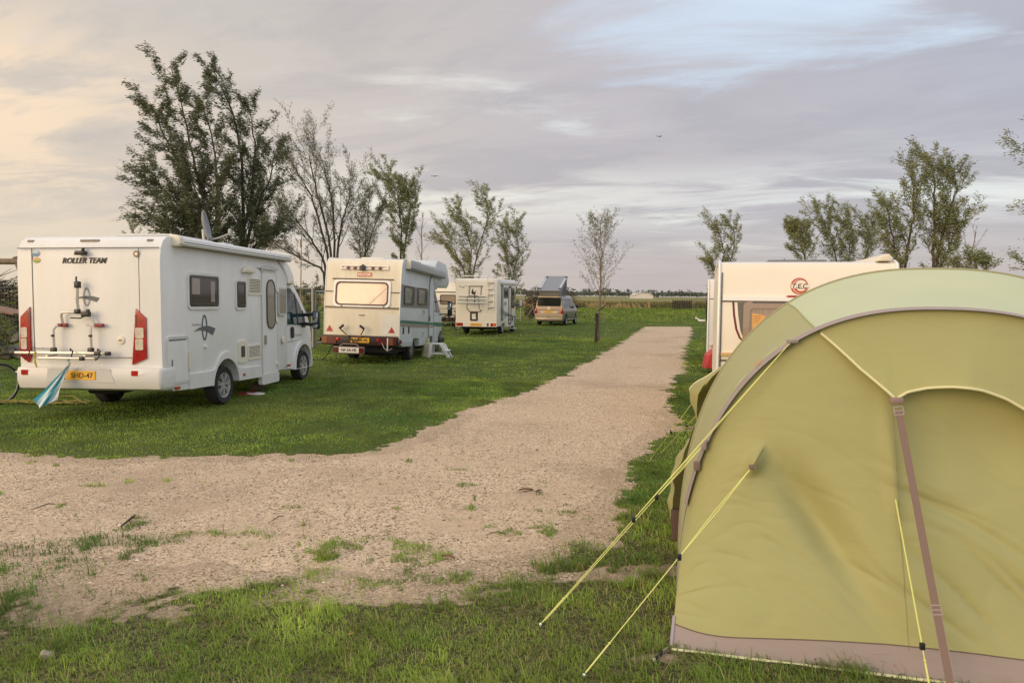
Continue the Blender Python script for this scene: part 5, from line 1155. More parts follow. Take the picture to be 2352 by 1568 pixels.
# tunnel behind it, growing towards the tall middle hoop
ST = [(0, 1.40, 1.40, 1.89), (.35, 1.48, 1.50, 1.985), (.75, 1.58, 1.60, 2.09), (1.1, 1.665, 1.675, 2.15), (1.7, 1.80, 1.65, 2.13), (2.3, 1.90, 1.60, 2.08), (2.9, 1.96, 1.50, 1.98), (3.5, 2.0, 1.38, 1.84), (4.1, 2.0, 1.18, 1.62)]
def TS(a, v):
    V0 = [s_[0] for s_ in ST]; u, z = se(a, *[float(np.interp(v, V0, [s_[k] for s_ in ST])) for k in (1, 2, 3)])
    w2 = .006 * math.sin(9 * a + 5 * v) * math.sin(3 * v) + .010 * math.sin(5.2 * v + 2) * math.sin(a) - .02 * math.sin(PI * min(1, v / 1.1)) * (v < 1.1)
    c = Vector((0, 0, .6)) + tl(1.6, v, 0); P = tl(u, v, z); d = (P - c); d -= TA * d.dot(TA)
    return P + d.normalized() * w2
def AB(v): return float(np.interp(v, [0, 1.1, 4.1], [1.17, 1.045, 1.0]))
grid(lambda p, q: TS(AB(4.1 * q) + (PI - 2 * AB(4.1 * q)) * p, 4.1 * q), 60, 60).build('roof_panel', PALE, TN)
grid(lambda p, q: TS(.10 + (AB(4.1 * q) - .10) * p, 4.1 * q), 40, 60).build('side_panel', OLIVE, TN)
grid(lambda p, q: TS(PI - .10 - (AB(4.1 * q) - .10) * p, 4.1 * q), 40, 60).build('side_panel', OLIVE, TN)
for a0, a1 in ((.0, .10), (PI - .10, PI)):
    grid(lambda p, q: TS(a0 + (a1 - a0) * p, 4.1 * q), 6, 60).build('side_skirt', MAUVE, TN)
grid(lambda p, q: (lambda a: (lambda b, e: e + (b - e) * q)(TS(a, 4.1), tl(1.75 - 1.35 * math.cos(a), 4.75 if .2 < a < PI - .2 else 4.4, 0.)))(p * PI), 50, 16).build('rear_panel', OLIVE_D, TN)
q = MB(); q.tube([TS(AB(v), v) + Vector((-.002, 0, .004)) for v in np.linspace(0, 4.1, 40)], .004, 4); q.build('roof_seam', mat('seam tape', (.50, .52, .30), .7), TN)
q = MB(); q.tube([TS(a, 1.1) for a in np.linspace(0, PI, 70)], .010, 6); q.build('hoop_seam', mat('dark olive seam', (.30, .30, .17), .7), TN)
# side porch: a door flap held out from the left wall, its lower wall bellied by the wind
def WL(v, z):
    V0 = [s_[0] for s_ in ST]; c_, w_, h_ = [float(np.interp(v, V0, [s_[k] for s_ in ST])) for k in (1, 2, 3)]
    return c_ - w_ * max(0, 1 - (z / h_) ** 2.4) ** (1 / 2.4)
def flap(p, q):
    z = 1.50 - .56 * q; v = 1.38 + .75 * p
    out = float(np.interp(q, [0, .18, .42, .55, .8, 1], [.0, .12, .25, .265, .18, .09])) * math.sin(PI * min(1, .12 + p * .95)) ** .7
    fold = .014 * math.sin(11 * q + 5 * p) + .008 * math.sin(23 * q - 9 * p)
    return tl(WL(v, z) - out - .012 - fold * math.sin(PI * p), v, z - .05 * out)
grid(flap, 22, 34).build('door_flap', OLIVE_D, TN)
def belly(p, q):
    z = .95 * (1 - q) + .02; v = 1.36 + .85 * p
    out = float(np.interp(q, [0, .25, .48, .75, 1], [.08, .17, .24, .235, .18])) * math.sin(PI * (.12 + .76 * p)) ** .6
    return tl(WL(v, z) - out - .012 - (.012 * math.sin(17 * q + 7 * p) + .007 * math.sin(31 * q - 11 * p)), v, z)
grid(belly, 26, 40).build('porch_wall', OLIVE_D, TN)
q = MB(); q.tube([flap(.42, k / 24) - TR * .004 for k in range(3, 25)], .007, 5); q.build('flap_piping', PIPE, TN)
q = MB(); q.tube([tl(-.02, 1.36, .03), tl(-.03, 1.36, .26)], .055, 8); q.build('mud_skirt', mat('dark brown mud wall', (.09, .055, .045), .8), TN)
# lettering on the sleeve
def HT(a0):
    def g_(p):
        a = a0 + p[0] / 1.55; return tuple(HP(a, -.002 + p[1] * .9, .028 + p[2]))
    return g_
q = MB(); q.text('AirBeam', 0, 0, .030, fn=HT(.80), c=.001, bold=.02, width=.115); q.build('lettering', PLATEW, TN)
q = MB(); q.text('Vango', 0, 0, .036, fn=HT(.965), c=.001, bold=.02, width=.085); q.build('lettering', PLATEW, TN)
q = MB(); q.plate(rr(-.035, -.012, .035, .008), .0, .002, fn=HT(.90)); q.build('logo_dash', mat('orange logo', (.75, .16, .05), .5), TN)
# guy ropes, straps, tabs
def loc(p): return Vector(p) - TO
def guy(A_, B_, sl=None, r=.0028, dbl=True):
    g_ = empty('guy_rope', (0, 0, 0), parent=TN); A_, B_ = Vector(A_), Vector(B_); d = (B_ - A_)
    t = sl or .6; m_ = A_ + d * t; sidev = d.cross(Vector((0, 0, 1))).normalized() * .010
    q = MB()
    if dbl:
        q.tube([A_, A_ + d * t * .5 + sidev, m_], r, 6); q.tube([A_, A_ + d * t * .5 - sidev, m_], r, 6)
    else: q.tube([A_, m_], r * 1.25, 6)
    q.tube([m_, B_], r, 6); q.tube([B_ - d.normalized() * .18, B_], r * 1.6, 6); sg_ = d.length * .004; kn_ = B_ - d.normalized() * .19; q.box(kn_, (.012, .010, .012), .003); q.build('rope', ROPE, g_)
    q = MB(); q.box(m_, (.022, .022, .035), .004); q.build('slider', BLACK, g_)
    return g_
G1, G2 = loc(gnd(1245, 1440)), loc(gnd(1345, 1557)); G3 = loc(gnd(2142, 1625)); G4 = loc(gnd(2196, 1640))
gA = HP(1.06, -.06, .02); guy(gA, G1 + Vector((0, 0, .03)), .63, .0024)
tabB = HP(.52, -.05, .02); guy(tabB, G1 + Vector((.02, .03, .03)), .30, .0024)
tp_ = PS(.77, .692, .10, True); guy(tp_, G2 + Vector((0, 0, .03)), .46)
g3a = PS(1.39, .468, .03); guy(g3a, G3 + Vector((0, 0, .02)), .74, .0031, False)
q = MB(); q.add([tp_, PS(.87, .735, .005), PS(.80, .655, .005), PS(.83, .70, -.02)], [(0, 1, 3), (0, 3, 2)]); q.build('pull_tab', OLIVE_D, TN)
q = MB(); q.box(tp_, (.03, .02, .03), .005); q.build('tab_loop', WEB, TN)
q = MB(); q.box(HP(1.06, -.045, .015), (.06, .04, .022), .006); q.box(tabB, (.03, .04, .06), .008); q.build('sleeve_tab', MAUVE, TN)
q = MB(); q.box(HP(.44, -.04, .010), (.035, .04, .055), .008); q.build('sleeve_end', WEB, TN)
vA = PS(1.42, .742, hoff(1.42, .742) + .02)
st_ = empty('storm_strap', (0, 0, 0), parent=TN)
def strap(A_, B_, w0, w1):
    d = (B_ - A_).normalized(); s_ = d.cross(-TA).normalized(); th = d.cross(s_).normalized() * .0015
    q = MB(); q.add([A_ - s_ * w0 / 2 - th, A_ + s_ * w0 / 2 - th, B_ + s_ * w1 / 2 - th, B_ - s_ * w1 / 2 - th, A_ - s_ * w0 / 2 + th, A_ + s_ * w0 / 2 + th, B_ + s_ * w1 / 2 + th, B_ - s_ * w1 / 2 + th], [(0, 1, 2, 3), (7, 6, 5, 4), (0, 4, 5, 1), (1, 5, 6, 2), (2, 6, 7, 3), (3, 7, 4, 0)]); return q
dS = G4 - vA; mS = vA + dS * .70
strap(vA + dS * .04, mS, .036, .036).build('wide_strap', WEB, st_); strap(mS, G4, .036, .036).build('lower_strap', WEB, st_)
for sgn in (-1, 1):
    o_ = dS.normalized().cross(-TA).normalized() * .019 * sgn
    q = MB(); q.tube([mS + o_, G4 + o_], .002, 4); q.build('strap_edge', BUCK, st_)
q = MB(); q.box(vA + Vector((0, 0, -.01)), (.07, .03, .035), .008); q.build('hood_tab', mat('mauve webbing', (.30, .21, .19), .7), st_)
def buckle(c, d, name='buckle', w_=.045, par=st_):
    d = d.normalized(); s_ = d.cross(-TA).normalized(); q = MB()
    for t in (-.022, .0, .022): q.tube([c + d * t - s_ * w_ / 2, c + d * t + s_ * w_ / 2], .0045, 6)
    for e in (-1, 1): q.tube([c - d * .024 + s_ * e * w_ / 2, c + d * .024 + s_ * e * w_ / 2], .0045, 6)
    return q.build(name, BUCK, par)
buckle(vA + dS * .045, dS); buckle(mS, dS)
pb = loc(gnd(2127, 1535)); buckle(pb + Vector((0, 0, .02)) - TA * .03, Vector((0, .25, 1)), 'peg_buckle', .04, TN)
q = strap(pb + Vector((0, 0, .075)), pb + Vector((0, 0, .01)) - TA * .02, .036, .036); q.build('peg_strap', WEB, TN)
cA = PS(.25, .02, .01); cB = loc(gnd(1512, 1512, .012)); strap(cA, cB + (cA - cB) * .25, .04, .04).build('corner_strap', WEB, TN)
buckle(cA + (cB - cA) * .45, cB - cA, 'corner_buckle', .045, TN)
strap(cA + (cB - cA) * .5, cB + (cB - cA) * .25, .05, .05).build('corner_webbing', mat('dark webbing', (.06, .055, .05), .9), TN)
# two more guys run out to the path from the middle hoop
for px, py, A_ in ((1490, 1060, TS(.62, 1.15)), (1518, 1040, TS(.58, 1.95))): guy(A_ - TR * .05, loc(gnd(px, py, .02)), .55, .0028, False)
PEG = mat('white peg cap', (.82, .84, .84), .35)
for P_, lb_ in ((G1, 'white-capped tent peg holding the guy rope nearest the gravel'), (G2, 'white-capped tent peg at the bottom edge holding the lower front guy rope'), (cB + Vector((-.02, -.02, 0)), 'white-capped tent peg through the strap at the front corner of the tent')):
    w_ = P_ + TO; q = MB(); q.lathe([(.0, .014), (.006, .013), (.009, .008), (.008, .003), (.004, .0), (.0038, -.06)], (w_.x - .01, w_.y - .015, .02), (0, 0, 1), 12)
    tag(q.build('tent_peg', PEG), lb_, 'tent peg', 'tent pegs')

# ------------------------------------------------------------------ trees
def tree(name, label, base, trunk, H, crown, n1, n2, nl, seed, leaf=(.10, .032), wind=.55, lm=None, r0=.12, angle=45, upk=.05, t0=.18, group='wind-blown trees round the camp site', bark=None, bare=0., cat='tree', prof=None, stems=None):
    """trunk: points (dx, dz fraction) ; crown: half-width; limbs grow off the stems, twigs off the limbs, leaves along the twigs streaming with the wind (-X)"""
    g_ = np.random.default_rng(seed); wood = MB()
    LV, LF = [], []
    prof = prof or (lambda t: math.sin(PI * min(1, .05 + .90 * (1 - t))) ** .75 + .05); H *= .955
    twigs = []
    def limb(p, d, L_, r, n=6, tw=.10, wk=None):
        pts = [Vector(p)]; d = Vector(d).normalized()
        for i in range(n):
            d = (d + Vector(g_.normal(0, tw, 3)) + Vector((-(wk if wk is not None else wind) * .34 * (i / n) ** 1.6, 0, upk * (1 if d.z < .9 else .0)))).normalized()
            pts.append(pts[-1] + d * L_ / n)
        wood.tube(pts, [max(.0035, r * (1 - .8 * i / n)) for i in range(n + 1)], 5 if r > .02 else 3, cap=False); return pts
    base = Vector(base)
    allst = [[(base + Vector((dx, dy, fz * H))) for dx, dy, fz in tr_] for tr_ in ([trunk] if not stems else stems)]
    for si, tp_ in enumerate(allst):
        k = 18; tt = np.linspace(0, 1, k); xs_ = np.linspace(0, 1, len(tp_))
        P = [Vector([float(np.interp(t, xs_, [q[c] for q in tp_])) for c in range(3)]) + Vector((g_.normal(0, .02), g_.normal(0, .02), 0)) * (t > 0) for t in tt]
        hh = (P[-1].z - base.z) / H
        wood.tube(P, [r0 * (.55 if stems else .85) * (1 - t) ** 1.0 * (1.25 if t < .04 else 1) + .010 for t in tt], 7, cap=False)
        m_ = max(3, int(n1 / len(allst)))
        for j in range(m_):
            t = t0 + (1 - t0) * ((j + g_.uniform(0, .9)) / m_) ** .95; t = min(t, .985)
            q = t * (k - 1); i = min(k - 2, int(q)); p = P[i].lerp(P[i + 1], q - i); d0 = (P[i + 1] - P[i]).normalized()
            az = j * 2.399 + g_.uniform(-.5, .5); an = R(angle * g_.uniform(.65, 1.2))
            out = Vector((math.cos(az), math.sin(az), 0))
            d = d0 * math.cos(an) + out * math.sin(an)
            L_ = crown * prof((p.z - base.z) / H) * g_.uniform(.7, 1.2) / max(.45, math.sin(an) * 1.2)
            rr_ = max(.007, r0 * .22 * (1 - t) + .005)
            pts = limb(p, d, L_, rr_, 7)
            lb = g_.random() < bare
            for m2 in range(n2):
                f_ = .18 + .82 * (m2 + g_.uniform(0, 1)) / n2; qq = min(5.99, f_ * 6); ii = int(qq); pp = pts[ii].lerp(pts[ii + 1], qq - ii); dd = (pts[ii + 1] - pts[ii]).normalized()
                sd2 = Vector(g_.normal(0, 1, 3)); sd2 = (sd2 - dd * sd2.dot(dd)).normalized(); a2 = R(g_.uniform(22, 48))
                ll = L_ * g_.uniform(.18, .40) * (1.15 - .5 * f_)
                tpt = limb(pp, dd * math.cos(a2) + sd2 * math.sin(a2), ll, rr_ * .38, 4, .14)
                if not lb: twigs.append((tpt, ll))
            if not lb: twigs.append((pts[4:], L_ * .4))
        if not bare: twigs.append((P[-4:], .5))
    o = empty(name, base, label, cat, group)
    tw_o = wood
    tw_o.v = [(v[0] - base.x, v[1] - base.y, v[2] - base.z) for v in tw_o.v]
    t_ob = tw_o.build('trunk', bark or BARK, o)
    # leaves
    C, D = [], []
    for tpt, ll in twigs:
        n = max(2, int(2.3 * nl * (.6 + ll))); A_ = np.array([v[:] for v in tpt]); s_ = g_.uniform(.15, 1, n) * (len(A_) - 1); i = np.minimum(s_.astype(int), len(A_) - 2); f_ = (s_ - i)[:, None]
        C.append(A_[i] * (1 - f_) + A_[i + 1] * f_ + g_.normal(0, .045, (n, 3)))
        dv = A_[i + 1] - A_[i]; dv /= np.linalg.norm(dv, axis=1)[:, None] + 1e-9; D.append(dv)
    if C:
        C = np.concatenate(C) - np.array(base[:]); D = np.concatenate(D); n = len(C)
        d = D * .35 + np.array([-1.0, 0, -.10]) * wind * 2.1 + g_.normal(0, .36, (n, 3)); d /= np.linalg.norm(d, axis=1)[:, None]
        sd = np.cross(d, g_.normal(0, 1, (n, 3)) + np.array([0, 0, .6])); sd /= np.linalg.norm(sd, axis=1)[:, None] + 1e-9
        l_ = leaf[0] * .85 * g_.uniform(.45, 1.25, (n, 1)); w_ = leaf[1] * .85 * g_.uniform(.6, 1.2, (n, 1)) / 2
        V_ = np.stack([C, C + d * l_ * .45 + sd * w_, C + d * l_, C + d * l_ * .45 - sd * w_], 1).reshape(-1, 3)
        quick_mesh('crown', V_, np.arange(n * 4).reshape(-1, 4), lm or LEAF_M, parent=o)
    return o
def tp(pts, Y, base, H):
    """trunk line from where it stands at depth Y: offsets from the base and height fractions"""
    return [((lambda q: (q.x - base.x, 0, (q.z) / H))(at(x, y, Y))) for x, y in pts]
def stand(px, Y): q = at(px, 700, Y); return Vector((q.x, Y, 0))
GR = 'wind-blown trees round the camp site'
b1 = stand(492, 26.); H1 = at(388, 110, 26).z
st1 = [[(0, 0, 0)] + tp([(485, 540), (470, 455), (449, 365), (427, 250), (390, 118)], 26, b1, H1), [(-.1, .2, .0)] + tp([(478, 540), (455, 450), (415, 360), (372, 280), (345, 215)], 26, b1, H1), [(-.1, -.2, .0)] + tp([(478, 560), (445, 500), (398, 440), (352, 398)], 26, b1, H1), [(.1, .1, .0)] + tp([(495, 540), (500, 440), (492, 320), (462, 200)], 26, b1, H1), [(-.1, 0, .0)] + tp([(470, 580), (442, 550), (405, 520)], 26, b1, H1)]
tree('willow_tree', 'tall dark bushy tree behind the white motorhome, leaning left, tallest in view', b1, None, H1, 1.45, 150, 11, 11, 11, (.14, .040), .58, LEAF_D, .15, 44, .03, .16, stems=st1, prof=lambda t: .55 + .65 * (1 - t))
b2 = stand(553, 27.); H2 = at(475, 125, 27).z
st2 = [[(0, 0, 0)] + tp([(555, 560), (560, 440), (553, 330), (535, 230), (505, 165), (478, 128)], 27, b2, H2), [(.1, .1, 0)] + tp([(565, 540), (590, 470), (618, 400), (632, 320)], 27, b2, H2), [(.05, -.1, 0)] + tp([(560, 520), (578, 420), (585, 310), (572, 220)], 27, b2, H2), [(.1, 0, 0)] + tp([(570, 570), (600, 540), (630, 510)], 27, b2, H2)]
tree('willow_tree', 'dark tree with an arching top just right of the tallest tree', b2, None, H2, 1.15, 120, 10, 10, 12, (.135, .038), .42, LEAF_D, .13, 42, .03, .14, stems=st2, prof=lambda t: .5 + .7 * (1 - t))
b0 = stand(318, 60.); tree('young_tree', 'small distant tree showing above the roof of the white motorhome', b0, [(0, 0, 0), (-.1, 0, .5), (-.35, 0, 1)], at(318, 490, 60).z, 1.1, 20, 7, 12, 13, (.14, .045), .7, LEAF_M, .07, 38)
b3 = stand(764, 31.); H3 = at(712, 330, 31).z
st3 = [[(0, 0, 0)] + tp([(762, 585), (740, 470), (722, 400), (710, 345), (713, 312)], 31, b3, H3), [(.05, .1, 0)] + tp([(752, 560), (715, 440), (688, 385), (659, 338)], 31, b3, H3), [(.1, -.1, 0)] + tp([(776, 560), (790, 480), (800, 445), (806, 410)], 31, b3, H3), [(-.1, 0, 0)] + tp([(742, 610), (700, 590), (655, 565), (625, 545)], 31, b3, H3), [(-.05, .1, 0)] + tp([(745, 590), (710, 530), (670, 480), (640, 440)], 31, b3, H3), [(.05, 0, 0)] + tp([(768, 560), (765, 460), (752, 400), (740, 348)], 31, b3, H3)]
tree('willow_tree', 'many-stemmed tree with bare spreading branches and few leaves behind the old camper', b3, None, H3, .85, 96, 8, 9, 14, (.095, .034), .25, LEAF_S, .095, 30, .04, .24, stems=st3, prof=lambda t: .9 + .3 * t)
b4 = stand(838, 34.); H4 = at(850, 415, 34).z
st4 = [[(0, 0, 0)] + tp([(836, 590), (843, 500), (850, 418)], 34, b4, H4), [(.05, 0, 0)] + tp([(840, 580), (862, 500), (884, 445)], 34, b4, H4), [(-.05, 0, 0)] + tp([(830, 585), (822, 520), (826, 460)], 34, b4, H4)]
tree('willow_tree', 'sparse grey-green tree standing between the many-stemmed tree and the full green one', b4, None, H4, .92, 66, 8, 9, 15, (.10, .036), .2, LEAF_S, .05, 34, .05, .16, stems=st4, prof=lambda t: 1.05 - .35 * t)
b5 = stand(922, 36.); H5 = at(893, 378, 36).z
st5 = [[(0, 0, 0)] + tp([(921, 590), (922, 520), (918, 460), (910, 420), (887, 396)], 36, b5, H5), [(.05, 0, 0)] + tp([(926, 580), (938, 500), (944, 455), (936, 416)], 36, b5, H5)]
tree('willow_tree', 'full green tree above the roof of the old overcab camper', b5, None, H5, .80, 74, 9, 11, 16, (.13, .042), .5, LEAF_M, .07, 36, .05, .08, stems=st5, prof=lambda t: 1.0 if t > .45 else .55)
b6 = stand(966, 40.); tree('bare_tree', 'leafless twiggy grey tree beside the full green tree', b6, [(0, 0, 0), (.05, 0, .5), (.1, 0, 1)], at(970, 478, 40).z, .55, 26, 8, 0, 17, wind=.0, r0=.045, angle=24, bark=TWIG, bare=1., t0=.3)
b7 = stand(1076, 46.); H7 = at(1112, 430, 46).z
st7 = [[(0, 0, 0)] + tp([(1080, 620), (1082, 560), (1072, 515), (1050, 474)], 46, b7, H7), [(.05, 0, 0)] + tp([(1088, 610), (1112, 520), (1126, 478), (1113, 440)], 46, b7, H7), [(0, 0, 0)] + tp([(1068, 620), (1045, 570), (1028, 540)], 46, b7, H7)]
tree('willow_tree', 'two-pronged leafy tree rising left behind the ladder camper', b7, None, H7, 1.15, 84, 9, 7, 18, (.16, .050), .6, LEAF_M, .08, 34, .05, .10, stems=st7, prof=lambda t: 1.05 - .3 * t)
b8 = stand(1172, 50.); H8 = at(1160, 500, 50).z
st8 = [[(0, 0, 0)] + tp([(1170, 650), (1165, 580), (1152, 505)], 50, b8, H8), [(.1, 0, 0)] + tp([(1176, 640), (1192, 570), (1186, 508)], 50, b8, H8)]
tree('willow_tree', 'rounded leafy tree rising right behind the ladder camper', b8, None, H8, 1.15, 70, 9, 7, 19, (.16, .052), .45, LEAF_M, .07, 40, .05, .06, stems=st8, prof=lambda t: 1.1 - .3 * t)
b9 = Vector((3.68, 31.54, 0)); H9 = at(1378, 492, 31.54).z
tree('sapling', 'young staked tree with an egg-shaped thin crown standing alone beside the gravel track', b9, [(0, 0, 0), (.05, 0, .35), (.08, 0, .7), (.0, 0, 1)], H9, 1.75, 36, 8, 4, 20, (.11, .038), .12, LEAF_S, .06, 46, .08, .28, prof=lambda t: max(.15, 1.0 - abs(t - .52) * 1.35), bark=mat('sapling bark', (.21, .17, .115), .85, var=.3, vscale=9))
b10 = stand(1650, 30.); H10 = at(1650, 485, 30).z
st10 = [[(0, 0, 0)] + tp([(1660, 610), (1662, 560), (1655, 530), (1640, 500)], 30, b10, H10), [(.05, 0, 0)] + tp([(1672, 610), (1686, 560), (1688, 525), (1674, 500)], 30, b10, H10), [(0, 0, 0)] + tp([(1650, 640), (1638, 605), (1630, 590)], 30, b10, H10)]
tree('willow_tree', 'thin wind-blown tree at the left end of the caravan roof', b10, None, H10, .50, 56, 7, 9, 21, (.11, .036), .55, LEAF_M, .045, 34, .05, .1, stems=st10, prof=lambda t: .9)
b11 = stand(1848, 34.); H11 = at(1825, 503, 34).z
tree('willow_tree', 'short leafy tree over the roof dome of the T.E.C. caravan', b11, [(0, 0, 0)] + tp([(1848, 590), (1842, 540), (1826, 505)], 34, b11, H11), H11, 1.05, 50, 8, 10, 22, (.12, .042), .65, LEAF_M, .05, 44, .05, .2)
b12 = stand(1950, 35.); H12 = at(1895, 490, 35).z
st12 = [[(0, 0, 0)] + tp([(1925, 600), (1908, 530), (1885, 478)], 35, b12, H12), [(.3, 0, 0)] + tp([(1950, 600), (1952, 540), (1940, 492)], 35, b12, H12), [(.6, 0, 0)] + tp([(1980, 600), (2002, 550), (1996, 505)], 35, b12, H12)]
tree('willow_bush', 'broad leafy willow clump over the right half of the T.E.C. caravan roof', b12, None, H12, .92, 105, 8, 9, 23, (.125, .042), .65, LEAF_M, .05, 38, .05, .12, stems=st12, prof=lambda t: .95)
b13 = stand(2142, 22.); H13 = at(2150, 340, 22).z
st13 = [[(0, 0, 0)] + tp([(2142, 600), (2146, 520), (2150, 440), (2148, 388), (2137, 345)], 22, b13, H13), [(.08, 0, 0)] + tp([(2155, 560), (2180, 480), (2198, 420), (2192, 375)], 22, b13, H13), [(-.8, 0, 0)] + tp([(2078, 610), (2090, 540), (2098, 480), (2100, 425), (2096, 374)], 22, b13, H13), [(-.75, 0, 0)] + tp([(2068, 610), (2052, 540), (2040, 460)], 22, b13, H13), [(.1, 0, 0)] + tp([(2160, 600), (2188, 540), (2204, 490)], 22, b13, H13)]
tree('willow_tree', 'large loose green tree with two trunks behind the tent', b13, None, H13, .58, 140, 8, 9, 24, (.105, .034), .6, LEAF_M, .075, 36, .05, .20, stems=st13, prof=lambda t: .95)
b14 = stand(2205, 21.); tree('bare_tree', 'leafless twigs fanning out beside the large two-trunk tree', b14, [(0, 0, 0), (.15, 0, .5), (.35, 0, 1)], at(2230, 520, 21).z, .7, 16, 6, 0, 25, wind=-.3, r0=.03, angle=32, bark=TWIG, bare=1., t0=.3)
b15 = stand(2240, 19.); H15 = at(2245, 585, 19).z
st15 = [[(-.1, 0, 0)] + tp([(2210, 640), (2205, 605)], 19, b15, H15), [(.1, 0, 0)] + tp([(2240, 640), (2242, 588)], 19, b15, H15), [(.2, 0, 0)] + tp([(2262, 640), (2272, 590)], 19, b15, H15)]
tree('willow_shoots', 'short leafy shoots just topping the tent roof', b15, None, H15, .26, 26, 4, 12, 26, (.09, .034), .6, LEAF_M, .016, 30, .05, .72, stems=st15, prof=lambda t: 1.)
b16 = stand(2470, 14.); H16 = at(2440, 120, 14).z
tree('willow_tree', 'tree cut by the right edge, its lower branches reaching into the sky', b16, [(0, 0, 0), (.05, 0, .5), (-.25, 0, 1)], H16, 1.35, 44, 10, 20, 27, (.085, .028), .7, LEAF_M, .09, 58, .06, .30)

# stake and strap of the sapling, second post
q = MB(); q.tube([(0, 0, 0), (.02, 0, .6), (.03, 0, 1.2)], [.055, .055, .05], 8); q.box((.02, -.02, 1.16), (.13, .12, .14), .02)
o = q.build('tree_stake', DWOOD); o.location = (3.56, 31.42, 0); tag(o, 'dark stout stake at the foot of the young tree by the track', 'stake')
q = MB(); q.tube([(0, 0, 0), (-.02, 0, .62)], [.05, .045], 8); o = q.build('tree_stake', mat('pale post', (.34, .27, .20), .8, var=.3, vscale=8)); o.location = gnd(1387, 740); tag(o, 'short pale post in the grass beyond the young tree', 'stake')
q = MB(); q.tube([(3.62, 31.40, 1.32), (3.80, 31.42, 1.44), (3.98, 31.5, 1.58)], [.02, .03, .02], 5); tag(q.build('tree_tie', BLACK), 'black rubber tie flapping from the young tree', 'tree tie')

# ------------------------------------------------------------------ far country
def far_wood():
    g_ = np.random.default_rng(5); n = 2600; C, D = [], []
    x = g_.uniform(-900, 900, n); hb = fbm(x, x * 0, 60, 91); big = g_.random(n) < .10
    y = 950 + g_.uniform(-60, 120, n); h = 3.5 + 7 * hb + np.where(big, g_.uniform(2, 6, n), 0); r_ = g_.uniform(3, 8, n)
    V_, F_ = [], []
    for i in range(n):
        m = 16; a = g_.uniform(0, 6.28, m); e = g_.uniform(-.2, 1, m); rr2 = g_.uniform(.4, 1, m)
        cx_ = x[i] + np.cos(a) * r_[i] * rr2 * np.sqrt(np.clip(1 - e * e, .1, 1)); cy_ = y[i] + np.sin(a) * r_[i] * rr2; cz_ = np.maximum(.5, h[i] * (.5 + .42 * e))
        s_ = g_.uniform(.8, 2.0, m)
        for j in range(m):
            t = g_.normal(0, 1, (2, 3)); t /= np.linalg.norm(t, axis=1)[:, None]; c = np.array([cx_[j], cy_[j], cz_[j]])
            V_ += [c - t[0] * s_[j], c + t[1] * s_[j], c + t[0] * s_[j], c - t[1] * s_[j]]
    V_ = np.array(V_); V_[:, 2] = np.maximum(V_[:, 2], -.2)
    o = quick_mesh('treeline', V_, np.arange(len(V_)).reshape(-1, 4), mat('far hazy woodland', (.105, .125, .095), .9, c2=(.07, .09, .075), vscale=.02))
    tag(o, 'low dark line of far woodland and hedges along the horizon', 'treeline', kind='stuff')
far_wood()
def reeds():
    g_ = np.random.default_rng(6); n = 60000
    y = g_.uniform(118, 175, n); x = g_.uniform(-.75, .75, n) * y
    dens = fbm(x, y, 22, 95) + .25 * np.clip((y - 118) / 40, 0, 1); k = (g_.random(n) < np.clip((dens - .36) * 5, .05, 1)) & ~((x > 22) & (x < 34) & (y < 122))
    x, y = x[k], y[k]; n = len(x); h = g_.uniform(.5, 1.15, n) * (.6 + .6 * fbm(x, y, 15, 97)); wd = g_.uniform(.10, .22, n)
    lx = g_.normal(-.12, .1, n); a = g_.uniform(-.7, .7, n)
    V_ = np.stack([np.c_[x - wd * np.cos(a), y - wd * np.sin(a), 0 * x], np.c_[x + wd * np.cos(a), y + wd * np.sin(a), 0 * x], np.c_[x + lx * h + wd * .5, y, h], np.c_[x + lx * h - wd * .6, y, h * .93]], 1).reshape(-1, 3)
    pal = np.where((fbm(x, y, 18, 98) > .52)[:, None] | (y[:, None] > 158), np.array([[.34, .27, .13]]), np.array([[.14, .145, .055]])) * g_.uniform(.7, 1.2, (n, 1))
    o = quick_mesh('reeds', V_, np.arange(n * 4).reshape(-1, 4), TINT('reed tint', .8, .2), np.repeat(pal, 4, 0))
    tag(o, 'band of brown and straw coloured reeds across the meadow', 'reeds', kind='stuff')
reeds()
def rushes(px, py, w_, h_, seed, lb):
    g_ = np.random.default_rng(seed); b = gnd(px, py); n = 260; x = g_.normal(0, w_ / 2.5, n); y = g_.normal(0, w_ / 3, n); h = g_.uniform(.4, 1, n) * h_ * np.exp(-(x / w_) ** 2)
    lx = x * .35 + g_.normal(-.1, .12, n); s_ = .035
    V_ = np.stack([np.c_[x - s_, y, 0 * x], np.c_[x + s_, y, 0 * x], np.c_[x + lx, y, h]], 1).reshape(-1, 3)
    o = quick_mesh('rush_tuft', V_, np.arange(n * 3).reshape(-1, 3), mat('rush blades', (.075, .095, .030), .8, var=.3, vscale=2)); o.location = b
    tag(o, lb, 'rush tuft', 'rush tufts in the meadow')
for i_, (px, py, w_, h_, lb) in enumerate(((1490, 703, 1.6, 1.0, 'widest dark rush tuft in the meadow, right of the young tree'), (1548, 704, .9, .7, 'small rush tuft between the widest tuft and the hurdle'), (1350, 700, 1.5, .9, 'rush tuft in the meadow just left of the young tree'))): rushes(px, py, w_, h_, 200 + i_, lb)
q = MB(); o_ = at(1390, 679, 700)
q.prism([(-9, 0), (9, 0), (9, 3.2), (6, 5.2), (-6, 5.2), (-9, 3.2)], 0, 25, 'y'); o = empty('barn', (at(1478, 680, 700).x, 700, 0), 'low white barn far off on the horizon', 'barn')
q.build('walls', mat('white barn sheeting', (.62, .60, .56), .7), o)
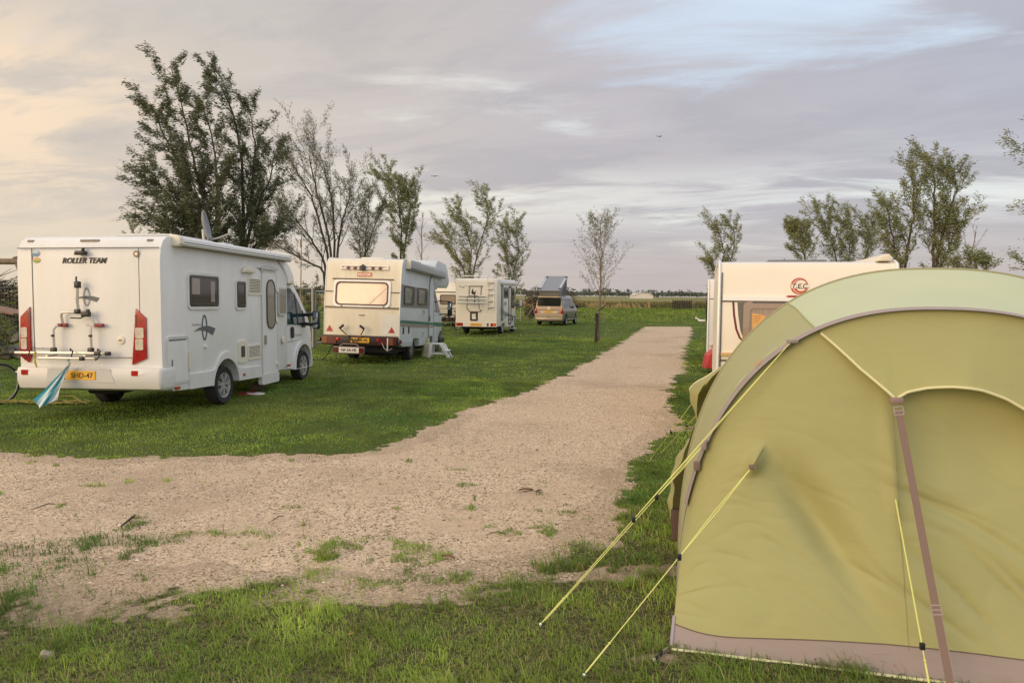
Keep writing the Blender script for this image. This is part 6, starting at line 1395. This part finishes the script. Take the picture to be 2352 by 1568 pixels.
q = MB(); q.prism([(-9.4, 3.1), (0, 5.9), (9.4, 3.1), (9.4, 3.4), (0, 6.3), (-9.4, 3.4)], -.5, 25.5, 'y'); q.build('roof', mat('pale barn roof', (.42, .40, .38), .8), o)
# woven hurdle and field gate
h0, h1 = gnd(1545, 711), gnd(1588, 711); hd = empty('hurdle', h0, 'dark woven hurdle fence in the meadow left of the field gate', 'fence')
hv = h1 - h0; g_ = random.Random(3)
for i in range(9):
    q = MB(); p = hv * (i / 8); q.tube([p, p + Vector((0, 0, 1.5))], .07, 5); q.build('stake', DWOOD, hd)
for i in range(10):
    q = MB(); pts = [hv * (t / 12) + Vector((0, .12 * (-1) ** (t + i), .15 + i * .13 + g_.uniform(-.05, .05))) for t in range(13)]; q.tube(pts, .06, 4); q.build('rail', mat('weathered brushwood', (.10, .085, .06), .9, var=.4, vscale=4), hd)
h1, h2 = gnd(1590, 709), gnd(1640, 709); gt = empty('field_gate', h1, 'grey wooden field gate with horizontal rails beside the hurdle', 'gate'); gv = h2 - h1
for t in (0, .62, 1.):
    q = MB(); q.tube([gv * t, gv * t + Vector((0, 0, 1.9 if t else 1.4))], .12, 6); q.build('post', WOOD, gt)
for z in (.3, .6, .9, 1.2, 1.5):
    q = MB(); q.tube([Vector((0, 0, z)), gv + Vector((0, 0, z))], .05, 4); q.build('rail', mat('greenish old rail', (.13, .13, .09), .85), gt)

# brushwood walls and site fences behind the vehicles
def brush(base, L_, H_, D_, n, seed, lb, yaw=0.):
    g_ = random.Random(seed); q = MB()
    for i in range(n):
        x = g_.uniform(0, L_); z = g_.uniform(.05, H_) * (.8 + .2 * math.sin(x * 2 + seed)); y = g_.uniform(0, D_); l = g_.uniform(.5, 1.5); a = g_.gauss(0, .45); e = g_.gauss(.05, .35)
        p = Vector((x, y, z)); d = Vector((math.cos(a), math.sin(a), math.sin(e))) * l
        q.tube([p, p + d * .5 + Vector((0, 0, g_.uniform(-.08, .08))), p + d], [.03, .022, .008], 3)
    o = q.build('brushwood_pile', mat('brown brushwood', (.125, .088, .062), .9, c2=(.055, .040, .030), vscale=3)); o.location = base; o.rotation_euler.z = yaw
    tag(o, lb, 'brushwood pile', 'brushwood piles along the boundary')
brush((.9, 59.5, 0), 3.6, 2.1, 1.2, 520, 1, 'brown brushwood pile beside the camper van with the raised roof')
brush((-11.5, 44, 0), 6.0, 2.3, 1.2, 500, 2, 'brown brushwood pile behind the gap between the white motorhome and old camper')
brush((-24, 30, 0), 5.5, 2.35, 1.2, 700, 3, 'brown brushwood pile at the left edge beyond the white motorhome')
def panel_fence(p0, p1, H_, lb, npost=2):
    p0, p1 = Vector(p0), Vector(p1); v = p1 - p0; o = empty('wire_fence', p0, lb, 'fence', 'site fence panels')
    for i in range(npost):
        t = i / (npost - 1); q = MB(); q.tube([v * t, v * t + Vector((0, 0, H_))], .045, 6); q.build('post', STEEL, o)
    for z in (.18, H_ - .03):
        q = MB(); q.tube([Vector((0, 0, z)), v + Vector((0, 0, z))], .03, 5); q.build('rail', STEEL, o)
    q = MB(); n = int(v.length / .14)
    for i in range(n): q.tube([v * (i / n) + Vector((0, 0, .2)), v * (i / n) + Vector((0, 0, H_ - .05))], .004, 3, cap=False)
    for i in range(9): q.tube([Vector((0, 0, .2 + i * (H_ - .25) / 9)), v + Vector((0, 0, .2 + i * (H_ - .25) / 9))], .004, 3, cap=False)
    q.build('wire_mesh', STEEL, o); return o
panel_fence((-10.9, 28, 0), (at(718, 700, 26.5).x, 26.5, 0), 2.15, 'galvanised wire fence panel seen over the cab of the white motorhome')
panel_fence((at(722, 700, 26.5).x, 26.6, 0), (-5.4, 27.5, 0), 2.05, 'galvanised wire fence panel touching the left side of the old camper')
panel_fence((at(1180, 700, 57).x - 1.6, 57.6, 0), (at(1196, 700, 57).x, 57, 0), 2.3, 'tall wire fence panel beside the cab of the ladder camper')
panel_fence((-22, 27.5, 0), (-15.5, 26.5, 0), 2.35, 'wire fence panel in front of the brushwood at the left edge')
for a_, b_, lb in (((1204, 737), (1226, 704), 'slanting pole leaning right against the brushwood by the camper van'), ((1232, 735), (1222, 696), 'slanting pole leaning left across the brushwood by the camper van'), ((1216, 741), (1245, 708), 'lower slanting pole crossing in front of the brushwood by the camper van')):
    q = MB(); A_ = gnd(*a_); B_ = at(*b_, A_.y + .6); q.tube([A_, B_], .045, 5); tag(q.build('leaning_pole', WOOD), lb, 'pole', 'poles leaning on the brushwood')
# timber frame at the far left
lf = empty('log_frame', (-17.2, 23.5, 0), 'weathered log gate frame with a braced crossbeam at the left edge', 'gate frame')
X1 = at(32, 620, 23.5).x + 17.2
q = MB(); q.tube([(-3, 0, 2.85), (X1 + .25, 0, 2.86)], .10, 7); q.build('crossbeam', WOOD, lf)
q = MB(); q.tube([(X1 + .05, 0, 3.0), (X1 + .65, 0, 1.4)], .085, 6); q.build('brace', WOOD, lf)
q = MB(); q.tube([(X1 + .68, 0, 0), (X1 + .68, 0, 2.9)], .11, 7); q.build('post', WOOD, lf)
q = MB(); g_ = random.Random(8)
for i in range(26):
    s_ = g_.uniform(.25, .6); q.box((g_.uniform(-1.4, 1.4), g_.uniform(-.5, .6), s_ * .3 + g_.uniform(0, .75) * (1 - .2 * i / 26)), (s_ * 1.3, s_, s_ * .7), .03, 1, Matrix.Rotation(g_.uniform(-.6, .6), 3, 'Z') @ Matrix.Rotation(g_.uniform(-.3, .3), 3, 'Y'))
o = q.build('rubble_heap', mat('grey rubble', (.22, .205, .185), .9, var=.4, vscale=4)); o.location = (-15.2, 21.2, 0); tag(o, 'heap of grey concrete rubble at the left edge behind the bicycle', 'rubble heap')
q = MB(); q.box((-15.0, 21.6, 1.42), (1.5, .9, .05), 0, 1, Matrix.Rotation(.2, 3, 'Y')); tag(q.build('plank', mat('reddish board', (.26, .15, .10), .8)), 'reddish board lying on the rubble heap at the left edge', 'board')
tree('shrub', 'small yellow-green shrub at the left edge in front of the rubble', (-12.6, 17.8, 0), None, .95, .40, 24, 5, 12, 61, (.07, .035), .1, leafmat('yellow-green leaf', (.22, .24, .06), (.10, .14, .04)), .015, 40, .1, .2, None, cat='shrub', stems=[[(0, 0, 0), (-.2, 0, .9)], [(.05, .1, 0), (.25, .1, 1.)], [(0, 0, 0), (.0, .2, .8)]], prof=lambda t: 1.)
tree('shrub', 'pale green shrub behind the wire fence beside the cab of the white motorhome', (at(708, 700, 30).x, 30, 0), None, 2.3, .55, 30, 6, 10, 62, (.09, .04), .1, leafmat('pale green leaf', (.19, .20, .08), (.10, .12, .05)), .03, 40, .1, .15, None, cat='shrub', stems=[[(0, 0, 0), (-.4, 0, .9)], [(.05, .1, 0), (.35, .1, 1.)], [(0, 0, 0), (.0, .2, .8)]], prof=lambda t: 1.)
q = MB(); q.tube([(0, 0, 0), (.0, 0, 2.0), (.06, 0, 4.6)], [.03, .02, .008], 5); q.box((.02, 0, 3.55), (.06, .05, .25), .01); o = q.build('aerial_mast', mat('mast brown', (.24, .18, .13), .6)); o.location = (at(691, 700, 24.).x, 24., 0); tag(o, 'thin whip aerial mast rising between the white motorhome and the old camper', 'mast')

# ------------------------------------------------------------------ small things on the site
def bicycle(base, yaw, lean, steer, lb, frame_m, r=.345):
    o = empty('bicycle', base, lb, 'bicycle', 'bicycles'); o.rotation_euler = (0, lean, yaw)           # x sideways, y forward
    def whl(y, rotz, nm):
        w_ = empty(nm, (0, y, r), parent=o); w_.rotation_euler.z = rotz
        q = MB(); q.tube([(0, r * math.cos(t), r * math.sin(t)) for t in np.linspace(0, 2 * PI, 37)], .021, 6, cap=False); q.build('tyre', RUBBER, w_)
        q = MB(); q.tube([(0, (r - .025) * math.cos(t), (r - .025) * math.sin(t)) for t in np.linspace(0, 2 * PI, 37)], .010, 5, cap=False)
        q.build('rim', STEEL, w_)
        q = MB()
        for k in range(18):
            t = 2 * PI * k / 18; q.tube([(.02 * (-1) ** k, .02 * math.cos(t + 1), .02 * math.sin(t + 1)), (0, (r - .03) * math.cos(t), (r - .03) * math.sin(t))], .0016, 3, cap=False)
        q.tube([(-.05, 0, 0), (.05, 0, 0)], .02, 8); q.build('spokes', STEEL, w_)
    whl(0, 0, 'rear_wheel'); whl(1.06, steer, 'front_wheel')
    q = MB()
    for a_, b_, rr2 in (((0, .40, .28), (0, .28, .80), .018), ((0, .40, .28), (0, .90, .66), .020), ((0, .30, .70), (0, .88, .80), .018), ((0, .90, .62), (0, .86, .88), .022), ((.05, 0, r), (.03, .40, .28), .011), ((-.05, 0, r), (-.03, .40, .28), .011), ((.04, 0, r), (.02, .30, .72), .009), ((-.04, 0, r), (-.02, .30, .72), .009)): q.tube([a_, b_], rr2, 6)
    q.build('frame', frame_m, o)
    f_ = empty('fork', (0, .90, .0), parent=o); f_.rotation_euler.z = steer
    q = MB(); q.tube([(.05, .16, r), (.05, .02, .60), (.0, 0, .66)], .012, 6); q.tube([(-.05, .16, r), (-.05, .02, .60), (.0, 0, .66)], .012, 6); q.build('blades', frame_m, f_)
    q = MB(); q.tube([(0, -.03, .86), (0, -.02, 1.0), (0, .04, 1.03)], .014, 6); q.tube([(-.30, -.12, 1.08), (-.20, -.02, 1.04), (0, .04, 1.03), (.20, -.02, 1.04), (.30, -.12, 1.08)], .013, 6); q.build('handlebar', BLACK, f_)
    for x in (-1, 1):
        q = MB(); q.tube([(x * .22, -.05, 1.05), (x * .31, -.13, 1.085)], .019, 6); q.build('grip', BLACK, f_)
    q = MB(); q.prism([(-.07, -.12), (.07, -.12), (.09, -.05), (.02, .15), (-.02, .15), (-.09, -.05)], .90, .95, 'z', .015, fn=lambda p: (p[0], p[1] + .27, p[2])); q.tube([(0, .28, .78), (0, .27, .91)], .014, 6); q.build('saddle', BLACK, o)
    q = MB(); q.lathe([(.09, -.004), (.09, .004), (.0, .004)], (.04, .40, .28), (1, 0, 0), 16); q.tube([(.06, .40, .28), (.07, .50, .16)], .010, 5); q.tube([(-.06, .40, .28), (-.07, .30, .40)], .010, 5); q.build('crank', BLACK, o)
    q = MB(); q.tube([(0, r + 0.0 - 1.06 * 0 + (r + .03) * math.cos(t), r + (r + .03) * math.sin(t)) for t in np.linspace(R(20), R(165), 12)], .014, 5, fn=lambda p: (p[0], p[1] - r, p[2])); q.build('mudguard', BLACK, o)
    return o
bicycle(gnd(12, 926) + Vector((-.95, -.62, 0)), R(-62), .06, R(38), 'black bicycle cut by the left edge beside the white motorhome', BLACK)
bicycle(gnd(1029, 760) + Vector((.42, 1.0, 0)), R(155), -.05, R(-14), 'dark mountain bicycle leaning between the old camper and the ladder camper', mat('dark red bike frame', (.12, .02, .02), .4), .36).scale = (1.15, 1.15, 1.15)
# striped towel blowing from the rack
def towel():
    g_ = MB(); na, nb = 22, 15; V_ = []; M_ = MH.matrix_world
    A_, B_ = Vector((-.185, -.17, .90)), Vector((-.245, -.17, .84))          # gathered at the top, hooked on the rail
    C_, D_ = Vector((-.335, -.30, .36)), Vector((-.66, -.34, .365)); E_ = Vector((-.575, -.36, .235))
    def P(u, v):
        top = A_.lerp(B_, v); bot = C_.lerp(E_, min(1, v * 1.55)) if v < .645 else E_.lerp(D_, (v - .645) / .355)
        p = top.lerp(bot, u); n_ = Vector((.2, -1, .1))
        return M_ @ (p + n_ * (.035 * math.sin(v * 9 + u * 4) * u + .015 * math.sin(v * 17 - u * 7)))
    bands = [(0, .20, 'w'), (.20, .34, 'p'), (.34, .56, 't'), (.56, .74, 'w'), (.74, .86, 'p'), (.86, 1, 't')]
    mm = {'w': mat('white towelling', (.70, .76, .78), .9, bump=.4, bscale=200), 'p': mat('pale blue towelling', (.42, .58, .62), .9, bump=.4, bscale=200), 't': mat('turquoise towelling', (.06, .34, .42), .9, bump=.4, bscale=200)}
    o = empty('towel', (0, 0, 0), 'blue and white striped towel hanging from the bike rack of the white motorhome', 'towel')
    for v0, v1, k in bands:
        q = MB(); vs = [P(i / 21, v0 + (v1 - v0) * j / 4) for i in range(22) for j in range(5)]
        q.add(vs, [(i * 5 + j, i * 5 + j + 1, (i + 1) * 5 + j + 1, (i + 1) * 5 + j) for i in range(21) for j in range(4)], True); q.build('stripe', mm[k], o)
    q = MB(); q.tube([M_ @ Vector((-.20, -.17, .96)), M_ @ Vector((-.205, -.20, .92)), P(.01, .4)], .012, 5); q.build('hanging_loop', mm['w'], o)
bpy.context.view_layer.update(); towel()
q = MB(); g_ = random.Random(4); c = gnd(105, 928)
for k in range(9):
    pts = []; x = -.75 + g_.uniform(-.1, .2); 
    for i in range(9): pts.append(c + Vector((x + i * .17, g_.uniform(-.10, .10) + .05 * math.sin(i + k), .02 + g_.uniform(0, .045) + (.10 if (k == 2 and 3 < i < 7) else 0))))
    q.tube(pts, .010, 5)
tag(q.build('cable', mat('yellow cable', (.26, .23, .05), .7)), 'tangle of thin yellow cable on the grass beside the motorhome bumper', 'cable')
# under and beside the motorhomes
c = gnd(577, 905); q = MB(); q.lathe([(0, .035), (.10, .03), (.22, .02), (.24, .0), (.22, -.0)], c + Vector((0, 0, .02)), (0, 0, 1), 20); o = empty('plate', c, 'flat red and white plate lying on the grass under the motorhome door', 'plate')
MBo = MB(); MBo.lathe([(0, .025), (.10, .022), (.17, .014), (.19, .005), (.17, .0)], (.08, 0, .01), (.05, 0, 1), 22); MBo.build('disc', mat('white plate', (.66, .62, .60), .4), o)
MBo = MB(); MBo.lathe([(.07, .026), (.13, .024), (.16, .018), (.18, .01), (.15, .016), (.07, .023)], (-.06, -.04, .012), (.0, -.1, 1), 22); MBo.build('rim', mat('plate red', (.45, .05, .05), .4), o)
q = MB(); q.box((0, 0, .07), (.24, .18, .13), .03); q.box((.02, .0, .15), (.20, .14, .05), .02); o = q.build('wheel_chock', mat('brown block', (.10, .08, .06), .8)); o.location = gnd(592, 897); tag(o, 'brown block on the grass just behind the red and white plate', 'block')
o = empty('gas_bottle', gnd(979, 819), 'olive grey gas bottle standing between the old camper wheel and the step stool', 'gas bottle'); GB = mat('olive grey bottle paint', (.50, .47, .31), .5, var=.15)
q = MB(); q.lathe([(0, .0), (.15, .0), (.155, .03), (.155, .36), (.14, .43), (.08, .47), (0, .47)], (0, 0, 0), (0, 0, 1), 24); q.build('cylinder', GB, o)
q = MB(); q.lathe([(.105, .46), (.11, .60), (.10, .60), (.095, .46)], (0, 0, 0), (0, 0, 1), 20); q.build('valve_guard', GB, o)
q = MB(); q.tube([(0, 0, .46), (0, 0, .54)], .025, 8); q.tube([(-.04, 0, .53), (.04, 0, .53)], .018, 8); q.build('valve', STEEL, o)
o = empty('step_stool', gnd(1003, 820), 'white plastic two-tread step stool below the door of the old camper', 'step stool'); o.rotation_euler.z = -.15; PW = mat('white stool plastic', (.78, .78, .76), .45)
q = MB(); q.box((.02, .0, .42), (.36, .36, .04), .012); q.build('top_tread', PW, o)
q = MB(); q.box((.30, .0, .22), (.22, .40, .035), .012); q.build('lower_tread', PW, o)
for y in (-.17, .17):
    for a_, b_ in (((-.14, y, .41), (-.20, y, 0)), ((.18, y, .41), (.42, y, 0))):
        q = MB(); q.prism([(-.055, 0), (.055, 0), (.048, 1), (-.048, 1)], -.024, .024, 'y', .004, fn=(lambda a_, b_: lambda p: (b_[0] + (a_[0] - b_[0]) * p[2] + p[0], a_[1] + p[1], a_[2] * p[2]))(a_, b_)); q.build('leg', PW, o)
    q = MB(); q.box((.06, y, .12), (.42, .03, .05), .01); q.build('brace', PW, o)
q = MB(); A_ = OC.matrix_world @ Vector((-.85, -.02, .62)); B_ = gnd(741, 826, .012); q.tube([A_, A_ + Vector((.0, -.12, -.2)), A_.lerp(B_, .6) + Vector((.05, -.1, -.06)), B_, B_ + Vector((-.35, -.02, 0)), B_ + Vector((-1.1, .3, 0))], .014, 6)
tag(q.build('power_cable', mat('dark cable', (.03, .035, .03), .6)), 'dark power cable running down from the old camper bumper to the grass', 'cable')
q = MB(); A_ = Vector((5.30, 18.95, .45)); q.tube([A_, A_ + Vector((0, -.3, -.2)), A_ + Vector((-.02, -.6, -.44)), A_ + Vector((-.3, -1.0, -.44))], .014, 5); tag(q.build('power_cable', MATS['dark cable']), 'dark cable hanging by the red canvas bag', 'cable')
# litter on the track and turf
def stick(a_, b_, r, lb, m_=None):
    A_, B_ = gnd(*a_, .02), gnd(*b_, .035); mid_ = A_.lerp(B_, .5) + Vector((.02, .02, .02)); q = MB(); q.tube([A_, mid_, B_], [r * .7, r, r * .5], 6); tag(q.build('stick', m_ or DWOOD), lb, 'stick', 'fallen twigs')
stick((278, 1208), (312, 1182), .011, 'thick dark stick lying on the gravel at the left'); stick((616, 1200), (652, 1184), .004, 'thin curved twig on the gravel right of the thick stick')
stick((78, 1168), (128, 1157), .006, 'greenish twig on the gravel near the left edge'); stick((1115, 1228), (1160, 1226), .004, 'thin straight twig on the gravel near the verge by the tent')
stick((1245, 1130), (1180, 1132), .004, 'bent twig under the curled dead leaves on the gravel')
def leaf(px, py, s_, m_, lb, yaw=0.):
    q = MB(); vs = [(s_ * (i / 6 - .5) * 2, s_ * .38 * math.sin(PI * i / 6) * e, s_ * (.18 * abs(e) + .12 * math.sin(PI * i / 6))) for i in range(7) for e in (-1, 0, 1)]
    q.add(vs, [(i * 3 + j, i * 3 + j + 1, (i + 1) * 3 + j + 1, (i + 1) * 3 + j) for i in range(6) for j in range(2)], True); o = q.build('dead_leaf', m_); o.location = gnd(px, py, .014); o.rotation_euler.z = yaw; tag(o, lb, 'leaf', 'fallen leaves')
BL = mat('brown dead leaf', (.16, .09, .045), .8); leaf(1208, 1126, .075, BL, 'largest curled brown leaf in the middle of the gravel', .2); leaf(1030, 1280, .06, BL, 'brown leaf on the gravel edge below the middle', -.5); leaf(1238, 1128, .05, mat('dark dead leaf', (.07, .05, .03), .8), 'dark leaf right beside the largest curled leaf', .9)
leaf(806, 1457, .024, mat('orange petal', (.70, .22, .06), .6), 'small orange petal in the foreground grass', .4)
q = MB(); q.box((0, 0, .018), (.065, .045, .045), .014, 2, Matrix.Rotation(.6, 3, 'Y') @ Matrix.Rotation(.5, 3, 'Z')); o = q.build('stone', mat('pale stone', (.42, .36, .28), .85, var=.3, vscale=30)); o.location = gnd(107, 1512); tag(o, 'pale stone in the grass at the bottom left corner', 'stone')
# birds
for px, py, Y_, lb, sx in ((1515, 314, 60, 'small dark bird high in the middle of the sky', .16), (998, 405, 70, 'small gliding bird low in the sky above the old camper', .22)):
    o = empty('bird', at(px, py, Y_), lb, 'bird', 'birds in flight')
    q = MB(); q.lathe([(0, -.14), (.03, -.09), (.045, 0), (.03, .08), (.0, .13)], (0, 0, 0), (.8, .6, .1), 8); q.build('body', DARKG, o)
    for s_ in (-1, 1):
        q = MB(); q.add([(.04, 0, .02), (-.05, 0, .02), (s_ * sx - .04, .05, .09), (s_ * sx * 1.7, .08, .02)], [(0, 1, 2, 3)]); q.build('wing', DARKG, o)
